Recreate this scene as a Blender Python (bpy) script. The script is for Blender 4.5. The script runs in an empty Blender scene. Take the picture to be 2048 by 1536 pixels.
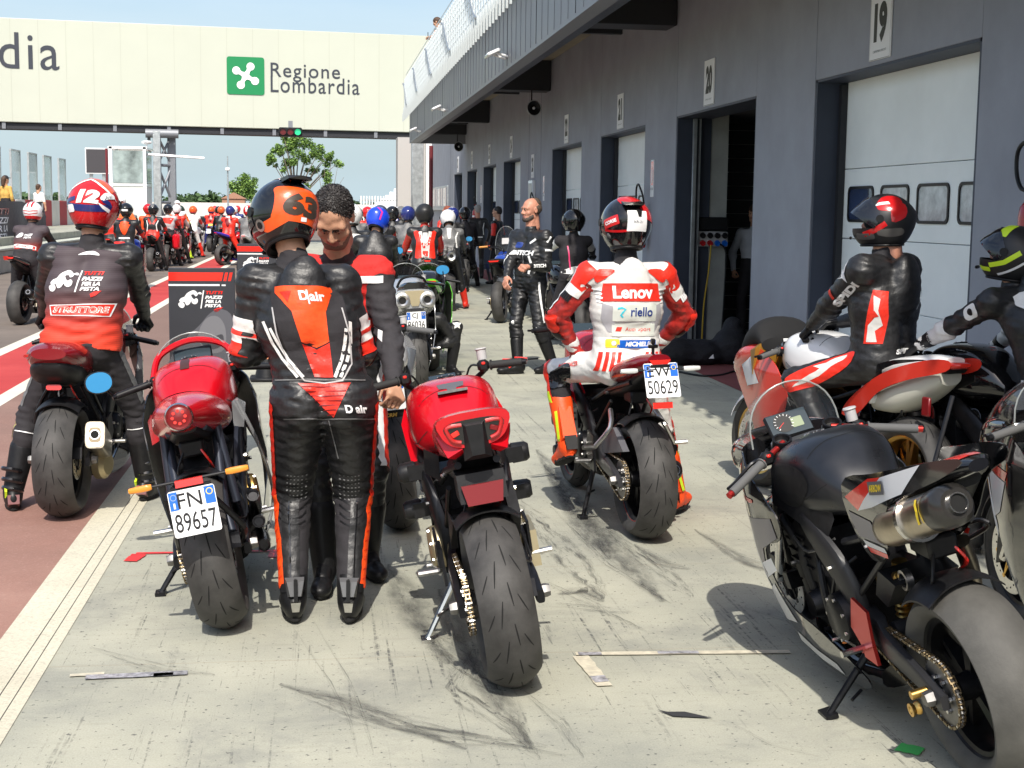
import bpy, bmesh, math, random
import numpy as np
from mathutils import Vector, Matrix
from mathutils.bvhtree import BVHTree
from mathutils.geometry import tessellate_polygon
R_ = math.radians
rnd = random.Random(7)
SC = bpy.context.scene
COL = SC.collection
# ------------------------------------------------------------------ camera, sky, sun, exposure
CAM_H, FPX = 1.70, 2840.0
YAW, PITCH, ROLL = R_(7.6), R_(6.95), R_(0.7)
_f = Vector((math.sin(YAW) * math.cos(PITCH), math.cos(YAW) * math.cos(PITCH), -math.sin(PITCH)))
_r = Vector((math.cos(YAW), -math.sin(YAW), 0)); _u = _r.cross(_f)
_R = _r * math.cos(ROLL) + _u * math.sin(ROLL); _U = -_r * math.sin(ROLL) + _u * math.cos(ROLL)
cd = bpy.data.cameras.new('camera'); cam = bpy.data.objects.new('camera', cd); COL.objects.link(cam)
cd.sensor_width = 36; cd.lens = 36 * FPX / 2048; cd.clip_start = .05; cd.clip_end = 5000
Mc = Matrix((_R, _U, -_f)).transposed().to_4x4(); Mc.translation = (0, 0, CAM_H)
cam.matrix_world = Mc; SC.camera = cam
SUN_EL = R_(50); SUN_AZ_X = -.10                     # sun stands behind the camera, a touch to the left
W = bpy.data.worlds.new('World'); SC.world = W; W.use_nodes = True
_n = W.node_tree.nodes; _l = W.node_tree.links; _n.clear()
wo = _n.new('ShaderNodeOutputWorld'); wb = _n.new('ShaderNodeBackground'); sk = _n.new('ShaderNodeTexSky')
sk.sky_type = 'NISHITA'; sk.sun_disc = False; sk.sun_elevation = SUN_EL; sk.sun_rotation = R_(180 + 4)
sk.air_density = 1.0; sk.dust_density = 3.0; sk.ozone_density = 1.6; sk.altitude = 0
# thin veil of high cloud in the sky itself
tc = _n.new('ShaderNodeTexCoord'); mp = _n.new('ShaderNodeMapping'); mp.inputs['Scale'].default_value = (1.2, 1.2, 6)
nz = _n.new('ShaderNodeTexNoise'); nz.inputs['Scale'].default_value = 2.2; nz.inputs['Detail'].default_value = 8; nz.inputs['Roughness'].default_value = .55
cr = _n.new('ShaderNodeValToRGB'); cr.color_ramp.elements[0].position = .42; cr.color_ramp.elements[1].position = .75
cr.color_ramp.elements[0].color = (0, 0, 0, 1); cr.color_ramp.elements[1].color = (.5, .5, .5, 1)
mx = _n.new('ShaderNodeMix'); mx.data_type = 'RGBA'; mx.inputs[7].default_value = (4.3, 4.9, 5.4, 1)
_l.new(tc.outputs['Generated'], mp.inputs['Vector']); _l.new(mp.outputs[0], nz.inputs['Vector']); _l.new(nz.outputs['Fac'], cr.inputs[0])
_l.new(cr.outputs[0], mx.inputs[0]); _l.new(sk.outputs[0], mx.inputs[6]); 
sp_ = _n.new('ShaderNodeSeparateXYZ'); _l.new(tc.outputs['Generated'], sp_.inputs[0]); hr_ = _n.new('ShaderNodeMapRange'); hr_.inputs[1].default_value = .0; hr_.inputs[2].default_value = .22; hr_.inputs[3].default_value = .9; hr_.inputs[4].default_value = 0
_l.new(sp_.outputs[2], hr_.inputs[0]); mh = _n.new('ShaderNodeMix'); mh.data_type = 'RGBA'; mh.inputs[7].default_value = (3.1, 3.9, 4.25, 1); _l.new(hr_.outputs[0], mh.inputs[0]); _l.new(mx.outputs[2], mh.inputs[6]); _l.new(mh.outputs[2], wb.inputs[0])
wb.inputs[1].default_value = .145; _l.new(wb.outputs[0], wo.inputs[0])
sd = bpy.data.lights.new('sun', 'SUN'); sd.energy = 3.5; sd.angle = R_(.53); sd.color = (1, .95, .86)
sun = bpy.data.objects.new('sun', sd); COL.objects.link(sun)
sun.rotation_euler = Vector((-SUN_AZ_X, math.cos(SUN_EL), -math.sin(SUN_EL))).to_track_quat('-Z', 'Y').to_euler()
SC.view_settings.view_transform = 'Standard'; SC.view_settings.look = 'None'; SC.view_settings.gamma = 1; SC.view_settings.exposure = .50
SC.cycles.max_bounces = 6; SC.cycles.transparent_max_bounces = 8; SC.cycles.glossy_bounces = 3; SC.cycles.transmission_bounces = 4
def ray(px, py, Y=None, X=None, Z=None):
 d = _f * FPX + _R * (px - 1024) + _U * (768 - py)
 t = Y / d.y if Y is not None else (X / d.x if X is not None else (Z - CAM_H) / d.z)
 return Vector((0, 0, CAM_H)) + d * t
def G(px, py): return ray(px, py, Z=0)
V = Vector
# ------------------------------------------------------------------ materials
def S(r, g, b):
 f = lambda c: (c / 255 / 12.92) if c <= 10 else ((c / 255 + .055) / 1.055) ** 2.4
 return (f(r), f(g), f(b), 1)
MATS = {}
def mat(name, col, rough=.5, metal=0., bump=None, var=None, coat=0., spec=.5, alpha=1., trans=0., emit=None):
 """bump=(scale, strength[, distance]); var=(scale, darker, lighter) mottles the base colour"""
 if name in MATS: return MATS[name]
 m = bpy.data.materials.new(name); m.use_nodes = True; MATS[name] = m
 nt = m.node_tree; b = nt.nodes['Principled BSDF']
 if len(col) == 3: col = (*col, 1)
 b.inputs['Base Color'].default_value = col; b.inputs['Roughness'].default_value = rough; b.inputs['Metallic'].default_value = metal
 b.inputs['Coat Weight'].default_value = coat; b.inputs['Coat Roughness'].default_value = .04
 b.inputs['Specular IOR Level'].default_value = spec; b.inputs['Alpha'].default_value = alpha; b.inputs['Transmission Weight'].default_value = trans
 if emit: b.inputs['Emission Color'].default_value = (*emit[:3], 1); b.inputs['Emission Strength'].default_value = emit[3]
 tcn = nt.nodes.new('ShaderNodeTexCoord') if (bump or var) else None
 if var:
  n = nt.nodes.new('ShaderNodeTexNoise'); n.inputs['Scale'].default_value = var[0]; n.inputs['Detail'].default_value = 6; n.inputs['Roughness'].default_value = .6
  r = nt.nodes.new('ShaderNodeValToRGB'); r.color_ramp.elements[0].position = .3; r.color_ramp.elements[1].position = .7
  r.color_ramp.elements[0].color = (*[c * var[1] for c in col[:3]], 1); r.color_ramp.elements[1].color = (*[min(1, c * var[2]) for c in col[:3]], 1)
  nt.links.new(tcn.outputs['Object'], n.inputs['Vector']); nt.links.new(n.outputs['Fac'], r.inputs[0]); nt.links.new(r.outputs[0], b.inputs['Base Color'])
  q = nt.nodes.new('ShaderNodeMapRange'); q.inputs[3].default_value = max(0, rough - .1); q.inputs[4].default_value = min(1, rough + .12)
  nt.links.new(n.outputs['Fac'], q.inputs[0]); nt.links.new(q.outputs[0], b.inputs['Roughness'])
 if bump:
  n = nt.nodes.new('ShaderNodeTexNoise'); n.inputs['Scale'].default_value = bump[0]; n.inputs['Detail'].default_value = 5
  u = nt.nodes.new('ShaderNodeBump'); u.inputs['Strength'].default_value = bump[1]; u.inputs['Distance'].default_value = bump[2] if len(bump) > 2 else .01
  nt.links.new(tcn.outputs['Object'], n.inputs['Vector']); nt.links.new(n.outputs['Fac'], u.inputs['Height']); nt.links.new(u.outputs[0], b.inputs['Normal'])
 return m
LB = (46, .45, .007)
K = mat('black_leather', (.014, .014, .015), .42, bump=LB, var=(30, .75, 1.5))
KC = mat('black_stretch_cloth', (.02, .018, .021), .85, bump=(300, .5, .002), var=(25, .8, 1.3))
KP = mat('black_plastic', (.010, .010, .011), .42, spec=.3, var=(40, .8, 1.3), bump=(500, .15, .001))
KG = mat('gloss_black', (.008, .008, .009), .08, coat=.6)
KM = mat('satin_black_metal', (.014, .014, .016), .36, metal=.5, spec=.4, var=(30, .7, 1.4))
TY = mat('tyre_rubber', (.042, .040, .038), .66, var=(9, .6, 1.6), bump=(90, .25, .003))
TG = mat('tyre_groove', (.006, .006, .006), .9)
RED = mat('red_paint', (.50, .003, .010), .22, coat=.35)
REDB = mat('bright_red_leather', (.74, .028, .012), .42, bump=LB, var=(30, .85, 1.1))
REDD = mat('dark_red_paint', (.19, .003, .008), .2, coat=.4)
ORG = mat('fluorescent_red_orange', (.95, .085, .01), .5, bump=(120, .3, .003), var=(60, .8, 1.05))
WL = mat('white_leather', (.76, .75, .72), .48, bump=LB, var=(20, .9, 1.05))
WP = mat('white_paint', (.8, .8, .8), .2, coat=.7)
WM = mat('white_print', (.82, .82, .82), .6)
GRL = mat('grey_leather', (.14, .14, .14), .5, bump=LB, var=(25, .8, 1.2))
LGR = mat('light_grey_print', (.44, .43, .43), .6)
DGR = mat('dark_grey_print', (.10, .10, .11), .5)
SILV = mat('silver_paint', (.56, .57, .58), .25, metal=.6, coat=.4)
ALU = mat('bare_aluminium', (.62, .61, .59), .33, metal=1, var=(30, .8, 1.1))
DULL = mat('dull_steel', (.20, .195, .19), .45, metal=.9, var=(30, .7, 1.3))
STEEL = mat('polished_steel', (.7, .69, .67), .18, metal=1, var=(20, .8, 1.05))
TITAN = mat('titanium_exhaust', (.33, .29, .23), .32, metal=1, var=(12, .6, 1.25))
GOLD = mat('gold_anodised', (.72, .45, .13), .32, metal=1)
BRNZ = mat('bronze_cover', (.50, .42, .26), .4, metal=.8)
CHN = mat('chain_steel', (.26, .20, .12), .38, metal=1, var=(200, .5, 1.2))
REDM = mat('red_anodised', (.55, .04, .035), .3, metal=.8)
LENS = mat('red_lens', (.17, .004, .006), .35)
LENSB = mat('bright_red_lens', (.75, .03, .02), .12, coat=.5)
AMB = mat('amber_lens', (.8, .28, .03), .15, coat=.4)
BLUP = mat('plate_blue', (.005, .12, .55), .35)
BLU = mat('blue_paint', (.012, .05, .32), .2, coat=.7)
SKIN = mat('tanned_skin', (.55, .30, .19), .5, var=(18, .85, 1.1), bump=(120, .15, .003))
SKINR = mat('ruddy_skin', (.52, .24, .16), .5, var=(18, .85, 1.12), bump=(120, .15, .003))
HAIR = mat('dark_hair', (.014, .011, .010), .55, var=(60, .6, 1.9), bump=(110, .45, .006))
GREYHAIR = mat('grey_hair', (.32, .30, .28), .7, var=(90, .7, 1.3), bump=(140, .8, .008))
BROWNHAIR = mat('brown_hair', (.06, .03, .015), .6, var=(90, .6, 1.6), bump=(140, .8, .008))
STUB = mat('stubble_beard', (.20, .115, .08), .75, var=(160, .7, 1.3))
LIP = mat('lips', (.40, .16, .13), .5)
EYEW = mat('eye_white', (.7, .68, .64), .25); EYEK = mat('eye_dark', (.02, .012, .008), .15)
LIME = mat('fluorescent_yellow', (.62, .85, .03), .45)
GRN = mat('lime_green_paint', (.12, .62, .02), .25, coat=.5)
VIS = mat('dark_visor', (.012, .013, .017), .05, coat=.5)
VISC = mat('clear_visor', (.5, .55, .6), .06, alpha=.45)
GLS = mat('clear_screen', (.45, .47, .45), .05, alpha=.14, spec=.8)
GLSD = mat('smoked_screen', (.03, .02, .02), .05, alpha=.5, spec=.8)
MIRB = mat('blue_mirror_glass', (.05, .30, .60), .12, metal=.4)
MIRS = mat('mirror_glass', (.45, .55, .65), .05, metal=1)
DARK = mat('black_gap', (.004, .004, .004), .9)
DASH = mat('dash_screen', (.03, .045, .055), .12)
YEL = mat('yellow_print', (.85, .62, .03), .5)
CYAN = mat('cyan_print', (.03, .55, .68), .5)
NAVY = mat('navy_print', (.01, .035, .20), .5)
PALEP = mat('pale_panel_print', (.60, .63, .57), .55)
# ------------------------------------------------------------------ mesh builder
def frame_from(d, up=(0, 0, 1)):
 z = V(d).normalized(); x = V(up).cross(z)
 if x.length < 1e-4: x = V((1, 0, 0)).cross(z)
 x.normalize(); return x, z.cross(x), z
class MB:
 def __init__(s): s.v = []; s.f = []; s.m = []; s.mats = []
 def mi(s, m):
  if m not in s.mats: s.mats.append(m)
  return s.mats.index(m)
 def add(s, vs, fs, m, M=None):
  o = len(s.v); k = s.mi(m)
  s.v += [tuple(M @ V(p)) for p in vs] if M is not None else [tuple(p) for p in vs]
  s.f += [tuple(o + i for i in f) for f in fs]; s.m += [k] * len(fs); return s
 def hull(s, pts, m, M=None):
  bm = bmesh.new()
  for p in pts: bm.verts.new(p)
  r = bmesh.ops.convex_hull(bm, input=bm.verts)
  bmesh.ops.delete(bm, geom=[g for g in r['geom_interior'] if isinstance(g, bmesh.types.BMVert)], context='VERTS')
  bmesh.ops.dissolve_limit(bm, angle_limit=.01, verts=bm.verts, edges=bm.edges)
  bmesh.ops.recalc_face_normals(bm, faces=bm.faces)
  bm.verts.index_update()
  vs = [v.co.copy() for v in bm.verts]; fs = [[v.index for v in f.verts] for f in bm.faces]; bm.free()
  return s.add(vs, fs, m, M)
 def box(s, c, sz, m, M=None, bev=0., R=None):
  hx, hy, hz = [q / 2 for q in sz]; b = min(bev, hx * .95, hy * .95, hz * .95)
  T = Matrix.Translation(c) @ (R.to_4x4() if R is not None else Matrix())
  if M is not None: T = M @ T
  if b <= 0:
   vs = [(x, y, z) for x in (-hx, hx) for y in (-hy, hy) for z in (-hz, hz)]
   return s.add(vs, [(0, 1, 3, 2), (4, 6, 7, 5), (0, 4, 5, 1), (2, 3, 7, 6), (0, 2, 6, 4), (1, 5, 7, 3)], m, T)
  pts = []
  for x in (-1, 1):
   for y in (-1, 1):
    for z in (-1, 1):
     pts += [(x * hx, y * (hy - b), z * (hz - b)), (x * (hx - b), y * hy, z * (hz - b)), (x * (hx - b), y * (hy - b), z * hz)]
  return s.hull(pts, m, T)
 def quad(s, a, b, c, d, m): return s.add([a, b, c, d], [(0, 1, 2, 3)], m)
 def tube(s, path, r, m, n=8, caps=True, M=None, sub=0):
  P = [V(p) for p in path]; rr = list(r) if isinstance(r, (list, tuple)) else [r] * len(P)
  if sub and len(P) > 2:
   Q = []; q = []
   for i in range(len(P) - 1):
    p0, p1, p2, p3 = P[max(i - 1, 0)], P[i], P[i + 1], P[min(i + 2, len(P) - 1)]
    for j in range(sub):
     t = j / sub
     Q.append(.5 * ((2 * p1) + (p2 - p0) * t + (2 * p0 - 5 * p1 + 4 * p2 - p3) * t * t + (3 * p1 - p0 - 3 * p2 + p3) * t ** 3)); q.append(rr[i] * (1 - t) + rr[i + 1] * t)
   Q.append(P[-1]); q.append(rr[-1]); P, rr = Q, q
  vs = []; fs = []; x = None
  for i, p in enumerate(P):
   d = (P[min(i + 1, len(P) - 1)] - P[max(i - 1, 0)])
   if d.length < 1e-9: d = V((0, 0, 1))
   d.normalize()
   if x is None: x = frame_from(d)[0]
   else:
    x = x - d * x.dot(d); x.normalize()
   y = d.cross(x)
   for k in range(n):
    a = 2 * math.pi * k / n; vs.append(p + (x * math.cos(a) + y * math.sin(a)) * rr[i])
  for i in range(len(P) - 1):
   for k in range(n):
    fs.append((i * n + k, i * n + (k + 1) % n, (i + 1) * n + (k + 1) % n, (i + 1) * n + k))
  if caps: fs += [tuple(range(n))[::-1], tuple((len(P) - 1) * n + k for k in range(n))]
  return s.add(vs, fs, m, M)
 def lathe(s, prof, m, c=(0, 0, 0), d=(1, 0, 0), n=32, M=None, closed=False):
  """prof: list of (radius, offset along d)"""
  x, y, z = frame_from(d); vs = []; fs = []; c = V(c)
  for r, h in prof:
   for k in range(n):
    a = 2 * math.pi * k / n; vs.append(c + z * h + (x * math.cos(a) + y * math.sin(a)) * r)
  N = len(prof); L = N if closed else N - 1
  for i in range(L):
   j = (i + 1) % N
   for k in range(n): fs.append((i * n + k, i * n + (k + 1) % n, j * n + (k + 1) % n, j * n + k))
  return s.add(vs, fs, m, M)
 def disc(s, c, d, r, m, t=.004, n=24, M=None): return s.lathe([(1e-4, -t / 2), (r, -t / 2), (r, t / 2), (1e-4, t / 2)], m, c, d, n, M)
 def ball(s, c, r, m, n=12, M=None):
  rx = r if isinstance(r, (tuple, list)) else (r, r, r); vs = []; fs = []
  h = n // 2
  for i in range(h + 1):
   p = math.pi * i / h
   for k in range(n):
    a = 2 * math.pi * k / n; vs.append((c[0] + rx[0] * math.sin(p) * math.cos(a), c[1] + rx[1] * math.sin(p) * math.sin(a), c[2] + rx[2] * math.cos(p)))
  for i in range(h):
   for k in range(n): fs.append((i * n + k, (i + 1) * n + k, (i + 1) * n + (k + 1) % n, i * n + (k + 1) % n))
  return s.add(vs, fs, m, M)
 def loft(s, secs, m, sub=4, n=20, M=None, ax='y', caps=True):
  """secs: (pos, centre_a, centre_z, half_width, half_height, exponent[, taper]) along ax"""
  secs = [tuple(q) + (0,) * (7 - len(q)) for q in secs]; S2 = []
  for i in range(len(secs) - 1):
   q0, q1, q2, q3 = [np.array(secs[min(max(i + k, 0), len(secs) - 1)], float) for k in (-1, 0, 1, 2)]
   for j in range(sub):
    t = j / sub
    v = .5 * (2 * q1 + (q2 - q0) * t + (2 * q0 - 5 * q1 + 4 * q2 - q3) * t * t + (3 * q1 - q0 - 3 * q2 + q3) * t ** 3)
    v[3] = max(v[3], .001); v[4] = max(v[4], .001); S2.append(v)
  S2.append(np.array(secs[-1], float)); vs = []; fs = []
  for (p, ca, cz, hw, hh, e, tp) in S2:
   for k in range(n):
    a = 2 * math.pi * (k + .5) / n; c, q = math.cos(a), math.sin(a)
    x = math.copysign(abs(c) ** (2 / e), c) * hw; z = math.copysign(abs(q) ** (2 / e), q) * hh
    x *= 1 + tp * z / max(hh, 1e-4)
    vs.append((ca + x, p, cz + z) if ax == 'y' else ((p, ca + x, cz + z) if ax == 'x' else (ca + x, cz + z, p)))
  N = len(S2)
  for i in range(N - 1):
   for k in range(n): fs.append((i * n + k, (i + 1) * n + k, (i + 1) * n + (k + 1) % n, i * n + (k + 1) % n))
  if caps: fs += [tuple(range(n)), tuple((N - 1) * n + k for k in range(n))[::-1]]
  return s.add(vs, fs, m, M)
 def prism(s, pts, o, u, v, depth, m, M=None):
  """polygon pts (2D) in the frame o,u,v, extruded by depth along u x v"""
  o, u, v = V(o), V(u), V(v); w = u.cross(v).normalized(); n = len(pts)
  a = [o + u * p[0] + v * p[1] for p in pts]; b = [p + w * depth for p in a]
  fs = [tuple(range(n))[::-1], tuple(range(n, 2 * n))] + [(i, (i + 1) % n, n + (i + 1) % n, n + i) for i in range(n)]
  return s.add(a + b, fs, m, M)
 def merge(s, vs, fs, mats_of_faces):
  o = len(s.v); s.v += [tuple(p) for p in vs]; s.f += [tuple(o + i for i in f) for f in fs]; s.m += [s.mi(q) for q in mats_of_faces]; return s
 def build(s, name, parent=None, ang=38, kind=None, label=None, cat=None, group=None, loc=None):
  me = bpy.data.meshes.new(name); me.from_pydata(s.v, [], s.f)
  for m in s.mats: me.materials.append(m)
  me.polygons.foreach_set('material_index', s.m); me.polygons.foreach_set('use_smooth', [True] * len(s.f))
  me.validate(); me.update(); me.set_sharp_from_angle(angle=R_(ang))
  o = bpy.data.objects.new(name, me); COL.objects.link(o)
  if parent: o.parent = parent
  if loc: o.location = loc
  tag(o, label, cat, group, kind); return o
def tag(o, label=None, cat=None, group=None, kind=None):
 for k, v in (('label', label), ('category', cat), ('group', group), ('kind', kind)):
  if v: o[k] = v
 return o
def empty(name, loc, label, cat, group=None, M=None):
 o = bpy.data.objects.new(name, None); COL.objects.link(o); o.empty_display_size = .2
 if M is not None: o.matrix_world = M
 else: o.location = loc
 return tag(o, label, cat, group)
# ------------------------------------------------------------------ flat art: text and polygons as triangles, laid on or wrapped round a surface
def text2d(body, size=1., shear=0., bold=0., space=1.):
 c = bpy.data.curves.new('t', 'FONT'); c.body = body; c.size = size; c.shear = shear; c.offset = bold * size; c.space_character = space
 c.align_x = 'CENTER'; c.align_y = 'CENTER'; c.resolution_u = 4
 o = bpy.data.objects.new('t', c); COL.objects.link(o); bpy.context.view_layer.update()
 me = bpy.data.meshes.new_from_object(o); vs = [(v.co.x, v.co.y) for v in me.vertices]; fs = [tuple(p.vertices) for p in me.polygons]
 bpy.data.objects.remove(o); bpy.data.meshes.remove(me); bpy.data.curves.remove(c)
 return vs, fs
def fit(art, w=None, h=None, c=(0, 0)):
 vs, fs = art
 x0, x1 = min(p[0] for p in vs), max(p[0] for p in vs); y0, y1 = min(p[1] for p in vs), max(p[1] for p in vs)
 sx = w / (x1 - x0) if w else h / (y1 - y0); sy = h / (y1 - y0) if h else sx
 return [((p[0] - (x0 + x1) / 2) * sx + c[0], (p[1] - (y0 + y1) / 2) * sy + c[1]) for p in vs], fs
def poly2d(pts):
 t = tessellate_polygon([[V((p[0], p[1], 0)) for p in pts]])
 return [tuple(p) for p in pts], [tuple(q) for q in t]
def smooth2d(pts, sub=4):
 P = [V((p[0], p[1], 0)) for p in pts]; n = len(P); out = []
 for i in range(n):
  p0, p1, p2, p3 = P[i - 1], P[i], P[(i + 1) % n], P[(i + 2) % n]
  for j in range(sub):
   t = j / sub; q = .5 * ((2 * p1) + (p2 - p0) * t + (2 * p0 - 5 * p1 + 4 * p2 - p3) * t * t + (3 * p1 - p0 - 3 * p2 + p3) * t ** 3); out.append((q.x, q.y))
 return out
def circ2d(c, r, n=24, a0=0, a1=360): return [(c[0] + r * math.cos(R_(a0 + (a1 - a0) * i / (n - (a1 - a0 < 360)))), c[1] + r * math.sin(R_(a0 + (a1 - a0) * i / (n - (a1 - a0 < 360))))) for i in range(n)]
def rrect(x0, y0, x1, y1, r, n=4):
 out = []
 for cx, cy, a in ((x1 - r, y1 - r, 0), (x0 + r, y1 - r, 90), (x0 + r, y0 + r, 180), (x1 - r, y0 + r, 270)):
  out += [(cx + r * math.cos(R_(a + 90 * i / n)), cy + r * math.sin(R_(a + 90 * i / n))) for i in range(n + 1)]
 return out
def band2d(path, w):
 P = [V((p[0], p[1], 0)) for p in path]; L = []; Rr = []
 for i, p in enumerate(P):
  d = (P[min(i + 1, len(P) - 1)] - P[max(i - 1, 0)]).normalized(); n = V((-d.y, d.x, 0)); ww = w[i] if isinstance(w, (list, tuple)) else w
  L.append(p + n * ww / 2); Rr.append(p - n * ww / 2)
 return [(p.x, p.y) for p in L + Rr[::-1]]
def dice(art, step):
 vs, fs = art; bm = bmesh.new(); bv = [bm.verts.new((p[0], p[1], 0)) for p in vs]
 for f in fs:
  try: bm.faces.new([bv[i] for i in f])
  except ValueError: pass
 for ax in (0, 1):
  lo, hi = min(p[ax] for p in vs), max(p[ax] for p in vs); k = math.floor(lo / step) + 1
  while k * step < hi:
   no = V((1, 0, 0)) if ax == 0 else V((0, 1, 0))
   bmesh.ops.bisect_plane(bm, geom=bm.verts[:] + bm.edges[:] + bm.faces[:], plane_co=no * (k * step), plane_no=no); k += 1
 bm.verts.index_update(); r = ([(v.co.x, v.co.y) for v in bm.verts], [tuple(v.index for v in f.verts) for f in bm.faces]); bm.free(); return r
def flat(mb, art, o, u, v, m, off=0.):
 o, u, v = V(o), V(u), V(v); w = u.cross(v).normalized()
 vs, fs = art; mb.add([o + u * p[0] + v * p[1] + w * off for p in vs], fs, m); return mb
def wrap(mb, art, bvh, o, u, v, m, off=.003, step=.02, far=.6, jump=.06):
 """project flat art along -(u x v) onto the surface in bvh; o,u,v is the frame of the art, seen from outside"""
 art = dice(art, step); o, u, v = V(o), V(u).normalized(), V(v).normalized(); w = u.cross(v).normalized(); P = []; ok = []
 for x, y in art[0]:
  q = o + u * x + v * y; hit = bvh.ray_cast(q + w * far, -w, far * 2)
  if hit[0] is None: ok.append(False); P.append(q)
  else:
   ok.append(True); P.append(hit[0] + (hit[1] if hit[1].dot(w) > 0 else -hit[1]).lerp(w, .4).normalized() * off)
 fs = [f for f in art[1] if all(ok[i] for i in f) and max((P[f[i]] - P[f[i - 1]]).length for i in range(len(f))) < jump]
 mb.add(P, fs, m); return mb
def bvh_of(mb): return BVHTree.FromPolygons([V(p) for p in mb.v], mb.f)
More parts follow.
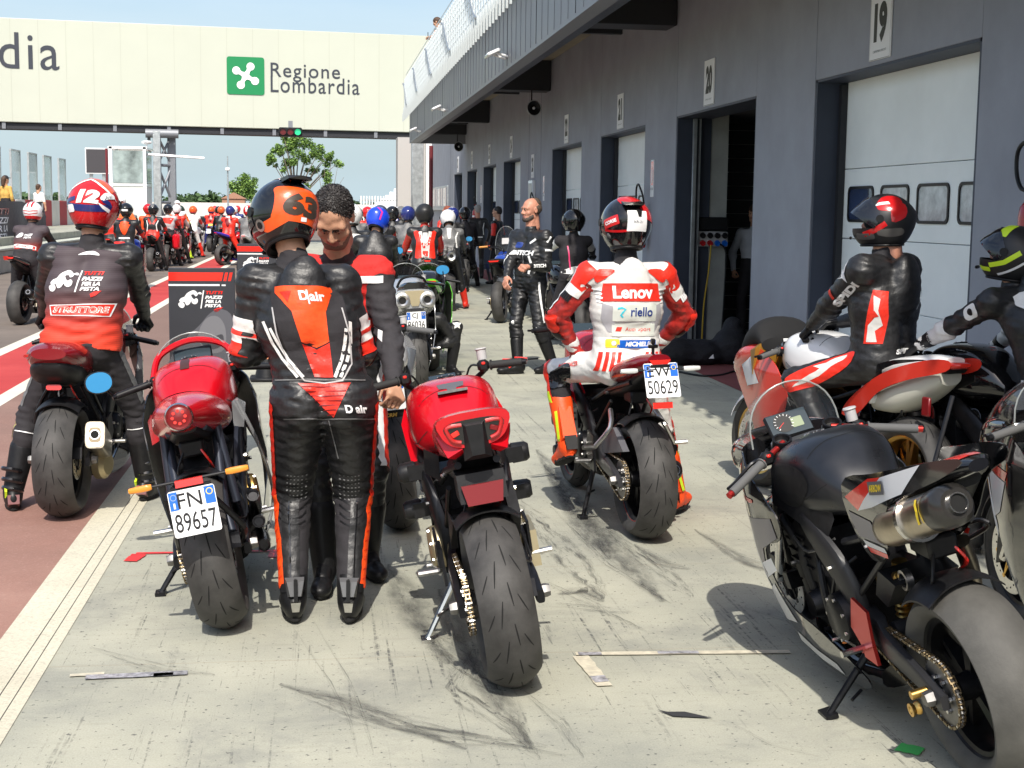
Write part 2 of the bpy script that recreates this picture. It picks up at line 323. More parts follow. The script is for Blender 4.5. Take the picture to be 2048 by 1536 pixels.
# ------------------------------------------------------------------ smooth bodies: distance field of limbs blended together, skinned as one surface
class Field:
 def __init__(s, lo, hi, h):
  s.h = h; s.lo = np.array(lo, float) - 2 * h; n = np.ceil((np.array(hi, float) + 2 * h - s.lo) / h).astype(int) + 1; s.n = n
  s.d = np.full(n, 1., np.float32); s.best = np.full(n, 9., np.float32); s.id = np.zeros(n, np.int16); s.mats = []
  s.ax = [s.lo[i] + h * np.arange(n[i]) for i in range(3)]
 def _blk(s, lo, hi):
  a = np.clip(np.floor((np.array(lo) - s.lo) / s.h).astype(int), 0, s.n - 1); b = np.clip(np.ceil((np.array(hi) - s.lo) / s.h).astype(int) + 1, 1, s.n)
  return tuple(slice(int(a[i]), int(max(b[i], a[i] + 1))) for i in range(3))
 def _put(s, sl, d, k, m):
  if m not in s.mats: s.mats.append(m)
  o = s.d[sl]
  if k > 0:
   q = np.clip(.5 + .5 * (o - d) / k, 0, 1); s.d[sl] = o * (1 - q) + d * q - k * q * (1 - q)
  else: s.d[sl] = np.minimum(o, d)
  w = d < s.best[sl]; s.best[sl] = np.where(w, d, s.best[sl]); s.id[sl] = np.where(w, s.mats.index(m), s.id[sl])
 def cap(s, a, b, ra, rb, m, k=.03):
  a, b = np.array(a, float), np.array(b, float); R = max(ra, rb) + k + 3 * s.h
  sl = s._blk(np.minimum(a, b) - R, np.maximum(a, b) + R)
  X, Y, Z = np.meshgrid(*[s.ax[i][sl[i]] for i in range(3)], indexing='ij', sparse=True)
  ba = b - a; L = max(ba @ ba, 1e-9); t = np.clip(((X - a[0]) * ba[0] + (Y - a[1]) * ba[1] + (Z - a[2]) * ba[2]) / L, 0, 1)
  d = np.sqrt((X - a[0] - t * ba[0]) ** 2 + (Y - a[1] - t * ba[1]) ** 2 + (Z - a[2] - t * ba[2]) ** 2) - (ra + t * (rb - ra))
  s._put(sl, d.astype(np.float32), k, m); return s
 def ell(s, c, r, m, k=.03, A=None, sub=False):
  c = np.array(c, float); A = np.eye(3) if A is None else np.array(A, float); R = max(r) + k + 3 * s.h
  sl = s._blk(c - R, c + R); X, Y, Z = np.meshgrid(*[s.ax[i][sl[i]] - c[i] for i in range(3)], indexing='ij', sparse=True)
  q = [A[i][0] * X + A[i][1] * Y + A[i][2] * Z for i in range(3)]
  k0 = np.sqrt(sum((q[i] / r[i]) ** 2 for i in range(3))); k1 = np.sqrt(sum((q[i] / r[i] ** 2) ** 2 for i in range(3))) + 1e-6
  d = (k0 * (k0 - 1) / k1).astype(np.float32)
  if sub:
   o = s.d[sl]; h = np.clip(.5 - .5 * (o + d) / max(k, 1e-4), 0, 1); s.d[sl] = o * (1 - h) - d * h + k * h * (1 - h); return s
  s._put(sl, d, k, m); return s
 def plane(s, p, n):
  """cut away everything on the side n points to"""
  X, Y, Z = np.meshgrid(*s.ax, indexing='ij', sparse=True)
  s.d = np.maximum(s.d, ((X - p[0]) * n[0] + (Y - p[1]) * n[1] + (Z - p[2]) * n[2]).astype(np.float32)); return s
 def ripple(s, amp, spots=None, wl=(.11, .045), seed=0):
  """soft folds: everywhere a little, stronger near the given (point, reach, gain)"""
  r = np.random.RandomState(seed); X, Y, Z = np.meshgrid(*s.ax, indexing='ij', sparse=True); w = 0
  for _ in range(5):
   p = r.rand(4) * 6.28; fx = 6.28 / wl[0] * (r.rand(2) - .5) * 1.6; fz = 6.28 / wl[1] * (.6 + .7 * r.rand())
   w = w + np.sin(fx[0] * X + fx[1] * Y + fz * Z + p[0] + 1.3 * np.sin(14 * X + p[1]) + 1.3 * np.sin(13 * Y + p[2]))
  g = .35
  for q, R, k in spots or []: g = g + k * np.exp(-((X - q[0]) ** 2 + (Y - q[1]) ** 2 + (Z - q[2]) ** 2) / R ** 2)
  s.d = s.d + (amp * w / 2.5 * g).astype(np.float32); return s
 def mesh(s):
  d = s.d; n = s.n - 1; sg = d < 0
  C = [(i, j, k) for i in (0, 1) for j in (0, 1) for k in (0, 1)]
  sh = lambda A, c: A[c[0]:c[0] + n[0], c[1]:c[1] + n[1], c[2]:c[2] + n[2]]
  cnt = sum(sh(sg, c).astype(np.int8) for c in C); mx_ = (cnt > 0) & (cnt < 8); ids = np.argwhere(mx_)
  if not len(ids): return [], [], []
  idx = -np.ones(n, np.int64); idx[mx_] = np.arange(len(ids)); val = {c: sh(d, c)[mx_] for c in C}
  P = np.zeros((len(ids), 3)); N = np.zeros(len(ids))
  for c in C:
   for a in range(3):
    if c[a] == 0:
     e = list(c); e[a] = 1; e = tuple(e); va, vb = val[c], val[e]; x = (va < 0) != (vb < 0)
     t = np.where(x, va / np.where(va == vb, 1, va - vb), 0); q = np.array(c, float)[None].repeat(len(ids), 0); q[:, a] += t
     P[x] += q[x]; N[x] += 1
  P = (P / N[:, None] + ids) * s.h + s.lo; F = []
  for a in range(3):
   b, c = (a + 1) % 3, (a + 2) % 3
   A0 = [slice(0, None)] * 3; A0[a] = slice(0, n[a]); A1 = [slice(0, None)] * 3; A1[a] = slice(1, n[a] + 1)
   s0, s1 = sg[tuple(A0)], sg[tuple(A1)]; ch = np.argwhere(s0 != s1)
   ch = ch[(ch[:, b] > 0) & (ch[:, c] > 0) & (ch[:, b] < n[b]) & (ch[:, c] < n[c])]
   o = np.zeros(3, int); ob = o.copy(); ob[b] = -1; oc = o.copy(); oc[c] = -1
   q = [idx[tuple((ch + w).T)] for w in (ob + oc, oc, o, ob)]; q = np.stack(q, 1); flip = ~s0[tuple(ch.T)]
   q[flip] = q[flip][:, ::-1]; F.append(q)
  F = np.concatenate(F); F = F[(F >= 0).all(1)]
  ci = np.clip(np.round((P - s.lo) / s.h).astype(int), 0, s.n - 1); mid = s.id[tuple(ci.T)]
  fm = mid[F[:, 0]]
  if len(s.mats) > 1:      # straighten the seams between materials
   A = np.concatenate([F[:, [i, (i + 1) % 4]] for i in range(4)]); fi = np.tile(np.arange(len(F)), 4); key = np.sort(A, 1); o = np.lexsort((key[:, 1], key[:, 0])); k, fo = key[o], fi[o]
   sm = (k[1:] == k[:-1]).all(1) & (fm[fo[1:]] != fm[fo[:-1]]); E = k[1:][sm]
   for _ in range(6):
    S_ = np.zeros_like(P); c = np.zeros(len(P)); np.add.at(S_, E[:, 0], P[E[:, 1]]); np.add.at(S_, E[:, 1], P[E[:, 0]]); np.add.at(c, E[:, 0], 1); np.add.at(c, E[:, 1], 1); q = c >= 2
    P[q] = .45 * P[q] + .55 * S_[q] / c[q][:, None]
  return P, F, [s.mats[i] for i in fm]
 def into(s, mb, M=None):
  P, F, m = s.mesh()
  if len(P) == 0: return mb
  if M is not None: P = [M @ V(p) for p in P]
  mb.merge(P, F.tolist(), m); return mb
def ik(a, t, l1, l2, pole):
 a, t = V(a), V(t); d = t - a; L = min(d.length, (l1 + l2) * .999); d.normalize(); t2 = a + d * L
 x = (l1 * l1 - l2 * l2 + L * L) / (2 * L); h = math.sqrt(max(l1 * l1 - x * x, 0)); p = V(pole); p = (p - d * p.dot(d)).normalized()
 return a + d * x + p * h, t2
def hand_field(wrist, d, n, side, r, m, h=.006, curl=(55, 70, 50), spread=.021, cuff=None, size=1.):
 """five-fingered hand: d points to the fingers, n out of the palm, side to the thumb"""
 d = V(d).normalized(); n = V(n); n = (n - d * n.dot(d)).normalized(); sd = d.cross(n); sd = sd if sd.dot(V(side)) > 0 else -sd; w = V(wrist); z = size
 F = Field([min(q) for q in zip(w - V((.2, .2, .2)) * z, w + V((.2, .2, .2)) * z)], w + V((.2, .2, .2)) * z, h)
 for i in range(4): F.cap(w, w + (d * .085 + sd * (.03 - spread * i)) * z, .019 * z, .0135 * z + r * .2, m, .012)
 F.cap(w - d * .03, w + d * .01, .027 * z, .026 * z, m, .015)
 L = ((.040, .026, .021), (.045, .029, .023), (.042, .027, .022), (.033, .021, .018))
 for i in range(4):
  p = w + (d * .088 + sd * (.031 - spread * i)) * z; a = 0
  for j in range(3):
   a += R_(curl[j] * (1 + .08 * (i - 1))); q = p + (d * math.cos(a) + n * math.sin(a)) * L[i][j] * z; F.cap(p, q, r * (1 - .06 * j), r * (.95 - .07 * j), m, .004); p = q
 p = w + (d * .022 + sd * .026 + n * .008) * z; q = p + (d * .035 + sd * .026 + n * .016) * z; e = q + (d * .03 + n * .022 - sd * .004) * z
 F.cap(p, q, r * 1.35, r * 1.1, m, .012); F.cap(q, e, r * 1.1, r * .9, m, .004)
 if cuff: F.cap(w - d * .085, w - d * .005, .043, .034, cuff, .012)
 return F
class Person:
 """a figure: joints in world space, one continuous skin, clothing and helmet as parts"""
 def __init__(p, label, group=None, pelvis=(0, 0, .9), yaw=0, lean=5, side=0, curve=1., head=(0, 0, 0), feet=None, fdir=None, hands=None, knee=None, elbow=None, look=None, h=.014, s=1., seed=1,
     hand_h=.007, bulk=1., hump=0, shrug=0, hands_dir=None, curl=(55, 70, 50), boots=True, sho=.19, cat='person', ripple=.004, shaft=.24, legs=1., neckl=1.):
  p.look = dict(torso=K, arm=K, fore=None, glove=K, leg=K, shin=None, boot=KP, neck=SKIN, head='helmet'); p.look.update(look or {}); L = p.look
  f = V((-math.sin(R_(yaw)), math.cos(R_(yaw)), 0)); r = V((math.cos(R_(yaw)), math.sin(R_(yaw)), 0)); up = V((0, 0, 1)); p.f, p.r = f, r
  dirn = lambda a: (up * math.cos(R_(a)) + f * math.sin(R_(a)) + r * math.sin(R_(side))).normalized()
  pe = V(pelvis); ch = pe + dirn(lean * (1 - .25 * curve)) * .27 * s; nk = ch + dirn(lean * (1 + .35 * curve)) * .235 * s
  p.sp = (nk - pe).normalized(); p.pe, p.ch, p.nk = pe, ch, nk; bf = r.cross(p.sp) * -1   # front of the chest
  p.front = V(bf) if bf.dot(f) > 0 else -V(bf)
  sh = [nk - p.sp * (.055 - shrug) * s + r * q * sho * s + p.front * .0 for q in (-1, 1)]
  hp = [pe + r * q * .095 * s - up * .03 * s for q in (-1, 1)]
  feet = feet or [pe + r * q * .12 - up * (pe.z - .09) for q in (-1, 1)]; an = [V(q) for q in feet]
  fd = [V(q).normalized() for q in (fdir or [f - r * .15, f + r * .15])]
  kp = knee or [f - r * .25, f + r * .25]; ep = elbow or [-f * .6 - r - up * .4, -f * .6 + r - up * .4]
  kn = []; wr = []; el = []
  hands = hands or [sh[i] - up * .5 + r * (i * 2 - 1) * .08 + f * .05 for i in (0, 1)]
  for i in (0, 1):
   k, a = ik(hp[i], an[i], .43 * s, .42 * s, kp[i]); kn.append(k); an[i] = a
   e, w = ik(sh[i], hands[i], .29 * s, .265 * s, ep[i]); el.append(e); wr.append(w)
  p.sh, p.hp, p.an, p.kn, p.el, p.wr, p.fd, p.s = sh, hp, an, kn, el, wr, fd, s
  hy, hpi, hr = head; hyaw = R_(yaw + hy)
  hf = V((-math.sin(hyaw), math.cos(hyaw), 0)); hrr = V((math.cos(hyaw), math.sin(hyaw), 0))
  hd = (dirn(lean * (1 + .35 * curve) * .45) * .6 + (up * math.cos(R_(hpi)) + hf * math.sin(R_(hpi))) * .4).normalized()
  p.hc = nk + hd * .128 * s * neckl + (up * math.cos(R_(hpi)) + hf * math.sin(R_(hpi))) * .09 * s
  Mh = Matrix((hrr, hf, up)).transposed().to_4x4() @ Matrix.Rotation(R_(-hpi), 4, 'X') @ Matrix.Rotation(R_(hr), 4, 'Y'); Mh.translation = p.hc; p.Mh = Mh
  pts = [pe, ch, nk, p.hc] + sh + hp + an + kn + el + wr
  root = V((sum(q.x for q in an) / 2, sum(q.y for q in an) / 2, 0)); p.root = root
  lo = [min(q[i] for q in pts) - .2 for i in range(3)]; hi = [max(q[i] for q in pts) + .2 for i in range(3)]
  F = Field(lo, hi, h); b = bulk; T = L['torso']
  for q in (-1, 1):
   F.cap(pe + r * q * .072 * s, pe + p.sp * .12 * s + r * q * .062 * s, .118 * b * s, .108 * b * s, L.get('hips', L['leg']), .04)
   F.cap(pe + p.sp * .12 * s + r * q * .062 * s, ch + r * q * .075 * s, .106 * b * s, .118 * b * s, T, .04)
   F.cap(ch + r * q * .075 * s, nk - p.sp * .08 * s + r * q * .10 * s, .118 * b * s, .085 * b * s, T, .04)
   F.cap(nk - p.sp * .07 * s + r * q * .06 * s, sh[(q + 1) // 2], .075 * b * s, .072 * b * s, T, .04)
   F.ell(pe - p.front * .055 * s + r * q * .075 * s - up * .045 * s, (.085 * s, .085 * s, .10 * s), L.get('hips', L['leg']), .04)
  if hump: F.ell(nk - p.sp * .13 * s - p.front * (.10 + .02 * hump) * s, (.10, .055 * hump, .17), T, .05, A=(r, p.front, p.sp))
  F.cap(nk - p.sp * .03, nk + hd * .03 * s, .068 * s, .062 * s, L.get('collar', T), .025); F.cap(nk + hd * .02 * s, p.hc - hd * .04 * s, .056 * s, .056 * s, L['neck'], .012)
  fore = L['fore'] or L['arm']; shin = L['shin'] or L['leg']
  for i in (0, 1):
   q = i * 2 - 1
   F.cap(sh[i], el[i], .066 * b * s, .052 * b * s, L['arm'], .028); F.cap(el[i], wr[i], .052 * b * s, .036 * s, fore, .022)
   F.ell(el[i].lerp(wr[i], .25), (.055 * b * s,) * 3, fore, .03)
   F.cap(hp[i], kn[i], .098 * s * legs, .064 * s * legs, L['leg'], .03); F.cap(kn[i], an[i], .062 * s * legs, .043 * s * legs, shin, .025)
   F.ell(kn[i].lerp(an[i], .3) - fd[i] * .018, (.056 * s, .06 * s, .09 * s), shin, .03)
   F.cap(an[i], an[i] + fd[i] * .10 - up * .03, .04, .036, L['boot'], .02)
  sp = [(pe + p.sp * .1, .16, .9), (pe - up * .08, .18, .9)] + [(q, .12, 1.) for q in kn + el] + [(q, .14, .6) for q in sh]
  if ripple: F.ripple(ripple, sp, seed=seed)
  p.F = F; p.mb = MB(); F.into(p.mb); p.bvh = bvh_of(p.mb); p.kids = []
  p.obj = empty('person', root, label, cat, group); p.M = Matrix.Translation(-root)
  # hands
  for i in (0, 1):
   q = i * 2 - 1; d, n = (hands_dir[i] if hands_dir and hands_dir[i] else ((wr[i] - el[i]).normalized(), -up + r * -q * .6))
   bare = L['glove'] in (SKIN, SKINR); side = V(n).cross(V(d)) * (-q)
   HF = hand_field(wr[i], d, n, side, .0098 if bare else .0125, L['glove'], hand_h, curl=curl if isinstance(curl[0], (int, float)) else curl[i], spread=.0205 if bare else .023, cuff=None if bare else L.get('cuff', L['glove']), size=s)
   if bare: HF.into(p.mb)
   else:
    g = MB(); HF.into(g); p.kids.append(('glove', g))
  if boots:
   for i in (0, 1):
    a, d = an[i], fd[i]; hz = V((d.x, d.y, 0)).normalized(); n = up - d * up.dot(d); n.normalize(); sd = d.cross(n)
    shd = (kn[i] - a).normalized(); BF = Field([min(a[j], (a + d * .25)[j], (a + shd * .26)[j]) - .13 for j in range(3)], [max(a[j], (a + d * .25)[j], (a + shd * .26)[j]) + .13 for j in range(3)], max(.009, h * .75)); B = L['boot']
    BF.cap(a, a + shd * shaft * s, .052 * s, (.052 + .06 * shaft) * s, L.get('shaft', B), .02); BF.ell(a - d * .035 - n * .03, (.05, .042, .055), B, .02, A=(d, sd, n))
    BF.cap(a - n * .04, a + d * .12 - n * .052, .045, .042, B, .025); BF.ell(a + d * .165 - n * .058, (.07, .047, .035), B, .02, A=(d, sd, n))
    BF.ell(a + d * .075 - n * .088, (.155, .045, .014), L.get('sole', DARK), .008, A=(d, sd, n))
    if L.get('kneepad') and True: pass
    g = MB(); BF.into(g); p.kids.append(('boot', g))
 # frames for art: back (seen from behind), chest (seen from the front)
 def back(p, art, m, x=0, y=0, off=.003, step=.02, tilt=0):
  u, v = p.r * math.cos(R_(tilt)) + p.sp * math.sin(R_(tilt)), p.sp * math.cos(R_(tilt)) - p.r * math.sin(R_(tilt))
  return wrap(p.mb, art, p.bvh, p.ch + p.r * x + p.sp * y, u, v, m, off, step)
 def chest(p, art, m, x=0, y=0, off=.003, step=.02): return wrap(p.mb, art, p.bvh, p.ch - p.r * x + p.sp * y, -p.r, p.sp, m, off, step)
 def limb(p, a, b, out, art, m, off=.003, step=.015):
  """art in the frame: v along the limb from a to b (0 at a), seen from the direction out"""
  v = (b - a).normalized(); o_ = V(out); o_ = (o_ - v * o_.dot(v)).normalized(); u = v.cross(o_)
  return wrap(p.mb, art, p.bvh, a, u, v, m, off, step, far=.25, jump=.05)
 def done(p):
  p.mb.v = [tuple(p.M @ V(q)) for q in p.mb.v]; body = p.mb.build('body', p.obj)
  for n, g in p.kids:
   g.v = [tuple(p.M @ V(q)) for q in g.v]; g.build(n, p.obj)
  return p.obj
 def helmet(p, **k): return helmet(p.obj, p.M @ p.Mh, **k)
 def face(p, **k):
  mb = MB(); head(mb, **k); p.mb.merge([p.Mh @ V(q) for q in mb.v], mb.f, [mb.mats[i] for i in mb.m])
# ------------------------------------------------------------------ helmet
def hel_pt(az, el, g=0.):
 """point of the shell: az from the front (+Y), positive to the right; el up"""
 ca, sa, ce, se = math.cos(az), math.sin(az), math.cos(el), math.sin(el)
 x, y, z = .130 * sa * ce, .150 * ca * ce, .140 * se
 if z < 0: z *= 1.12
 fr = max(0, ca)
 if se < .1: y += .026 * fr ** 1.5 * min(1, max(0, (.1 - se) / .5)); x *= 1 - .16 * min(1, max(0, (-.15 - se) / .6)) * (.4 + .6 * fr)
 if ca < 0: y -= .014 * (-ca) * max(0, 1 - abs(se - .25) * 1.6)
 q = V((x, y, z)); return q + q.normalized() * g
def helmet(parent, M, shell=KG, trim=KP, visor='closed', vis=VIS, spoiler=None, art=(), n=48, face=None, band=None, s=1.0, top=None):
 mb = MB(); M = M @ Matrix.Scale(s, 4); NE = 22; e0 = R_(-52); vs = []; fs = []; ms = []
 def grid(az0, az1, el0, el1, na, ne, g, mtl, tgt, close=False):
  o = [[hel_pt(az0 + (az1 - az0) * i / na, el0 + (el1 - el0) * j / ne, g) for i in range(na + (not close))] for j in range(ne + 1)]; w = na + (not close)
  tgt.add([q for r_ in o for q in r_], [(j * w + i, j * w + (i + 1) % w, (j + 1) * w + (i + 1) % w, (j + 1) * w + i) for j in range(ne) for i in range(na)], mtl, M)
 aw, a0, a1 = R_(64), R_(-13), R_(24)
 for j in range(NE + 1):
  for i in range(n):
   az = 2 * math.pi * i / n; el = e0 + (math.pi / 2 - e0) * j / NE
   vs.append(hel_pt(az, el))
 for j in range(NE):
  for i in range(n):
   az = 2 * math.pi * (i + .5) / n; az = az - 2 * math.pi if az > math.pi else az; el = e0 + (math.pi / 2 - e0) * (j + .5) / NE
   if abs(az) < aw and a0 < el < a1: continue
   fs.append((j * n + i, j * n + (i + 1) % n, (j + 1) * n + (i + 1) % n, (j + 1) * n + i))
   ms.append(trim if j == 0 else (band if band and el < R_(-28) else (top if top and el > R_(58) else shell)))
 o = len(mb.v); mb.v += [tuple(M @ q) for q in vs]; mb.f += [tuple(o + i for i in f) for f in fs]; mb.m += [mb.mi(q) for q in ms]
 # neck roll and lining
 ring = [hel_pt(2 * math.pi * i / n, e0) for i in range(n)]; inn = [q * .80 + V((0, 0, -.012)) for q in ring]; up_ = [q * .72 + V((0, 0, .045)) for q in ring]
 mb.add(ring + inn + up_, [(i, n + i, n + (i + 1) % n, (i + 1) % n) for i in range(n)] + [(n + i, 2 * n + i, 2 * n + (i + 1) % n, n + (i + 1) % n) for i in range(n)], KP, M)
 mb.tube([q * 1.005 for q in ring] + [ring[0] * 1.005], .007, KP, 6, False, M)
 if face:   # padded inner shell so that the opening is dark
  mb.ball((0, -.005, .02), (.112, .118, .118), DARK, 16, M)
 else: mb.ball((0, -.005, .0), (.115, .128, .122), DARK, 16, M)
 def fr(az, el, tilt=0):
  q = hel_pt(R_(az), R_(el)); n_ = (hel_pt(R_(az), R_(el), .01) - q).normalized(); u = (hel_pt(R_(az - 2), R_(el)) - hel_pt(R_(az + 2), R_(el))).normalized(); v = n_.cross(u).normalized(); u = v.cross(n_)
  t = R_(tilt); return q, u * math.cos(t) + v * math.sin(t), v * math.cos(t) - u * math.sin(t)
 bare = MB(); bare.add(vs, fs, shell); bv = bvh_of(bare); dec = MB()
 for a in art:
  shp, mtl, az, el = a[:4]; q, u, v = fr(az, el, a[4] if len(a) > 4 else 0); u = u; wrap(dec, shp, bv, q, u, v, mtl, a[5] if len(a) > 5 else .0016, .018, .15, .05)
 if dec.v: mb.merge([M @ V(q) for q in dec.v], dec.f, [dec.mats[i] for i in dec.m])
 if spoiler:
  mb.hull([(x, y, z) for x in (-.05, .05) for y, z in ((-.10, .105), (-.168, .09), (-.172, .075), (-.12, .085))] + [(0, -.185, .085)], spoiler, M)
 # chin vent, visor pivots
 mb.box((0, .172, -.085), (.05, .012, .016), KP, M, .004)
 for q in (-1, 1): mb.disc((q * .129, .02, .012), (q, 0, 0), .020, KP, .012, 16, M)
 ho = mb.build('helmet', parent)
 if visor:
  vm = MB(); T = Matrix.Rotation(R_(34 if visor == 'up' else 0), 4, V((1, 0, 0))); Mv = M @ Matrix.Translation((0, .02, .012)) @ T @ Matrix.Translation((0, -.02, -.012))
  na, ne = 24, 8; w = na + 1; g = .0045
  q = [hel_pt(-R_(84) + 2 * R_(84) * i / na, R_(-16) + R_(45) * j / ne * (1 - .45 * abs(2 * i / na - 1) ** 3), g) for j in range(ne + 1) for i in range(w)]
  q2 = [p_ * .985 for p_ in q]
  F = [(j * w + i, j * w + i + 1, (j + 1) * w + i + 1, (j + 1) * w + i) for j in range(ne) for i in range(na)]; k = len(q)
  rim = [i for i in range(w)] + [j * w + na for j in range(1, ne + 1)] + [ne * w + i for i in range(na - 1, -1, -1)] + [j * w for j in range(ne - 1, 0, -1)]
  vm.add(q + q2, F + [tuple(k + i for i in f[::-1]) for f in F] + [(rim[i], k + rim[i], k + rim[(i + 1) % len(rim)], rim[(i + 1) % len(rim)]) for i in range(len(rim))], vis, Mv)
  vm.build('visor', ho)
 return ho
# ------------------------------------------------------------------ bare head
def head(mb, skin=SKIN, hair=HAIR, style='short', beard=None, h=.0065, s=1., ears=True, brow=None, tufts=0):
 """head at the origin, face to +Y; hair is part of the same skin"""
 F = Field((-.12, -.15, -.20), (.12, .15, .16), h)
 F.ell((0, -.012, .03), (.078, .098, .092), skin, .02); F.ell((0, .035, -.035), (.058, .062, .085), skin, .03); F.ell((0, .055, -.088), (.034, .034, .028), skin, .03)
 F.cap((-.03, .0, -.075), (-.028, .055, -.092), .03, .024, skin, .03); F.cap((.03, .0, -.075), (.028, .055, -.092), .03, .024, skin, .03)
 F.cap((0, -.03, -.06), (0, -.035, -.18), .056, .06, skin, .02)
 F.cap((-.045, .072, .022), (.045, .072, .022), .017, .017, skin, .018)
 for q in (-1, 1):
  F.ell((q * .031, .09, .002), (.019, .016, .012), skin, .014, sub=True); F.ell((q * .046, .062, -.028), (.022, .02, .02), skin, .025)
  F.ell((q * .031, .076, .001), (.0135, .0135, .012), skin, .004); F.ell((q * .031, .079, .0085), (.018, .012, .0055), skin, .004)
  if ears:
   F.ell((q * .081, -.012, -.004), (.010, .021, .033), skin, .01); F.ell((q * .090, -.004, .0), (.006, .010, .016), skin, .006, sub=True)
 F.cap((0, .088, .012), (0, .112, -.026), .008, .013, skin, .010)
 for q in (-1, 1): F.ell((q * .013, .099, -.031), (.010, .012, .008), skin, .006)
 F.cap((-.018, .088, -.057), (.018, .088, -.057), .008, .008, LIP, .006); F.cap((-.015, .086, -.068), (.015, .086, -.068), .0085, .0085, LIP, .006)
 for q in (-1, 1): F.cap((q * .016, .0915, .020), (q * .047, .0775, .022), .0052, .004, brow or hair, .004)
 if style == 'short':
  F.ell((0, -.026, .043), (.085, .1, .090), hair, .006); F.ell((0, -.036, .012), (.085, .085, .058), hair, .006); F.ell((0, -.075, -.0), (.072, .05, .06), hair, .01)
 elif style == 'crop':
  F.ell((0, -.028, .038), (.082, .10, .089), hair, .006); F.ell((0, -.075, -.02), (.068, .045, .065), hair, .01)
 elif style == 'balding':
  F.ell((0, -.04, .012), (.087, .080, .066), hair, .004); F.ell((0, -.05, .05), (.066, .072, .0745), hair, .004)
 elif style == 'long':
  F.ell((0, -.02, .043), (.09, .108, .093), hair, .006); F.cap((0, -.08, .0), (0, -.105, -.16), .075, .055, hair, .03)
 if beard:
  F.cap((-.05, .03, -.07), (-.026, .072, -.098), .022, .02, beard, .012); F.cap((.05, .03, -.07), (.026, .072, -.098), .022, .02, beard, .012); F.ell((0, .074, -.094), (.03, .026, .022), beard, .012)
  F.cap((-.026, .087, -.048), (.026, .087, -.048), .0065, .0065, beard, .004)
 if style in ('short', 'long', 'crop'): F.ripple(.0025, None, (.03, .03), 3)
 F.into(mb)
 if tufts:      # short locks break the smooth outline and the hairline
  rs = random.Random(4); hi = mb.mats.index(hair); hf = [f for f, k in zip(mb.f, mb.m) if k == hi and sum(mb.v[i][2] for i in f) / 4 > -.04]; vs = []; fs = []
  for _ in range(tufts):
   f = rs.choice(hf); a, b, c = [V(mb.v[i]) for i in f[:3]]; n = (b - a).cross(c - a).normalized(); t = V((rs.gauss(0, 1), rs.gauss(0, 1) - .3, rs.gauss(0, 1) - .2)); t = (t - n * t.dot(n)).normalized(); w = n.cross(t) * rs.uniform(.0015, .003); L = rs.uniform(.007, .014); k = len(vs)
   p1 = a + t * L * .5 + n * L * .45; p2 = a + t * L + n * L * rs.uniform(.2, .6); vs += [a - w, a + w, p1 - w, p1 + w, p2]; fs += [(k, k + 1, k + 3, k + 2), (k + 2, k + 3, k + 4)]
  mb.add(vs, fs, hair)
 for q in (-1, 1): mb.ball((q * .031, .0792, -.001), .0105, EYEW, 10); mb.ball((q * .031, .0854, -.0015), .0058, EYEK, 8)
 return mb
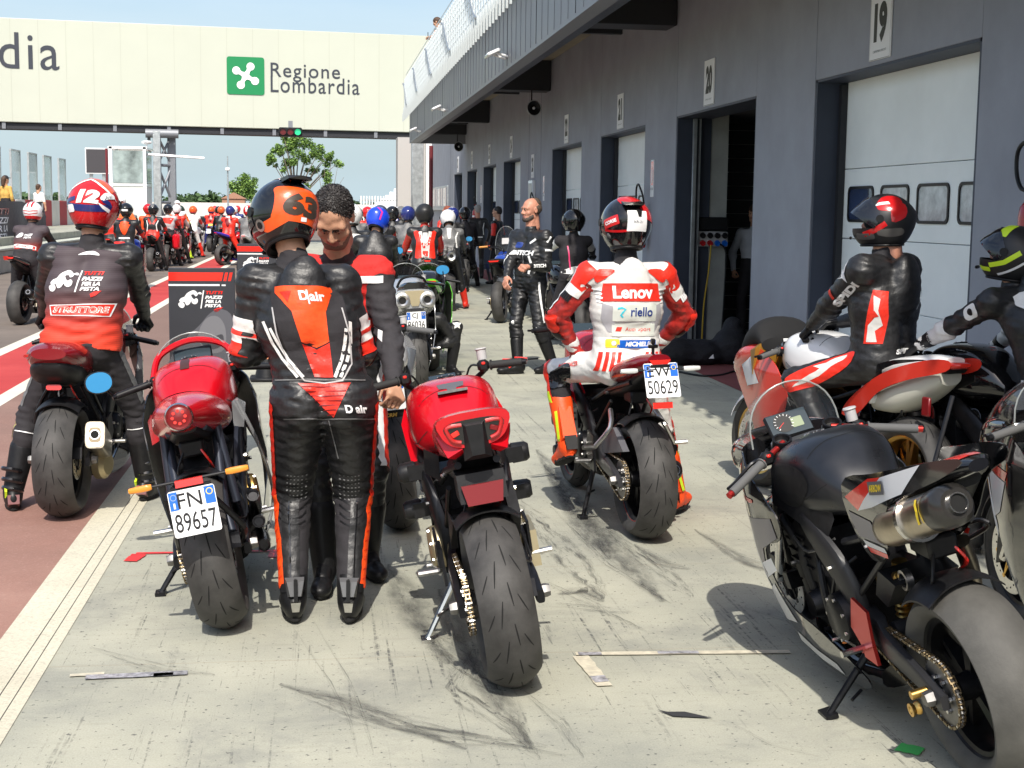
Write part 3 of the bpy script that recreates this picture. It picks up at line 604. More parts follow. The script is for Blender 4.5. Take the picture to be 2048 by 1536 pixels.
# ------------------------------------------------------------------ motorcycles: x right, y forward, z up, origin under the rear axle
RAX, FAX, RR, FR = V((0, 0, .318)), V((0, 1.43, .300)), .318, .300
def tyre_r(x, R, hw): return R - .052 * min(1, abs(x) / hw) ** 2.1
def wheel(root, c, R, w, rim, rear, lod, spokes=5, gro=None, rimstripe=None, disc_mat=STEEL, carrier=None, tym=None):
 hw = w / 2; n = 64 if lod == 0 else (36 if lod == 1 else 22); m = MB()
 m.lathe([(.2175, -.60 * hw), (.222, -.66 * hw), (.222, -.60 * hw), (.200, -.5 * hw), (.192, 0), (.200, .5 * hw), (.222, .60 * hw), (.222, .66 * hw), (.2175, .60 * hw), (.207, .5 * hw), (.200, 0), (.207, -.5 * hw)], rim, c, (1, 0, 0), n, closed=True)
 m.lathe([(.012, -.075), (.040, -.075), (.045, -.03), (.045, .03), (.040, .075), (.012, .075)], rim, c, (1, 0, 0), 20)
 ns = spokes
 for i in range(ns):
  for dd in ((-.16, .16) if lod < 2 else (0,)):
   a = 2 * math.pi * i / ns + .3; b = a + dd * .7
   p = V(c) + V((0, math.cos(a + dd * .3), math.sin(a + dd * .3))) * .035; q = V(c) + V((0, math.cos(b), math.sin(b))) * .198
   t = V((0, -math.sin(b), math.cos(b)))
   m.hull([p + t * e * .014 + V((x, 0, 0)) for e in (-1, 1) for x in (-.03, .03)] + [q + t * e * .010 + V((x, 0, 0)) for e in (-1, 1) for x in (-.013, .013)], rim)
 if rimstripe:
  for q in (-1, 1): m.lathe([(.2175, q * .672 * hw), (.2222, q * .672 * hw)], rimstripe, c, (1, 0, 0), n)
 wo = m.build('wheel', root)
 t = MB(); pr = [(.219, .64 * hw), (.228, .80 * hw), (.243, .93 * hw), (.258, .99 * hw)]
 xs = [math.cos(math.pi * i / (14 if lod < 2 else 8)) * hw for i in range((14 if lod < 2 else 8) + 1)]
 pr += [(tyre_r(x, R, hw), x) for x in xs] + [(r, -x) for r, x in pr[::-1]]
 t.lathe(pr, tym or TY, c, (1, 0, 0), n if lod else 96)
 for (a0, x0, a1, x1, ww) in gro or []:
  L = []; ns_ = 6
  for i in range(ns_ + 1):
   f = i / ns_; a = R_(a0 + (a1 - a0) * f); x = x0 + (x1 - x0) * f; wi = ww * (.35 + .65 * math.sin(math.pi * min(1, f * .9 + .08))); L.append((a, x, wi))
  vs = []
  for k, (a, x, wi) in enumerate(L):
   da, dx = L[min(k + 1, ns_)][0] - L[max(k - 1, 0)][0], L[min(k + 1, ns_)][1] - L[max(k - 1, 0)][1]; da *= R; ln = math.hypot(da, dx) or 1
   for q in (-1, 1):
    aa, xx = a + q * wi / 2 * dx / ln / R, x - q * wi / 2 * da / ln; r = tyre_r(xx, R, hw) + .0008
    vs.append(V(c) + V((xx, math.cos(aa) * r, math.sin(aa) * r)))
  t.add(vs, [(2 * i, 2 * i + 1, 2 * i + 3, 2 * i + 2) for i in range(ns_)], TG)
 t.build('tyre', wo, 50)
 if lod < 2:
  for x in ((.075,) if rear else (-.068, .068)):
   d = MB(); r0, r1 = (.06, .112) if rear else (.105, .160)
   d.lathe([(r0, x - .0025), (r1, x - .0025), (r1, x + .0025), (r0, x + .0025)], disc_mat, c, (1, 0, 0), 40, closed=True)
   cm = carrier or KM; nb = 6
   for i in range(nb):
    a = 2 * math.pi * i / nb; e = V((0, math.cos(a), math.sin(a)))
    for da in (-.22, .22):
     g = V((0, math.cos(a + da), math.sin(a + da))); d.tube([V(c) + V((x, 0, 0)) + g * .04, V(c) + V((x, 0, 0)) + e * (r0 + .006)], .0045, cm, 6)
    d.disc(V(c) + V((x, 0, 0)) + e * (r0 + .006), (1, 0, 0), .010, cm, .009, 10)
    if lod == 0:
     for rr_ in (.3, .55, .8):
      for sx in (-1, 1):
       a2 = a + rr_ * .9; e2 = V((0, math.cos(a2), math.sin(a2))); d.disc(V(c) + V((x + sx * .0026, 0, 0)) + e2 * (r0 + (r1 - r0) * rr_), (1, 0, 0), .0045, DARK, .0012, 8)
   d.build('brake_disc', wo)
 return wo
def arc_shell(m, c, R, hw, a0, a1, mtl, n=24, k=10, dip=.045, th=.006, ear=0):
 """fender: a strip of shell over a wheel between two angles (deg, 0 = forward, 90 = up)"""
 vs = []
 for t in (th, 0):
  for i in range(n + 1):
   a = R_(a0 + (a1 - a0) * i / n)
   for j in range(k + 1):
    x = -hw + 2 * hw * j / k; r = R + t - dip * abs(x / hw) ** 2.4; vs.append(V(c) + V((x, math.cos(a) * r, math.sin(a) * r)))
 N = (n + 1) * (k + 1); f = []
 for i in range(n):
  for j in range(k):
   q = (i * (k + 1) + j, i * (k + 1) + j + 1, (i + 1) * (k + 1) + j + 1, (i + 1) * (k + 1) + j); f += [q, tuple(N + z for z in q[::-1])]
 edge = [j for j in range(k + 1)] + [i * (k + 1) + k for i in range(1, n + 1)] + [n * (k + 1) + j for j in range(k - 1, -1, -1)] + [i * (k + 1) for i in range(n - 1, 0, -1)]
 f += [(edge[i], N + edge[i], N + edge[(i + 1) % len(edge)], edge[(i + 1) % len(edge)]) for i in range(len(edge))]
 m.add(vs, f, mtl); return m
def panel(m, pts, xf, side, mtl, th=.004, off=0., step=.05, sm=True, inner=None):
 """body panel: outline in (y,z), bulged sideways by xf(y,z)"""
 art = dice(poly2d(smooth2d(pts, 4) if sm else pts), step); n = len(art[0])
 o = [(side * (xf(y, z) + off), y, z) for y, z in art[0]]; i_ = [(side * (xf(y, z) + off - th), y, z) for y, z in art[0]]
 m.add(o, art[1], mtl)
 if th:
  m.add(i_, [f[::-1] for f in art[1]], inner or mtl)
  P = smooth2d(pts, 4) if sm else pts; k = len(P); a = [(side * (xf(y, z) + off), y, z) for y, z in P]; b = [(side * (xf(y, z) + off - th), y, z) for y, z in P]
  m.add(a + b, [(j, (j + 1) % k, k + (j + 1) % k, k + j) for j in range(k)], mtl)
 return m
def chain(root, x=-.115, lod=0, sp=.105, fc=(.56, .385), fr=.038, m1=CHN, m2=DULL, sprk=None):
 s = MB(); cx = V((x, 0, RAX.z))
 n = 40 if lod == 0 else 24; vs = []
 for t in (-.003, .003):
  for i in range(n * 2):
   a = math.pi * i / n; r = sp + (.006 if i % 2 else -.003); vs.append(cx + V((t, math.cos(a) * r, math.sin(a) * r)))
  for i in range(n * 2):
   a = math.pi * i / n; vs.append(cx + V((t, math.cos(a) * .062, math.sin(a) * .062)))
 N = n * 2; f = []
 for i in range(N):
  j = (i + 1) % N; f += [(i, j, N + j, N + i), (2 * N + j, 2 * N + i, 3 * N + i, 3 * N + j), (i, 2 * N + i, 2 * N + j, j), (N + j, 3 * N + j, 3 * N + i, N + i)]
 s.add(vs, f, sprk or m2); s.lathe([(.02, -.03), (.05, -.03), (.062, -.012), (.066, 0), (.02, .004)], sprk or m2, cx, (-1, 0, 0), 24)
 for i in range(6):
  a = math.pi * i / 3; s.disc(cx + V((-.008, math.cos(a) * .052, math.sin(a) * .052)), (1, 0, 0), .009, STEEL, .012, 6)
 s.lathe([(.001, .045), (.018, .045), (.02, .02), (.02, -.02)], STEEL, cx, (-1, 0, 0), 6)
 s.build('sprocket', root)
 c = MB(); fy, fz = fc; d = math.hypot(fy, fz - cx.z); base = math.atan2(fz - cx.z, fy); al = math.acos((sp - fr) / d)
 P = []; e = 14
 for i in range(61): a = base + al + (2 * math.pi - 2 * al) * i / 60; P.append(V((x, math.cos(a) * sp, cx.z + math.sin(a) * sp)))
 for i in range(21): a = base - al + 2 * al * i / 20; P.append(V((x, fy + math.cos(a) * fr, fz + math.sin(a) * fr)))
 P.append(P[0]); L = [0]
 for i in range(len(P) - 1): L.append(L[-1] + (P[i + 1] - P[i]).length)
 def at(t):
  t %= L[-1]; i = max(0, min(len(P) - 2, int(np.searchsorted(L, t)) - 1)); return P[i].lerp(P[i + 1], (t - L[i]) / max(L[i + 1] - L[i], 1e-9))
 nl = int(L[-1] / .0159) // 2 * 2; st = L[-1] / nl
 if lod > 0: c.tube([at(i * L[-1] / 70) for i in range(71)], .0075, m1, 6, False)
 else:
  for i in range(nl):
   a, b = at(i * st), at((i + 1) * st); dr = (b - a).normalized(); up = V((1, 0, 0)).cross(dr); h = .0068; o = .0095 if i % 2 else .0065
   for q in (-1, 1):
    pts = [p_ + up * z_ + dr * e_ + V((q * o + t_, 0, 0)) for p_, e_ in ((a, -.0035), (b, .0035)) for z_ in (-h * .75, h * .75) for t_ in (-.0012, .0012)]
    c.add(pts, [(0, 1, 3, 2), (4, 6, 7, 5), (0, 4, 5, 1), (2, 3, 7, 6), (0, 2, 6, 4), (1, 5, 7, 3)], m1)
   c.tube([a - V((.011, 0, 0)), a + V((.011, 0, 0))], .0045, STEEL if i % 4 == 0 else m1, 6)
 c.build('chain', root)
GROOVES = []
for _k in range(14):
 _a = _k * 360 / 14
 GROOVES += [(_a, .012, _a + 15, .020, .0055), (_a + 11, -.016, _a + 28, -.034, .0055), (_a + 8, .040, _a + 20, .068, .005), (_a + 19, -.05, _a + 30, -.078, .005)]
def numplate(root, c, R3, top, num, name='number_plate', w=.177, h=.177):
 """two-line plate with blue side bands; R3 columns = right, up, outward"""
 m = MB(); u, v, n = R3; c = V(c); o = c
 T = Matrix((u, v, n)).transposed().to_4x4(); T.translation = c
 m.prism(rrect(-w / 2, -h / 2, w / 2, h / 2, .010), (0, 0, -.0025), (1, 0, 0), (0, 1, 0), .0025, WM, T)
 add = lambda art, mt, off: m.add([T @ V((x, y, off)) for x, y in art[0]], art[1], mt)
 add(poly2d([(-w * .485, h * .08), (-w * .30, h * .08), (-w * .30, h * .475), (-w * .485, h * .475)]), BLUP, .0008)
 add(poly2d([(w * .27, h * .10), (w * .485, h * .10), (w * .485, h * .475), (w * .27, h * .475)]), BLUP, .0008)
 ring = circ2d((w * .38, h * .36), .013, 20), circ2d((w * .38, h * .36), .010, 20)
 add((ring[0] + ring[1], [(i, (i + 1) % 20, 20 + (i + 1) % 20, 20 + i) for i in range(20)]), YEL, .0012)
 ring = circ2d((-w * .39, h * .36), .012, 20), circ2d((-w * .39, h * .36), .0095, 20)
 add((ring[0] + ring[1], [(i, (i + 1) % 20, 20 + (i + 1) % 20, 20 + i) for i in range(20)]), mat('plate_stars', (.25, .35, .6), .5), .0012)
 add(poly2d([(-w * .41, h * .12), (-w * .37, h * .12), (-w * .37, h * .24), (-w * .41, h * .24)]), WM, .0012)
 if top: add(fit(text2d(top, 1, bold=.006), h=h * .32, c=(-w * .06, h * .265)), KP, .001)
 if num: add(fit(text2d(num, 1, bold=.004), w=w * .88, h=h * .40, c=(0, -h * .20)), KP, .001)
 return m.build(name, root)
def upright(p, back=True, tilt=0):
 """frame of a plate facing backwards, top tilted forward by tilt degrees"""
 t = R_(tilt); return V((1, 0, 0)), V((0, math.sin(t), math.cos(t))), V((0, -math.cos(t), math.sin(t)))
class Bike:
 def __init__(b, name, label, loc, head=0, lean=0, group='motorcycles waiting in the pit lane', lod=1, cat='motorcycle', **k):
  b.lod = lod; b.k = k; g = k.get; b.loc = V(loc)
  b.M = Matrix.Translation(loc) @ Matrix.Rotation(R_(head), 4, 'Z') @ Matrix.Rotation(R_(-lean), 4, 'Y'); b.lean = lean; b.head = head
  r = b.root = empty(name, loc, label, cat, group, b.M)
  rim = g('rim', KM); b.rw = wheel(r, RAX, RR, g('rear_w', .192), rim, True, lod, gro=g('gro'), rimstripe=g('rimstripe'), tym=g('tym')); b.fw = wheel(r, FAX, FR, .122, g('rimf', rim), False, lod, carrier=g('carrier'), rimstripe=g('rimstripe'), gro=[(a[0], a[1] * .6, a[2], a[3] * .6, a[4]) for a in g('gro')] if g('gro') else None)
  b.chassis()
  if g('tank', True): b.tank()
 def w(b, x, y, z): return b.M @ V((x, y, z))
 def chassis(b):
  r, g, lod = b.root, b.k.get, b.lod
  # engine
  e = MB(); E, E2 = g('engine', KM), g('cover', g('engine', KM))
  e.hull([(x, y, z) for x in (-.15, .15) for y, z in ((.55, .30), (.95, .30), (1.0, .42), (.86, .50), (.58, .52))], E)
  e.hull([(x, y, z) for x in (-.16, .16) for y, z in ((.74, .48), (.98, .44), (1.06, .60), (.90, .68), (.76, .66))], E)
  e.box((0, .72, .27), (.20, .34, .07), E, bev=.02)
  for s, yy in ((-1, .60), (1, .64)):
   e.lathe([(.001, .035), (.062, .035), (.085, .02), (.09, -.02)], E2, (s * .165, yy, .40), (s, 0, 0), 24)
   e.lathe([(.001, .03), (.045, .03), (.06, -.02)], E2, (s * .16, .84, .38), (s, 0, 0), 20)
   if lod < 2:
    for i in range(7): a = i * .9; e.disc((s * .19, yy + math.cos(a) * .074, .40 + math.sin(a) * .074), (1, 0, 0), .007, ALU, .012, 6)
  for i in range(4 if lod == 0 else 0): e.box((0, .90 + i * .012, .52 + i * .035), (.34, .2, .006), KM)
  e.build('engine', r)
  # header pipes
  if lod < 2 or g('headers', True):
   h = MB()
   for x in (-.10, -.035, .035, .10): h.tube([(x, 1.0, .58), (x, 1.10, .50), (x * .9, 1.06, .30), (x * .6, .92, .225), (x * .3 + .03, .66, .215)], .019, TITAN, 8, sub=4)
   h.tube([(.03, .68, .215), (.06, .50, .22)] + ([(.10, .38, .26)] if g('exhaust') != 'under' else [(.12, .36, .30), (.125, .22, .44), (.11, .14, .60), (.07, .08, .73)]), .028, TITAN, 10, sub=4); h.build('exhaust_header', r)
  # frame
  f = MB(); fm = g('frame', KM)
  for s in (-1, 1):
   f.loft([(.50, s * .125, .42, .022, .10, 3), (.56, s * .145, .55, .020, .09, 3), (.74, s * .165, .70, .018, .06, 3), (.95, s * .125, .79, .018, .06, 3), (1.06, s * .045, .84, .02, .06, 3)], fm, 4, 12)
   f.tube([(s * .11, .58, .66), (s * .10, .28, .76), (s * .07, -.02, .83)], .014, fm, 8); f.tube([(s * .12, .53, .48), (s * .10, .25, .70)], .011, fm, 8)
  f.tube([(0, 1.03, .90), (0, 1.11, .72)], .036, fm, 12); f.build('frame', r)
  # swingarm
  s = MB(); sm = g('swing', KM); single = g('single')
  for q in (-1, 1):
   if single and q == 1: continue
   xo = .142 if not single else .135
   s.loft([(.54, q * .095, .385, .03, .055, 4), (.40, q * .115, .385, .026, .06, 4), (.30, q * .134, .37, .018, .045, 4), (.10, q * xo, .345, .016, .036, 4), (.0, q * xo, RAX.z, .016, .034, 4), (-.055, q * xo, RAX.z - .004, .014, .024, 4)], sm, 4, 14)
   s.lathe([(.001, .03), (.022, .03), (.026, .015), (.026, 0)], DULL, (q * (xo + .012), 0, RAX.z), (q, 0, 0), 6)
  s.tube([(-.09, .36, .40), (.09, .36, .40)], .03, sm, 10); s.build('swingarm', r)
  if g('shock', True) and lod < 2:
   k = MB(); k.tube([(0, .44, .38), (0, .42, .60)], .026, g('shockm', KM), 12)
   for i in range(9): k.lathe([(.034, -.005), (.041, 0), (.034, .005)], g('spring', KM), (0, .44 - i * .002, .41 + i * .02), (0, -.1, 1), 16)
   k.build('shock_absorber', r)
  if g('chain', True): chain(r, -.118, 0 if lod == 0 else 1)
  # fork
  k = MB(); fm2 = g('fork', ALU); ax = V((0, 1.065, .90)); d = (FAX + V((0, -.03, 0)) - ax).normalized()
  for q in (-1, 1):
   p = V((q * .105, 0, 0)); k.tube([ax + p - d * .03, ax + p + d * .40], .027, g('fork_tube', g('fork', ALU)), 12); k.tube([ax + p + d * .36, FAX + V((q * .105, -.02, .0))], .022, STEEL, 12)
   k.hull([FAX + V((q * .105 + x, y, z)) for x in (-.018, .018) for y, z in ((-.06, .02), (.02, -.03), (-.005, .11), (-.06, .11))], KM)
  for t in (.04, .20): k.box(ax + d * t, (.27, .055, .030), KM, bev=.012, R=Matrix.Rotation(R_(-24), 3, 'X'))
  k.build('fork', r)
  if lod < 2:
   for q in (-1, 1):
    c = MB(); c.hull([FAX + V((q * .088 + x, y, z)) for x in (-.03, .03) for y, z in ((-.15, .06), (-.175, .00), (-.125, -.01), (-.095, .05))], g('caliper', KM)); c.build('brake_caliper', r)
  m = MB(); arc_shell(m, FAX, .322, .075, 25, 165, g('fender', g('col', KP)), 18, 8, .05); m.build('front_fender', r)
  if lod < 2:
   m = MB(); m.box((0, 1.12, .56), (.30, .035, .24), KP, bev=.01, R=Matrix.Rotation(R_(8), 3, 'X')); m.build('radiator', r)
   for q in (-1, 1):
    m = MB(); pm = g('rearset', KM); m.hull([(q * .165 + x, y, z) for x in (-.006, .006) for y, z in ((.46, .30), (.36, .30), (.38, .44), (.46, .46))], pm); m.build('footrest_bracket', r)
    m = MB(); m.tube([(q * .17, .42, .35), (q * .265, .41, .355)], .012, g('peg', ALU), 8); m.tube([(q * .18, .44, .33), (q * .185, .60, .33), (q * .22, .605, .33)], .007, g('peg', ALU), 6); m.build('footpeg', r)
  if b.lean:
   th = R_(b.lean); m = MB(); fx = g('stand_x', -.30); z0 = -fx * math.tan(th) + .012
   km = g('standm', KM); m.tube([(-.12, .56, .27), (fx, g('stand_y', .50), z0)], [.015, .012], km, 8); m.hull([(fx + x, g('stand_y', .50) + y, z0 + z) for x in (-.025, .02) for y in (-.03, .045) for z in (-.010, .006)], km); m.tube([(fx * .62, .53, .16), (fx * .62 - .05, .50, .15)], .006, km, 6); m.build('side_stand', r)
 def tank(b):
  c = b.k.get('tankc', b.k.get('col', KP)); m = MB(); w = b.k.get('tank_w', 1.); dz = b.k.get('tank_dz', 0)
  ts = [(.50, 0, .815, .07 * w, .045, 2.4), (.56, 0, .845, .115 * w, .085, 2.6), (.68, 0, .875, .165 * w, .135, 2.9, -.08), (.82, 0, .885, .185 * w, .145, 3.2, -.06), (.95, 0, .885, .178 * w, .13, 3.3, -.04), (1.04, 0, .87, .14 * w, .095, 3), (1.08, 0, .855, .09 * w, .05, 2.5)]
  m.loft([(q[0], 0, q[2] + dz - b.k.get('nose_dip', 0) * max(0, q[0] - .72) / .3) + q[3:] for q in ts], c, 5, 32); dz -= b.k.get('nose_dip', 0) * .7
  b.tank_mb = m; b.tank_o = m.build('fuel_tank', b.root, 60); b.tank_bvh = bvh_of(m)
  if b.lod < 2:
   q = MB(); q.lathe([(.001, .012), (.034, .012), (.040, .006), (.042, -.006)], KM, (0, .93, 1.014 + dz), (0, .22, 1), 24)
   for i in range(6): a = i * math.pi / 3; q.disc((.031 * math.cos(a), .93 + .031 * math.sin(a), 1.028 + dz - .007 * math.sin(a)), (0, .22, 1), .004, ALU, .004, 8)
   q.build('filler_cap', b.root)
 def seat(b, z=.82, m=KP, y0=.50, y1=.16, hw=.125):
  q = MB(); q.loft([(y0, 0, z - .005, hw * .55, .03, 2.6), (y0 - .10, 0, z, hw * .95, .035, 2.8), (y1 + .05, 0, z + .025, hw * 1.1, .035, 2.8), (y1, 0, z + .04, hw, .03, 2.6)], m, 4, 20); return q.build('seat', b.root)
 def tail(b, col=None, secs=None, light='bar', under=KP, name='tail_cowl', keep=False):
  m = MB(); secs = secs or [(.30, 0, .83, .125, .045, 2.8), (.10, 0, .87, .125, .055, 2.8), (-.12, 0, .925, .095, .05, 2.6), (-.30, 0, .965, .055, .028, 2.4)]
  m.loft(secs, col or b.k.get('col', KP), 5, 24); b.tail_mb = m
  o = m.build(name, b.root, 50); y, _, z, hw, hh = secs[-1][:5]
  u = MB(); u.loft([(.34, 0, .755, .09, .05, 3), (.10, 0, .80, .085, .04, 3), (secs[-1][0] + .10, 0, z - .06, .05, .025, 3)], under, 4, 14); u.build('undertray', b.root)
  if light == 'bar': l = MB(); l.hull([(q * (hw - .004) * a, y - .004 - t, z + e) for q in (-1, 1) for a, e in ((1, .008), (.7, -.014)) for t in (0, .012)], LENSB); l.build('tail_light', b.root)
  return o
 def bars(b, kind='clip', z=.90, y=1.0, hw=.33, drop=6, mirrors=None, gripm=KP, levm=KM, end=KM, collar=None, sweep=14, barm=KM, steer=0):
  r = b.root; old = set(r.children_recursive)
  t = MB(); ax = V((0, 1.06, .91)); t.hull([ax + V((x, yy, zz)) for x, yy in ((-.13, .0), (-.10, -.05), (.13, .0), (.10, -.05), (-.06, .045), (.06, .045)) for zz in (-.012, .012)], b.k.get('clamp', KM))
  for q in (-1, 1): t.lathe([(.001, .03), (.024, .03), (.030, .02), (.030, -.01)], b.k.get('forkcap', ALU), ax + V((q * .105, 0, 0)), (0, -.40, 1), 16)
  t.lathe([(.001, .022), (.014, .022), (.016, 0)], ALU, ax + V((0, -.02, 0)), (0, -.4, 1), 6); t.build('top_yoke', r)
  hb = MB(); b.grip = []
  if kind == 'wide':
   P = [(-hw, y - .10, z), (-hw + .13, y - .06, z + .005), (-.16, y + .0, z - .03), (-.08, y + .04, z - .075), (.08, y + .04, z - .075), (.16, y, z - .03), (hw - .13, y - .06, z + .005), (hw, y - .10, z)]
   hb.tube(P, .0115, barm, 10, sub=4)
   for x in (-.05, .05): hb.box((x, y + .04, z - .08), (.03, .04, .05), KM, bev=.008)
  else:
   for q in (-1, 1): hb.tube([(q * .10, y + .05, z + .02), (q * hw, y + .05 - (hw - .10) * math.tan(R_(sweep)) , z - (hw - .1) * math.tan(R_(drop)))], .0115, collar or KM, 10); hb.lathe([(.028, -.018), (.036, -.018), (.036, .018), (.028, .018)], KM, (q * .105, y + .05, z + .02), (0, -.4, 1), 16, closed=True)
  hb.build('handlebar', r)
  for q in (-1, 1):
   e = V((q * hw, y - .10, z)) if kind == 'wide' else V((q * hw, y + .05 - (hw - .10) * math.tan(R_(sweep)), z - (hw - .1) * math.tan(R_(drop))))
   i_ = V((q * (hw - .13), y - .06, z + .005)) if kind == 'wide' else V((q * .10, y + .05, z + .02)).lerp(e, .42)
   d = (e - i_).normalized(); g = MB(); g.tube([i_, i_ + d * .006, i_ + d * .006, e], [.022, .022, .0165, .0165], gripm, 14); g.tube([e, e + d * .018], .0125, end, 10); g.build('grip', r); b.grip.append((i_ + e) / 2)
   if b.lod < 2:
    s = MB(); s.box(i_ - d * .03, (.05, .04, .05), KP, bev=.012); s.box(i_ - d * .03 + V((0, -.018, .012)), (.016, .012, .012), LENSB, bev=.003); s.build('switchgear', r)
    fw = V((0, 1, 0)) - d * d.y; fw.normalize(); l = MB(); l.tube([i_ - d * .03 + fw * .025, i_ + d * .0 + fw * .058, i_ + d * .10 + fw * .052 - V((0, 0, .004)), i_ + d * .155 + fw * .045], [.008, .0075, .006, .007], levm, 8, sub=3); l.build('lever', r)
    if q > 0 or b.k.get('two_res'): s = MB(); s.lathe([(.001, .05), (.024, .05), (.026, .045), (.021, .04), (.021, 0), (.001, 0)], b.k.get('resm', LGR), i_ - d * .04 + fw * .05 + V((0, 0, .02)), (0, .1, 1), 16); s.build('fluid_reservoir', r)
    # hose
    h = MB(); h.tube([i_ - d * .06 + fw * .03, V((q * .12, y + .14, z - .02)), V((q * .06, y + .12, z - .16))], .005, KP, 6, sub=4); h.build('brake_hose', r)
   if mirrors and q in mirrors.get('sides', (-1, 1)):
    mm = MB(); mo = mirrors.get('off', (.03, .0, .13)); c = e + V((q * mo[0], mo[1], mo[2])); mm.tube([e + d * .01, e.lerp(c, .5) + V((q * .01, .01, 0)), c], .006, KM, 8)
    mr = mirrors.get('r', (.06, .045)); nv = V((-q * .12, -1, .06)).normalized(); u, v, w_ = frame_from(nv)
    Mx = Matrix((u, v, w_)).transposed().to_4x4(); Mx.translation = c + nv * .008
    mm.loft([(-.02, 0, 0, mr[0] * .5, mr[1] * .5, 2.2), (-.008, 0, 0, mr[0], mr[1], 2.2), (.004, 0, 0, mr[0], mr[1], 2.2)], KP, 2, 24, Mx, 'z'); ms = mm.build('mirror', r)
    gm = MB(); gm.loft([(.0045, 0, 0, mr[0] * .93, mr[1] * .93, 2.2), (.0055, 0, 0, mr[0] * .93, mr[1] * .93, 2.2)], mirrors.get('m', MIRS), 1, 24, Mx, 'z'); gm.build('mirror_glass', ms)
  if steer:
   T = Matrix.Translation((0, 1.06, 0)) @ Matrix.Rotation(R_(steer), 4, 'Z') @ Matrix.Translation((0, -1.06, 0))
   for o in set(r.children_recursive) - old: o.data.transform(T)
 def dash(b, c=(0, 1.12, .97), w=.15, h=.09, tilt=35, m=DASH, frame=KP, dials=False):
  d = MB(); Rm = Matrix.Rotation(R_(tilt), 3, 'X'); d.box(c, (w + .014, h + .014, .022), frame, bev=.008, R=Rm); d.box(V(c) + Rm @ V((0, 0, .0115)), (w, h, .004), m, R=Rm)
  if dials:
   o = V(c) + Rm @ V((-.02, .005, .0145)); u, v = Rm @ V((1, 0, 0)), Rm @ V((0, 1, 0)); flat(d, poly2d(circ2d((0, 0), .040, 28)), o, u, v, KP, .0006)
   for i in range(13): a = R_(225 - i * 22); flat(d, poly2d(band2d([(math.cos(a) * .03, math.sin(a) * .03), (math.cos(a) * .038, math.sin(a) * .038)], .002)), o, u, v, WM, .0012)
   flat(d, poly2d(band2d([(0, 0), (-.026, -.018)], .002)), o, u, v, LENSB, .0016); flat(d, poly2d(rrect(.028, -.03, .072, .012, .004)), V(o), u, v, mat('lcd_screen', (.22, .27, .16), .3), .0008)
  d.build('instrument', b.root)
 def screen(b, y0=1.10, y1=1.62, z0=.93, z1=.84, top=1.10, hw=.17, m=GLS, arch=None):
  """bubble screen: arched rings from the rear edge to the nose"""
  s = MB(); vs = []; n = 16; k = 10
  for t in (0, .003):
   for i in range(k + 1):
    f = i / k; y = y0 + (y1 - y0) * f; zz = z0 + (z1 - z0) * f; hgt = (top - z0) * math.cos(f * math.pi / 2) ** .8 + .012; w = hw * (1 - .55 * f ** 1.6)
    for j in range(n + 1):
     a = math.pi * j / n; vs.append((math.cos(a) * (w - t), y, zz + math.sin(a) ** .75 * (hgt - t)))
  N = (k + 1) * (n + 1); f = []
  for i in range(k):
   for j in range(n):
    q = (i * (n + 1) + j, (i + 1) * (n + 1) + j, (i + 1) * (n + 1) + j + 1, i * (n + 1) + j + 1); f += [q, tuple(N + z for z in q[::-1])]
  e = [j for j in range(n + 1)]; f += [(e[j], N + e[j], N + e[j + 1], e[j + 1])[::-1] for j in range(n)]
  s.add(vs, f, m); s.tube([vs[j] for j in range(n + 1)], .0035, mat('screen_edge', (.35, .37, .36), .2, alpha=.7), 6); s.build('windscreen', b.root)
 def fairing(b, col, inner=KP, art=(), art2=None, nose=True, belly=True, side_pts=None):
  g = b.k.get; xf = lambda y, z: .265 - .35 * max(0, y - 1.05) ** 1.25 * (1 if y > 1.05 else 0) - .35 * max(0, .55 - z) ** 1.6 - .25 * max(0, z - .78) - .10 * max(0, .85 - y)
  b.xf = xf
  pts = side_pts or [(1.02, .86), (1.25, .90), (1.55, .80), (1.62, .72), (1.42, .60), (1.22, .47), (1.14, .30), (.98, .17), (.62, .13), (.50, .20), (.62, .34), (.82, .50), (.80, .66), (.88, .78)]
  for q in (-1, 1):
   m = MB(); panel(m, pts, xf, q, col, .005, 0, .05, inner=inner)
   for a in art: panel(m, a[0], xf, q, a[1], 0, .0022 + .0008 * (len(a) > 2), .04, sm=False)
   m.build('side_fairing', b.root, 50)
  m = MB()   # belly pan joining the sides
  if belly: m.loft([(.52, 0, .175, .11, .045, 3), (.75, 0, .15, .13, .04, 3), (1.0, 0, .175, .13, .045, 3), (1.13, 0, .26, .09, .05, 2.6)], g('belly', col), 3, 16); m.build('belly_pan', b.root)
  if nose:
   m = MB(); m.loft([(1.22, 0, .875, .200, .06, 3), (1.40, 0, .835, .185, .085, 2.8), (1.56, 0, .785, .135, .085, 2.5), (1.67, 0, .735, .07, .06, 2.3), (1.71, 0, .71, .02, .02, 2)], g('nosec', col), 5, 24); m.build('nose_fairing', b.root, 60)
   m = MB(); m.hull([(x, y, z) for x in (-.09, .09) for y, z in ((1.10, .90), (1.26, .88), (1.26, .80), (1.12, .84))], KP); m.build('dash_bracket', b.root)
   if b.lod < 2 or g('lights'):
    for q in (-1, 1): l = MB(); l.ball((q * .075, 1.615, .765), (.035, .022, .016), mat('headlamp_glass', (.5, .52, .55), .06, coat=.6), 12); l.build('headlight', b.root)
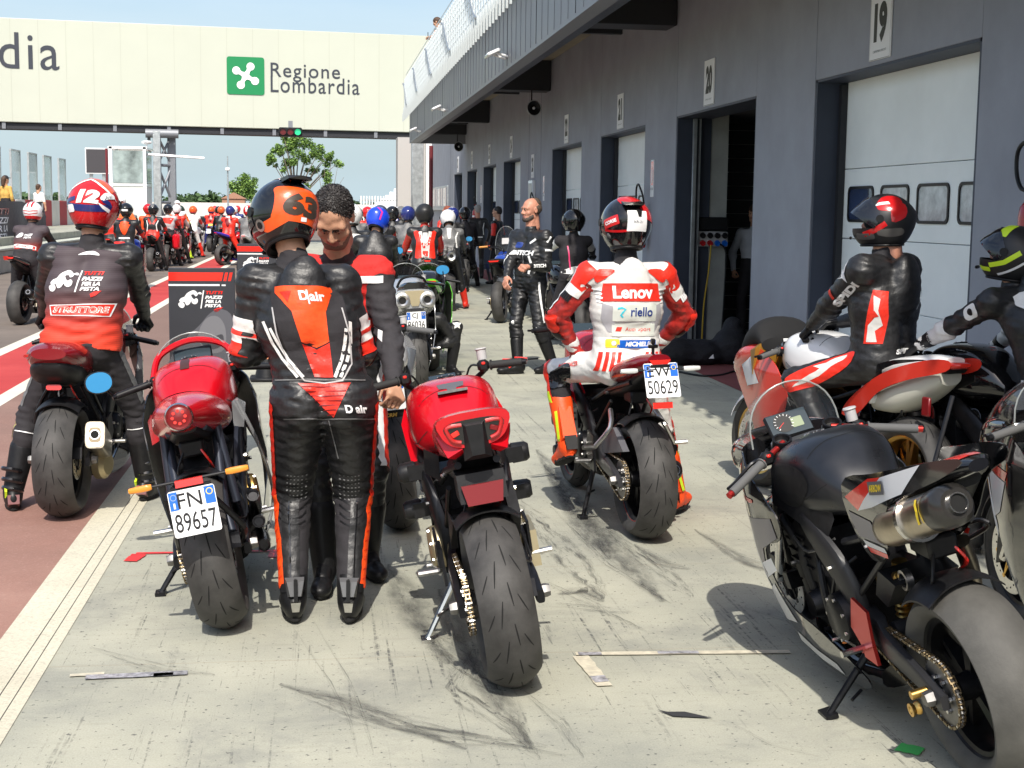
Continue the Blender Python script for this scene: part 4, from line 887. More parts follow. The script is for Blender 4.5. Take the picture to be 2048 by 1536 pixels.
 def headlight(b, c=(0, 1.24, .86), r=.085):
  m = MB(); m.lathe([(.001, -.09), (r * .6, -.08), (r, -.01), (r, .02), (r * .92, .025)], KP, c, (0, 1, -.1), 20); m.lathe([(.001, .030), (r * .6, .026), (r * .92, .02)], mat('headlamp_glass', (.5, .52, .55), .06, coat=.6), c, (0, 1, -.1), 20); m.build('headlight', b.root)
 def muffler(b, p0=(.16, .25, .36), p1=(.20, -.22, .46), r=.052, m=TITAN, tip=KM, oval=1.15, core=.026):
  p0, p1 = V(p0), V(p1); d = (p1 - p0); L = d.length; x, y, z = frame_from(d); Mx = Matrix((x, y, z)).transposed().to_4x4(); Mx.translation = p0; q = MB()
  q.loft([(0, 0, 0, r * .5, r * .5, 2), (.06, 0, 0, r * oval, r, 2.3), (L - .09, 0, 0, r * oval, r, 2.3)], m, 3, 24, Mx, 'z'); q.loft([(L - .09, 0, 0, r * oval * 1.03, r * 1.03, 2.4), (L - .03, 0, 0, r * oval * 1.03, r * 1.03, 2.4), (L, 0, 0, r * .8, r * .72, 2.2)], tip, 3, 24, Mx, 'z')
  q.lathe([(core, L + .012), (core + .004, L + .012), (core + .004, L - .01)], STEEL, (0, 0, 0), (0, 0, 1), 20, Mx); q.disc((0, 0, L + .003), (0, 0, 1), core, DARK, .002, 20, Mx)
  q.lathe([(r * 1.06, L * .45), (r * 1.22, L * .45), (r * 1.22, L * .45 + .02), (r * 1.06, L * .45 + .02)], STEEL, (0, 0, 0), (0, 0, 1), 24, Mx)
  q.tube([p0 + d * .5 + z * 0, V((.10, p0.y + d.y * .35, max(p0.z, p1.z) + .22))], .007, KM, 6); o = q.build('muffler', b.root); b.muf = (q, Mx, L); return o
 def indicators(b, y, z, w, m=AMB, stalk=KP, droop=0):
  for q in (-1, 1):
   i = MB(); i.tube([(q * .02, y, z), (q * (w - .045), y, z + droop)], .006, stalk, 8); i.loft([(w - .05, y, z + droop, .010, .010, 3), (w - .03, y, z + droop, .014, .013, 3), (w + .03, y, z + droop, .012, .011, 3), (w + .035, y, z + droop, .006, .006, 3)], m, 2, 12, Matrix.Scale(q, 4, (1, 0, 0)), 'x'); i.build('indicator', b.root)
# ------------------------------------------------------------------ the setting
WX = 4.62                                   # plane of the garage wall
def node_ground(name, base, dark, light, kind):
 m = bpy.data.materials.new(name); m.use_nodes = True; nt = m.node_tree; N = nt.nodes.new; Lk = nt.links.new; b = nt.nodes['Principled BSDF']
 tcn = N('ShaderNodeTexCoord'); P = tcn.outputs['Object']
 def noise(sc, det=8, rough=.6, vec=None, dist=0.):
  n = N('ShaderNodeTexNoise'); n.inputs['Scale'].default_value = sc; n.inputs['Detail'].default_value = det; n.inputs['Roughness'].default_value = rough; n.inputs['Distortion'].default_value = dist; Lk(vec or P, n.inputs['Vector']); return n.outputs['Fac']
 def ramp(f, a, b_, c0=(0, 0, 0, 1), c1=(1, 1, 1, 1)):
  r = N('ShaderNodeValToRGB'); r.color_ramp.elements[0].position = a; r.color_ramp.elements[1].position = b_; r.color_ramp.elements[0].color = c0; r.color_ramp.elements[1].color = c1; Lk(f, r.inputs[0]); return r.outputs[0]
 def mix(f, a, b_, mode='MIX'):
  x = N('ShaderNodeMix'); x.data_type = 'RGBA'; x.blend_type = mode
  if isinstance(f, float): x.inputs[0].default_value = f
  else: Lk(f, x.inputs[0])
  for i, q in ((6, a), (7, b_)):
   if isinstance(q, tuple): x.inputs[i].default_value = q
   else: Lk(q, x.inputs[i])
  return x.outputs[2]
 def mapping(sc, rot=0, loc=(0, 0, 0)):
  q = N('ShaderNodeMapping'); q.inputs['Scale'].default_value = sc; q.inputs['Rotation'].default_value = (0, 0, R_(rot)); q.inputs['Location'].default_value = loc; Lk(P, q.inputs['Vector']); return q.outputs[0]
 def mul(a, b_):
  x = N('ShaderNodeMath'); x.operation = 'MULTIPLY'
  for i, q in ((0, a), (1, b_)):
   if isinstance(q, float): x.inputs[i].default_value = q
   else: Lk(q, x.inputs[i])
  return x.outputs[0]
 c = mix(ramp(noise(.9), .35, .68), dark, light); c = mix(mul(ramp(noise(4.5, 10, .7), .35, .7), .55), c, base)
 fine = noise(160, 3, .6); c = mix(.30, c, ramp(fine, .3, .7, (.35, .35, .35, 1), (1, 1, 1, 1)), 'MULTIPLY')
 if kind == 'concrete':
  # brushed streaks across the bay, worn rubber, dust
  st = noise(3, 8, .65, mapping((1.2, 9, 1), 3)); c = mix(mul(ramp(st, .55, .75), .35), c, (*[q * .55 for q in base[:3]], 1))
  for rot, sc, lo, amt in ((62, (22, .5, 1), .60, .75), (-24, (30, .7, 1), .62, .6), (74, (34, .6, 1), .62, .6)):
   msk = ramp(noise(.7, 4, .5, mapping((1, 1, 1), 0, (rot, lo * 9, 0))), .46, .60)
   brk = ramp(noise(26, 4, .7), .42, .56); sk_ = ramp(noise(1.3, 5, .6, mapping(sc, rot)), lo, lo + .035)
   c = mix(mul(mul(mul(sk_, msk), brk), amt), c, (.035, .036, .04, 1))
  c = mix(mul(ramp(noise(1.6, 9, .72, None, .4), .52, .70), .45), c, (.13, .135, .14, 1))
  c = mix(mul(ramp(noise(48, 3, .5), .64, .70), .75), c, (.06, .06, .062, 1))
  # slab joints across the bay and their pale seams
  sx = N('ShaderNodeSeparateXYZ'); Lk(P, sx.inputs[0])
  w = N('ShaderNodeMath'); w.operation = 'WRAP'; w.inputs[1].default_value = 0; w.inputs[2].default_value = 1.32
  ad = N('ShaderNodeMath'); ad.operation = 'ADD'; Lk(sx.outputs[1], ad.inputs[0]); wob = mul(noise(3, 3), .012); Lk(wob, ad.inputs[1]); Lk(ad.outputs[0], w.inputs[0])
  jr = N('ShaderNodeValToRGB'); e = jr.color_ramp.elements; e[0].position = 0; e[0].color = (.9, .9, .9, 1); e[1].position = .012; e[1].color = (0, 0, 0, 1); Lk(w.outputs[0], jr.inputs[0]); c = mix(mul(jr.outputs[0], .45), c, (.28, .23, .16, 1))
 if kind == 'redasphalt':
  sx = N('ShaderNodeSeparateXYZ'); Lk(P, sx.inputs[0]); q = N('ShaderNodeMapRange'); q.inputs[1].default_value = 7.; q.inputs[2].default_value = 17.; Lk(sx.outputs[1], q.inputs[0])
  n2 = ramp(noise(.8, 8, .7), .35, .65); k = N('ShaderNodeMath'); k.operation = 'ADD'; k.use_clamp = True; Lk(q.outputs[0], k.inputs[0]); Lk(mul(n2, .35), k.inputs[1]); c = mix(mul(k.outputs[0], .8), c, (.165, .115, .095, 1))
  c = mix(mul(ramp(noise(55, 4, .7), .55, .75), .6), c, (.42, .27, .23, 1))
 if kind == 'paintline':
  c = mix(mul(ramp(noise(60, 8, .75), .50, .66), .55), c, (.28, .26, .21, 1))
 Lk(c, b.inputs['Base Color']); b.inputs['Roughness'].default_value = .88; b.inputs['Specular IOR Level'].default_value = .25
 bp = N('ShaderNodeBump'); bp.inputs['Strength'].default_value = .35; bp.inputs['Distance'].default_value = .006
 bm_ = mix(.5, noise(110, 4, .6), noise(9, 8, .6)); Lk(bm_, bp.inputs['Height']); Lk(bp.outputs[0], b.inputs['Normal']); return m
CONC = node_ground('worn_concrete', (.42, .415, .33, 1), (.30, .305, .262, 1), (.51, .50, .40, 1), 'concrete')
ASPH = node_ground('grey_brown_asphalt', (.19, .155, .13, 1), (.15, .125, .105, 1), (.23, .19, .16, 1), 'asphalt')
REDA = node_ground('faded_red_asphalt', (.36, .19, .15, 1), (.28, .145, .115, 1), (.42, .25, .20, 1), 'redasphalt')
REDS = node_ground('red_track_paint', (.50, .055, .05, 1), (.43, .045, .045, 1), (.56, .075, .07, 1), 'asphalt')
CREAM = node_ground('cream_line_paint', (.72, .69, .58, 1), (.64, .61, .50, 1), (.78, .75, .64, 1), 'asphalt')
WORN = node_ground('worn_cream_kerb', (.66, .62, .48, 1), (.55, .51, .40, 1), (.72, .69, .56, 1), 'paintline')
REDT = node_ground('red_pavement', (.24, .075, .07, 1), (.19, .06, .06, 1), (.28, .09, .085, 1), 'asphalt')
GRASS = mat('field_grass', (.09, .15, .04, 1), .95, var=(.05, .6, 1.5))
def sheet(name, x0, x1, y0, y1, z, m, ny=1):
 q = MB(); q.quad((x0, y0, z), (x1, y0, z), (x1, y1, z), (x0, y1, z), m); return q.build(name, kind='structure')
sheet('ground', -1500, 1500, -60, 3000, -.06, GRASS)
sheet('pit_lane_asphalt', -7.9, -1.265, -12, 120, 0, ASPH); sheet('concrete_apron', -1.02, WX, -12, 75, 0, CONC)
sheet('garage_pavement', WX + .002, 14, -12, 75, -.002, mat('garage_floor', (.22, .22, .21), .6, var=(3, .8, 1.15)))
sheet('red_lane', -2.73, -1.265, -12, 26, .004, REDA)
q = MB(); q.quad((-1.265, -12, .004), (-1.125, -12, .004), (-1.125, 120, .004), (-1.265, 120, .004), WORN); q.quad((-1.121, -12, .004), (-1.071, -12, .004), (-1.071, 120, .004), (-1.121, 120, .004), WORN); q.quad((-1.265, -12, -.002), (-1.02, -12, -.002), (-1.02, 120, -.002), (-1.265, 120, -.002), DGR)
q.quad((-1.068, -12, .003), (-1.02, -12, .003), (-1.02, 120, .003), (-1.068, 120, .003), WORN)
q.build('kerb_line', kind='structure')
sheet('red_track_strip', -3.62, -2.88, -12, 110, .004, REDS)
q = MB()
for x0, x1 in ((-3.80, -3.62), (-2.88, -2.72)): q.quad((x0, -12, .006), (x1, -12, .006), (x1, 110, .006), (x0, 110, .006), CREAM)
q.build('road_marking', kind='structure')
sheet('red_pavement', 3.98, WX - .001, -12, 60, .004, REDT)
sheet('track_asphalt', -30, -11.9, -12, 200, -.03, ASPH); sheet('paddock_asphalt', -8, 60, 75, 140, -.02, ASPH); sheet('pit_wall_path', -11.9, -7.9, -12, 120, -.01, CONC)
# tape and scraps stuck to the concrete
TAPE = mat('pale_masking_tape', (.62, .57, .44), .6, var=(25, .7, 1.1)); TAPEW = mat('torn_foil_tape', (.42, .42, .44), .35, metal=.3, var=(40, .3, 1.5)); TAPER = mat('red_tape', (.72, .05, .05), .5, var=(20, .8, 1.1)); TAPEG = mat('green_tape', (.08, .50, .12), .6); TRUB = mat('rubber_scrap', (.03, .03, .032), .8)
def taped(name, strips, m, label, group='tape marks on the concrete', ht=.0055):
 q = MB()
 for (a, b, w, mm) in strips:
  a, b = V((*a, 0)), V((*b, 0)); d = (b - a).normalized(); n = V((-d.y, d.x, 0)) * w / 2; P = []
  k = 8
  for s in (1, -1):
   for i in range(k + 1):
    f = i / k if s == 1 else 1 - i / k; j = (rnd.random() - .5) * w * .12; P.append(a.lerp(b, f) + n * s + n.normalized() * j)
  zz = ht + (.0012 if mm else 0); q.add([V((p.x, p.y, zz)) for p in P], [tuple(range(len(P)))], mm or m)
 return q.build(name, label=label, cat='tape', group=group)
taped('tape_mark', [((.96, 5.24), (1.80, 5.19), .04, None), ((.975, 5.21), (1.0, 4.86), .06, None), ((.97, 5.236), (1.06, 5.23), .035, TAPEW), ((1.28, 5.222), (1.44, 5.21), .035, TAPEW), ((.99, 4.97), (1.0, 4.90), .055, TAPEW)], TAPE, 'cream masking tape corner stuck on the concrete before the black sports bike')
taped('tape_mark', [((-.92, 7.02), (-.22, 7.02), .03, None), ((-.90, 7.0), (-.93, 6.86), .07, None), ((-.235, 7.0), (-.24, 6.88), .07, None)], TAPER, 'red tape bracket under the red bike with the round tail lamp')
taped('tape_mark', [((-.86, 5.13), (-.50, 5.15), .05, TAPEW), ((-.62, 5.135), (-.55, 5.14), .035, TRUB), ((-.92, 5.16), (-.80, 5.17), .03, None)], TAPE, 'torn silver tape remnant at the lower left of the concrete')
taped('tape_mark', [((1.825, 4.19), (1.885, 4.14), .075, None)], TAPEG, 'small bright green tape square beside the black sports bike wheel')
q = MB(); q.add([(1.13, 4.60, .006), (1.17, 4.53, .006), (1.30, 4.50, .006), (1.22, 4.57, .006), (1.16, 4.575, .006)], [(0, 1, 2, 3, 4)], TRUB); q.build('rubber_scrap', label='curled black rubber scrap on the bare concrete', cat='debris')
# skid marks: the broken dark rubber laid on the slab
SKD = bpy.data.materials.new('skid_rubber'); SKD.use_nodes = True; _t = SKD.node_tree; _b = _t.nodes['Principled BSDF']; _b.inputs['Base Color'].default_value = (.035, .036, .04, 1); _b.inputs['Roughness'].default_value = .8
_c = _t.nodes.new('ShaderNodeTexCoord'); _m = _t.nodes.new('ShaderNodeMapping'); _m.inputs['Scale'].default_value = (5, 2.2, 1); _n1 = _t.nodes.new('ShaderNodeTexNoise'); _n1.inputs['Scale'].default_value = 1; _n1.inputs['Detail'].default_value = 6; _n1.inputs['Roughness'].default_value = .75
_r1 = _t.nodes.new('ShaderNodeValToRGB'); _r1.color_ramp.elements[0].position = .49; _r1.color_ramp.elements[1].position = .66; _r1.color_ramp.elements[1].color = (.68, .68, .68, 1)
_t.links.new(_c.outputs['UV'], _m.inputs[0]); _t.links.new(_m.outputs[0], _n1.inputs['Vector']); _t.links.new(_n1.outputs['Fac'], _r1.inputs[0]); _s = _t.nodes.new('ShaderNodeSeparateXYZ'); _fe = _t.nodes.new('ShaderNodeValToRGB'); _e = _fe.color_ramp.elements; _e[0].color = (0, 0, 0, 1); _e[1].position = .35; _e[1].color = (1, 1, 1, 1); _k = _e.new(.65); _k.color = (1, 1, 1, 1); _k = _e.new(1.); _k.color = (0, 0, 0, 1)
_mu = _t.nodes.new('ShaderNodeMath'); _mu.operation = 'MULTIPLY'; _t.links.new(_c.outputs['UV'], _s.inputs[0]); _t.links.new(_s.outputs[0], _fe.inputs[0]); _t.links.new(_fe.outputs[0], _mu.inputs[0]); _t.links.new(_r1.outputs[0], _mu.inputs[1]); _t.links.new(_mu.outputs[0], _b.inputs['Alpha'])
def skid(pts, w, z, k=1.):
 q = MB(); P = [V((*p, z)) for p in pts]; vs = []; uv = []; L = 0; PP = []
 for i in range(len(P) - 1):
  for j in range(6): PP.append(P[i].lerp(P[i + 1], j / 6))
 PP.append(P[-1])
 for i, p in enumerate(PP):
  d = (PP[min(i + 1, len(PP) - 1)] - PP[max(i - 1, 0)]).normalized(); n = V((-d.y, d.x, 0)); f = i / (len(PP) - 1); ww = w * (.1 + .95 * math.sin(math.pi * (.03 + .94 * f)))
  vs += [p + n * ww / 2, p - n * ww / 2]; uv += [(0, L * k), (1, L * k)]; L += (PP[min(i + 1, len(PP) - 1)] - p).length
 q.add(vs, [(2 * i, 2 * i + 1, 2 * i + 3, 2 * i + 2) for i in range(len(PP) - 1)], SKD); o = q.build('tyre_mark', kind='structure')
 l = o.data.uv_layers.new(name='UVMap')
 for lo in o.data.loops: l.data[lo.index].uv = uv[lo.vertex_index]
for pts, w, z in (([(.62, 5.45), (.46, 4.9), (.60, 4.5), (.66, 4.2)], .16, .0045), ([(.42, 5.6), (.50, 5.2), (.62, 4.8)], .20, .005), ([(.70, 4.85), (.78, 4.5), (.80, 4.2)], .07, .0052), ([(-.1, 4.9), (.15, 4.62), (.45, 4.42), (.70, 4.3)], .22, .0048), ([(.1, 4.75), (.4, 4.45), (.75, 4.22)], .10, .0055),
     ([(-.13, 5.7), (.02, 5.0), (.08, 4.6), (.10, 4.3)], .022, .0046), ([(-.05, 5.8), (.09, 5.0), (.13, 4.6), (.15, 4.3)], .022, .0049), ([(-.9, 5.5), (-.6, 5.2), (-.4, 5.12)], .12, .0051), ([(1.15, 8.2), (1.2, 6.8), (1.22, 6.0)], .28, .0047), ([(1.30, 8.0), (1.36, 6.6), (1.5, 5.9)], .05, .0053),
     ([(1.5, 7.4), (1.6, 6.4), (1.62, 6.0)], .16, .0054), ([(1.02, 6.3), (1.12, 6.0), (1.3, 5.5)], .10, .0056), ([(2.0, 6.9), (2.3, 6.2), (2.6, 5.7)], .12, .0057), ([(1.75, 5.9), (2.1, 5.3), (2.4, 4.9)], .07, .0058), ([(1.35, 4.45), (1.42, 4.25), (1.55, 4.12)], .03, .0059), ([(1.0, 5.95), (1.15, 5.85), (1.3, 5.78)], .16, .0062)):
 skid(pts, w, z)
SMR = SKD.copy(); SMR.name = 'rubber_smear'; _t = SMR.node_tree; [setattr(n.inputs['Scale'], 'default_value', (2.2, 3.0, 1)) for n in _t.nodes if n.type == 'MAPPING']
for n in _t.nodes:
 if n.type == 'VALTORGB': n.color_ramp.elements[0].position = .36 if len(n.color_ramp.elements) < 3 else 0; n.color_ramp.elements[1].position = .70 if len(n.color_ramp.elements) < 3 else .35; n.color_ramp.elements[1].color = (.75, .75, .75, 1)
_sk, SKD = SKD, SMR
for pp, w, z in (([(1075, 900), (1150, 1000), (1235, 1110), (1325, 1205)], .24, .0041), ([(1090, 930), (1180, 1060), (1215, 1120)], .20, .0042), ([(1115, 1190), (1160, 1180), (1205, 1205)], .15, .0043), ([(1270, 1090), (1330, 1130), (1380, 1140)], .12, .0044), ([(560, 1370), (680, 1400), (800, 1450), (930, 1500)], .13, .0045), ([(880, 1180), (930, 1290), (1000, 1400), (1060, 1500)], .16, .0046), ([(1390, 1060), (1500, 1130), (1600, 1160)], .10, .0047), ([(420, 1040), (560, 1060), (700, 1090)], .3, .0048), ([(780, 1130), (840, 1230), (900, 1330)], .22, .0049)):
 skid([tuple(G(*q))[:2] for q in pp], w, z)
SKD = _sk
# ------------------------------------------------------------------ pit building
WALL = mat('charcoal_wall_panel', (.295, .31, .355), .72, bump=(60, .25, .004), var=(1.4, .88, 1.12)); JAMB = mat('dark_blue_door_jamb', (.035, .044, .068), .55, var=(2, .85, 1.15))
DOORM = mat('pale_grey_door_skin', (.87, .91, .90), .5, bump=(200, .2, .003), var=(1.2, .93, 1.06)); SOFF = mat('tan_soffit', (.30, .25, .18), .8, var=(2, .85, 1.1)); BEAMM = mat('dark_beam_paint', (.018, .019, .024), .6)
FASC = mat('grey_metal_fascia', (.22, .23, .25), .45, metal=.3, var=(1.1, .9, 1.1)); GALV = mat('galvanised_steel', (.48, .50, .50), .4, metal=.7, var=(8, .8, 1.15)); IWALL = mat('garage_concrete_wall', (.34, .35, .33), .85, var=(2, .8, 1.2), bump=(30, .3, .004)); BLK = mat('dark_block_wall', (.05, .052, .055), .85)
CURT = mat('pane_with_pale_curtain', (.52, .55, .56), .18, coat=.5, var=(7, .55, 1.25)); PDARK = mat('pane_dark_blue', (.02, .035, .085), .08, coat=.5, var=(3, .6, 1.8))
DOORS = [(9.74, 13.19, 'shut'), (15.05, 18.56, 'open'), (20.40, 23.75, 'shut'), (25.55, 28.90, 'shut'), (33.6, 36.8, 'shut'), (38.4, 41.5, 'shut'), (43.2, 46.2, 'shut'), (47.9, 50.9, 'shut')]
DH = 2.96
bld = empty('pit_building', (WX, 0, 0), 'long charcoal pit garage building with numbered bays and canopy', 'building'); BM = Matrix.Translation((-WX, 0, 0))
def bpart(m, name, parent=None, **k):
 m.v = [(x - WX, y, z) for x, y, z in m.v]; return m.build(name, parent or bld, **k)
m = MB(); ys = [-12.] + [v for d in DOORS for v in d[:2]] + [62.]
seams = [5.2, 7.6]
for i in range(0, len(ys), 2):
 a, b_ = ys[i], ys[i + 1]; m.box((WX + .15, (a + b_) / 2, 2.6), (.30, b_ - a - .012, 5.2), WALL, bev=.004)
 if i + 2 < len(ys): c, d = ys[i + 1], ys[i + 2]; m.box((WX + .15, (c + d) / 2, DH + 1.12), (.296, d - c - .004, 2.24), WALL, bev=.004)
for y in (30.4, 32.2, 52.4, 7.4, 5.0, -1): m.box((WX + .003, y, 2.6), (.012, .012, 5.2), JAMB)
bpart(m, 'wall')
for a, b_, st in DOORS:
 m = MB(); m.box((WX + .24, a - .0 + .02, DH / 2), (.46, .04, DH), JAMB); m.box((WX + .24, b_ - .02, DH / 2), (.46, .04, DH), JAMB); m.box((WX + .24, (a + b_) / 2, DH + .0), (.46, b_ - a, .05), JAMB)
 m.box((WX + .255, b_ - .075, DH / 2 - .02), (.06, .07, DH - .05), BEAMM); m.box((WX + .255, a + .075, DH / 2 - .02), (.06, .07, DH - .05), BEAMM); bpart(m, 'door_jamb')
pass
for a, b_, st in DOORS:
 if st == 'open':
  m = MB(); m.box((WX + .22, b_ - .14, DH / 2), (.05, .05, DH - .06), GALV, bev=.004); m.box((WX + .29, b_ - .12, DH / 2), (.012, .10, DH - .06), GALV); bpart(m, 'door_guide_rail'); continue
 m = MB(); x = WX + .31; zs = [.0, .88, 1.48, 2.13, 2.94]
 for z0, z1 in zip(zs, zs[1:]): m.box((x, (a + b_) / 2, (z0 + z1) / 2), (.045, b_ - a - .2, z1 - z0 - .006), DOORM, bev=.004)
 for z in zs[1:-1]: m.box((x - .018, (a + b_) / 2, z + .022), (.014, b_ - a - .2, .006), DOORM)
 dr = bpart(m, 'garage_door'); n = 4; p = (b_ - a - .30) / n
 for i in range(n):
  yc = b_ - .15 - p * (i + .5); w = MB(); xx = x - .030
  o_, i_ = rrect(-.31, -.165, .31, .165, .06), rrect(-.285, -.14, .285, .14, .045); k = len(o_)
  T = lambda P, dx: [(xx + dx, yc - u, 1.80 + v) for u, v in P]
  w.add(T(o_, -.006) + T(i_, -.006) + T(o_, .010) + T(i_, .006), [(j, (j + 1) % k, k + (j + 1) % k, k + j) for j in range(k)] + [(j, 2 * k + j, 2 * k + (j + 1) % k, (j + 1) % k) for j in range(k)] + [(k + j, k + (j + 1) % k, 3 * k + (j + 1) % k, 3 * k + j) for j in range(k)], KP)
  w.add(T(i_, .004), [tuple(range(k))], PDARK if i == 0 else CURT); bpart(w, 'window', dr)
# open garage interior
m = MB(); a, b_ = DOORS[1][:2]
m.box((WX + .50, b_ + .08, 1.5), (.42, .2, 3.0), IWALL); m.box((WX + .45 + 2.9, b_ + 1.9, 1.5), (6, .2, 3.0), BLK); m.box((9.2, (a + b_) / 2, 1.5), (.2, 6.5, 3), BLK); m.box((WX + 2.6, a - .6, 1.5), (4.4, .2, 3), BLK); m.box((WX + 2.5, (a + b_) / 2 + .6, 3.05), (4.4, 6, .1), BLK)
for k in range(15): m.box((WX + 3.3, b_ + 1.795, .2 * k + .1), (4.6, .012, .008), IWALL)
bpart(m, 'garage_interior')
# canopy
FX = 2.80; FB = ray(1022, 133, X=FX).z; FT = ray(819, 222, X=FX).z; FE = ray(819, 285, X=FX).y; print('fascia', FB, FT, FE)
m = MB(); m.box((FX + .10, (FE - 8) / 2, (FB + FT) / 2), (.20, FE + 8, FT - FB), FASC); m.box((FX + .26, (FE - 8) / 2, FB + .03), (.12, FE + 8, .06), KM)
for k in range(int((FE + 8) / .5)): m.box((FX - .002, -8 + k * .5, (FB + FT) / 2 + .02), (.008, .012, FT - FB - .06), KM if k % 6 == 0 else FASC)
m.box((FX - .01, (FE - 8) / 2, FT), (.26, FE + 8, .03), GALV); m.box((FX + .92, FE - .05, (FB + FT) / 2), (1.84, .1, FT - FB), FASC)
bpart(m, 'fascia')
m = MB(); m.box(((FX + WX) / 2 + .1, (FE - 8) / 2, 4.80), (WX - FX - .02, FE + 7.9, .10), SOFF); bpart(m, 'soffit')
for y in (8.4, 18.9, 29.4, 40.2, FE - .35):
 m = MB(); m.box(((FX + WX) / 2 + .10, y, 4.45), (WX - FX - .22, .55 if y < 40 else .4, .62), BEAMM, bev=.01); m.box(((FX + WX) / 2 - .1, y + .9, 4.25), (WX - FX - .8, .12, .20), BEAMM); bpart(m, 'beam')
# mesh railing along the terrace edge: hooked brackets, rails and wires
m = MB(); W2 = mat('pale_railing_metal', (.62, .66, .66), .4, metal=.4); rt = ray(910, 0, X=FX - .12).z; ny = int((FE + 6) / .42)
for k in range(ny):
 y = -5 + k * .42; m.box((FX - .10, y, FT + .02), (.16, .05, .22), W2); m.box((FX - .19, y, FT - .18), (.035, .045, .28), W2); m.box((FX - .13, y, (FT + rt) / 2), (.035, .03, rt - FT), W2)
 for j in range(1): m.box((FX - .12, y + .21 * (j + 1), (FT + rt) / 2), (.010, .010, rt - FT), W2)
for k in range(9): z = FT + .08 + (rt - FT) * k / 8; m.box((FX - .125, (FE - 5) / 2, z), (.008, FE + 5, .010 if k % 4 else .03), W2)
for c in range(9):
 y0 = 4 + c * 5.2; m.tube([(FX - .15, y0 + 2.6 * t, FT + .1 + (rt - FT - .2) * (.5 - .5 * math.cos(math.pi * t))) for t in [i / 8 for i in range(9)]], .03, GALV, 6)
bpart(m, 'railing')
# end of the wall: ribbon window, columns and downpipes
m = MB(); y0, y1, z0, z1 = 53.2, 61.3, 1.78, 2.62; m.box((WX - .02, (y0 + y1) / 2, (z0 + z1) / 2), (.06, y1 - y0, z1 - z0), GALV, bev=.01)
for k in range(9): yy = y0 + .12 + k * (y1 - y0 - .1) / 9; m.box((WX - .055, yy + .36, (z0 + z1) / 2), (.02, .72, z1 - z0 - .16), CURT if k % 3 == 1 else PDARK)
m.box((WX - .07, (y0 + y1) / 2, z0 - .04), (.14, y1 - y0 + .2, .08), GALV); bpart(m, 'window')
m = MB(); m.box((3.35, FE + 4.5, 2.6), (.42, .5, 5.2), GALV, bev=.02); m.box((3.75, FE + 4.4, 2.6), (.20, .25, 5.2), WP); bpart(m, 'column')
m = MB(); m.tube([(3.62, FE + 1.5, .02), (3.62, FE + 1.5, FB)], .07, mat('dark_red_pipe', (.16, .02, .025), .5), 12); bpart(m, 'downpipe')
m = MB(); m.box((4.0, 63, 2.4), (1.6, 1.5, 4.8), mat('pale_end_wall', (.42, .40, .38), .8)); bpart(m, 'end_wall')
# ------------------------------------------------------------------ signs and fittings on the wall
def wall_sign(px, txt, yc, zb, h, w, label):
 m = MB(); m.box((WX - .006, yc, zb + h / 2), (.012, w, h), WM, bev=.003); u, v = (0, -1, 0), (0, 0, 1); o = (WX - .0135, yc, zb + h * .56)
 flat(m, poly2d(band2d([(-w * .47, -h * .55), (w * .47, -h * .55)], .004)), o, u, v, DGR); 
 for e in (-1, 1): flat(m, poly2d(band2d([(e * w * .465, -h * .545), (e * w * .465, h * .425)], .005)), o, u, v, LGR)
 flat(m, fit(text2d(txt, 1, bold=.06), w=w * .60, h=h * .62), o, u, v, mat('olive_black_print', (.045, .045, .035), .6))
 flat(m, fit(text2d('CREMONA CIRCUIT', 1, shear=.2), w=w * .62, h=h * .035, c=(0, -h * .43)), o, u, v, DGR); return m.build('bay_number_sign', label=label, cat='sign', group='bay number signs above the garage doors')
for px, txt, yc, lab in ((1769, '19', 11.60, 'white sign 19 above the nearest grey garage door'), (1423, '20', 16.95, 'white sign 20 above the open garage'), (1243, '21', 22.15, 'white sign 21 above the shut door past the open garage'), (1131, '22', 27.15, 'white sign 22 above the second shut door past the open garage'), (1018, '24', 35.25, 'white sign above the door just beyond the electrical cabinet'), (974, '25', 39.95, 'white sign above the second door beyond the electrical cabinet'), (940, '26', 44.7, 'white sign above the last but one garage door'), (913, '27', 49.4, 'white sign above the farthest garage door')):
 wall_sign(px, txt, yc, 2.995, .54, .46, lab)
wall_sign(1066, '23', 31.55, 2.43, .52, .42, 'white sign 23 hung low on the wall above the electrical cabinet')
EXR = mat('extinguisher_red', (.42, .012, .015), .25, coat=.5)
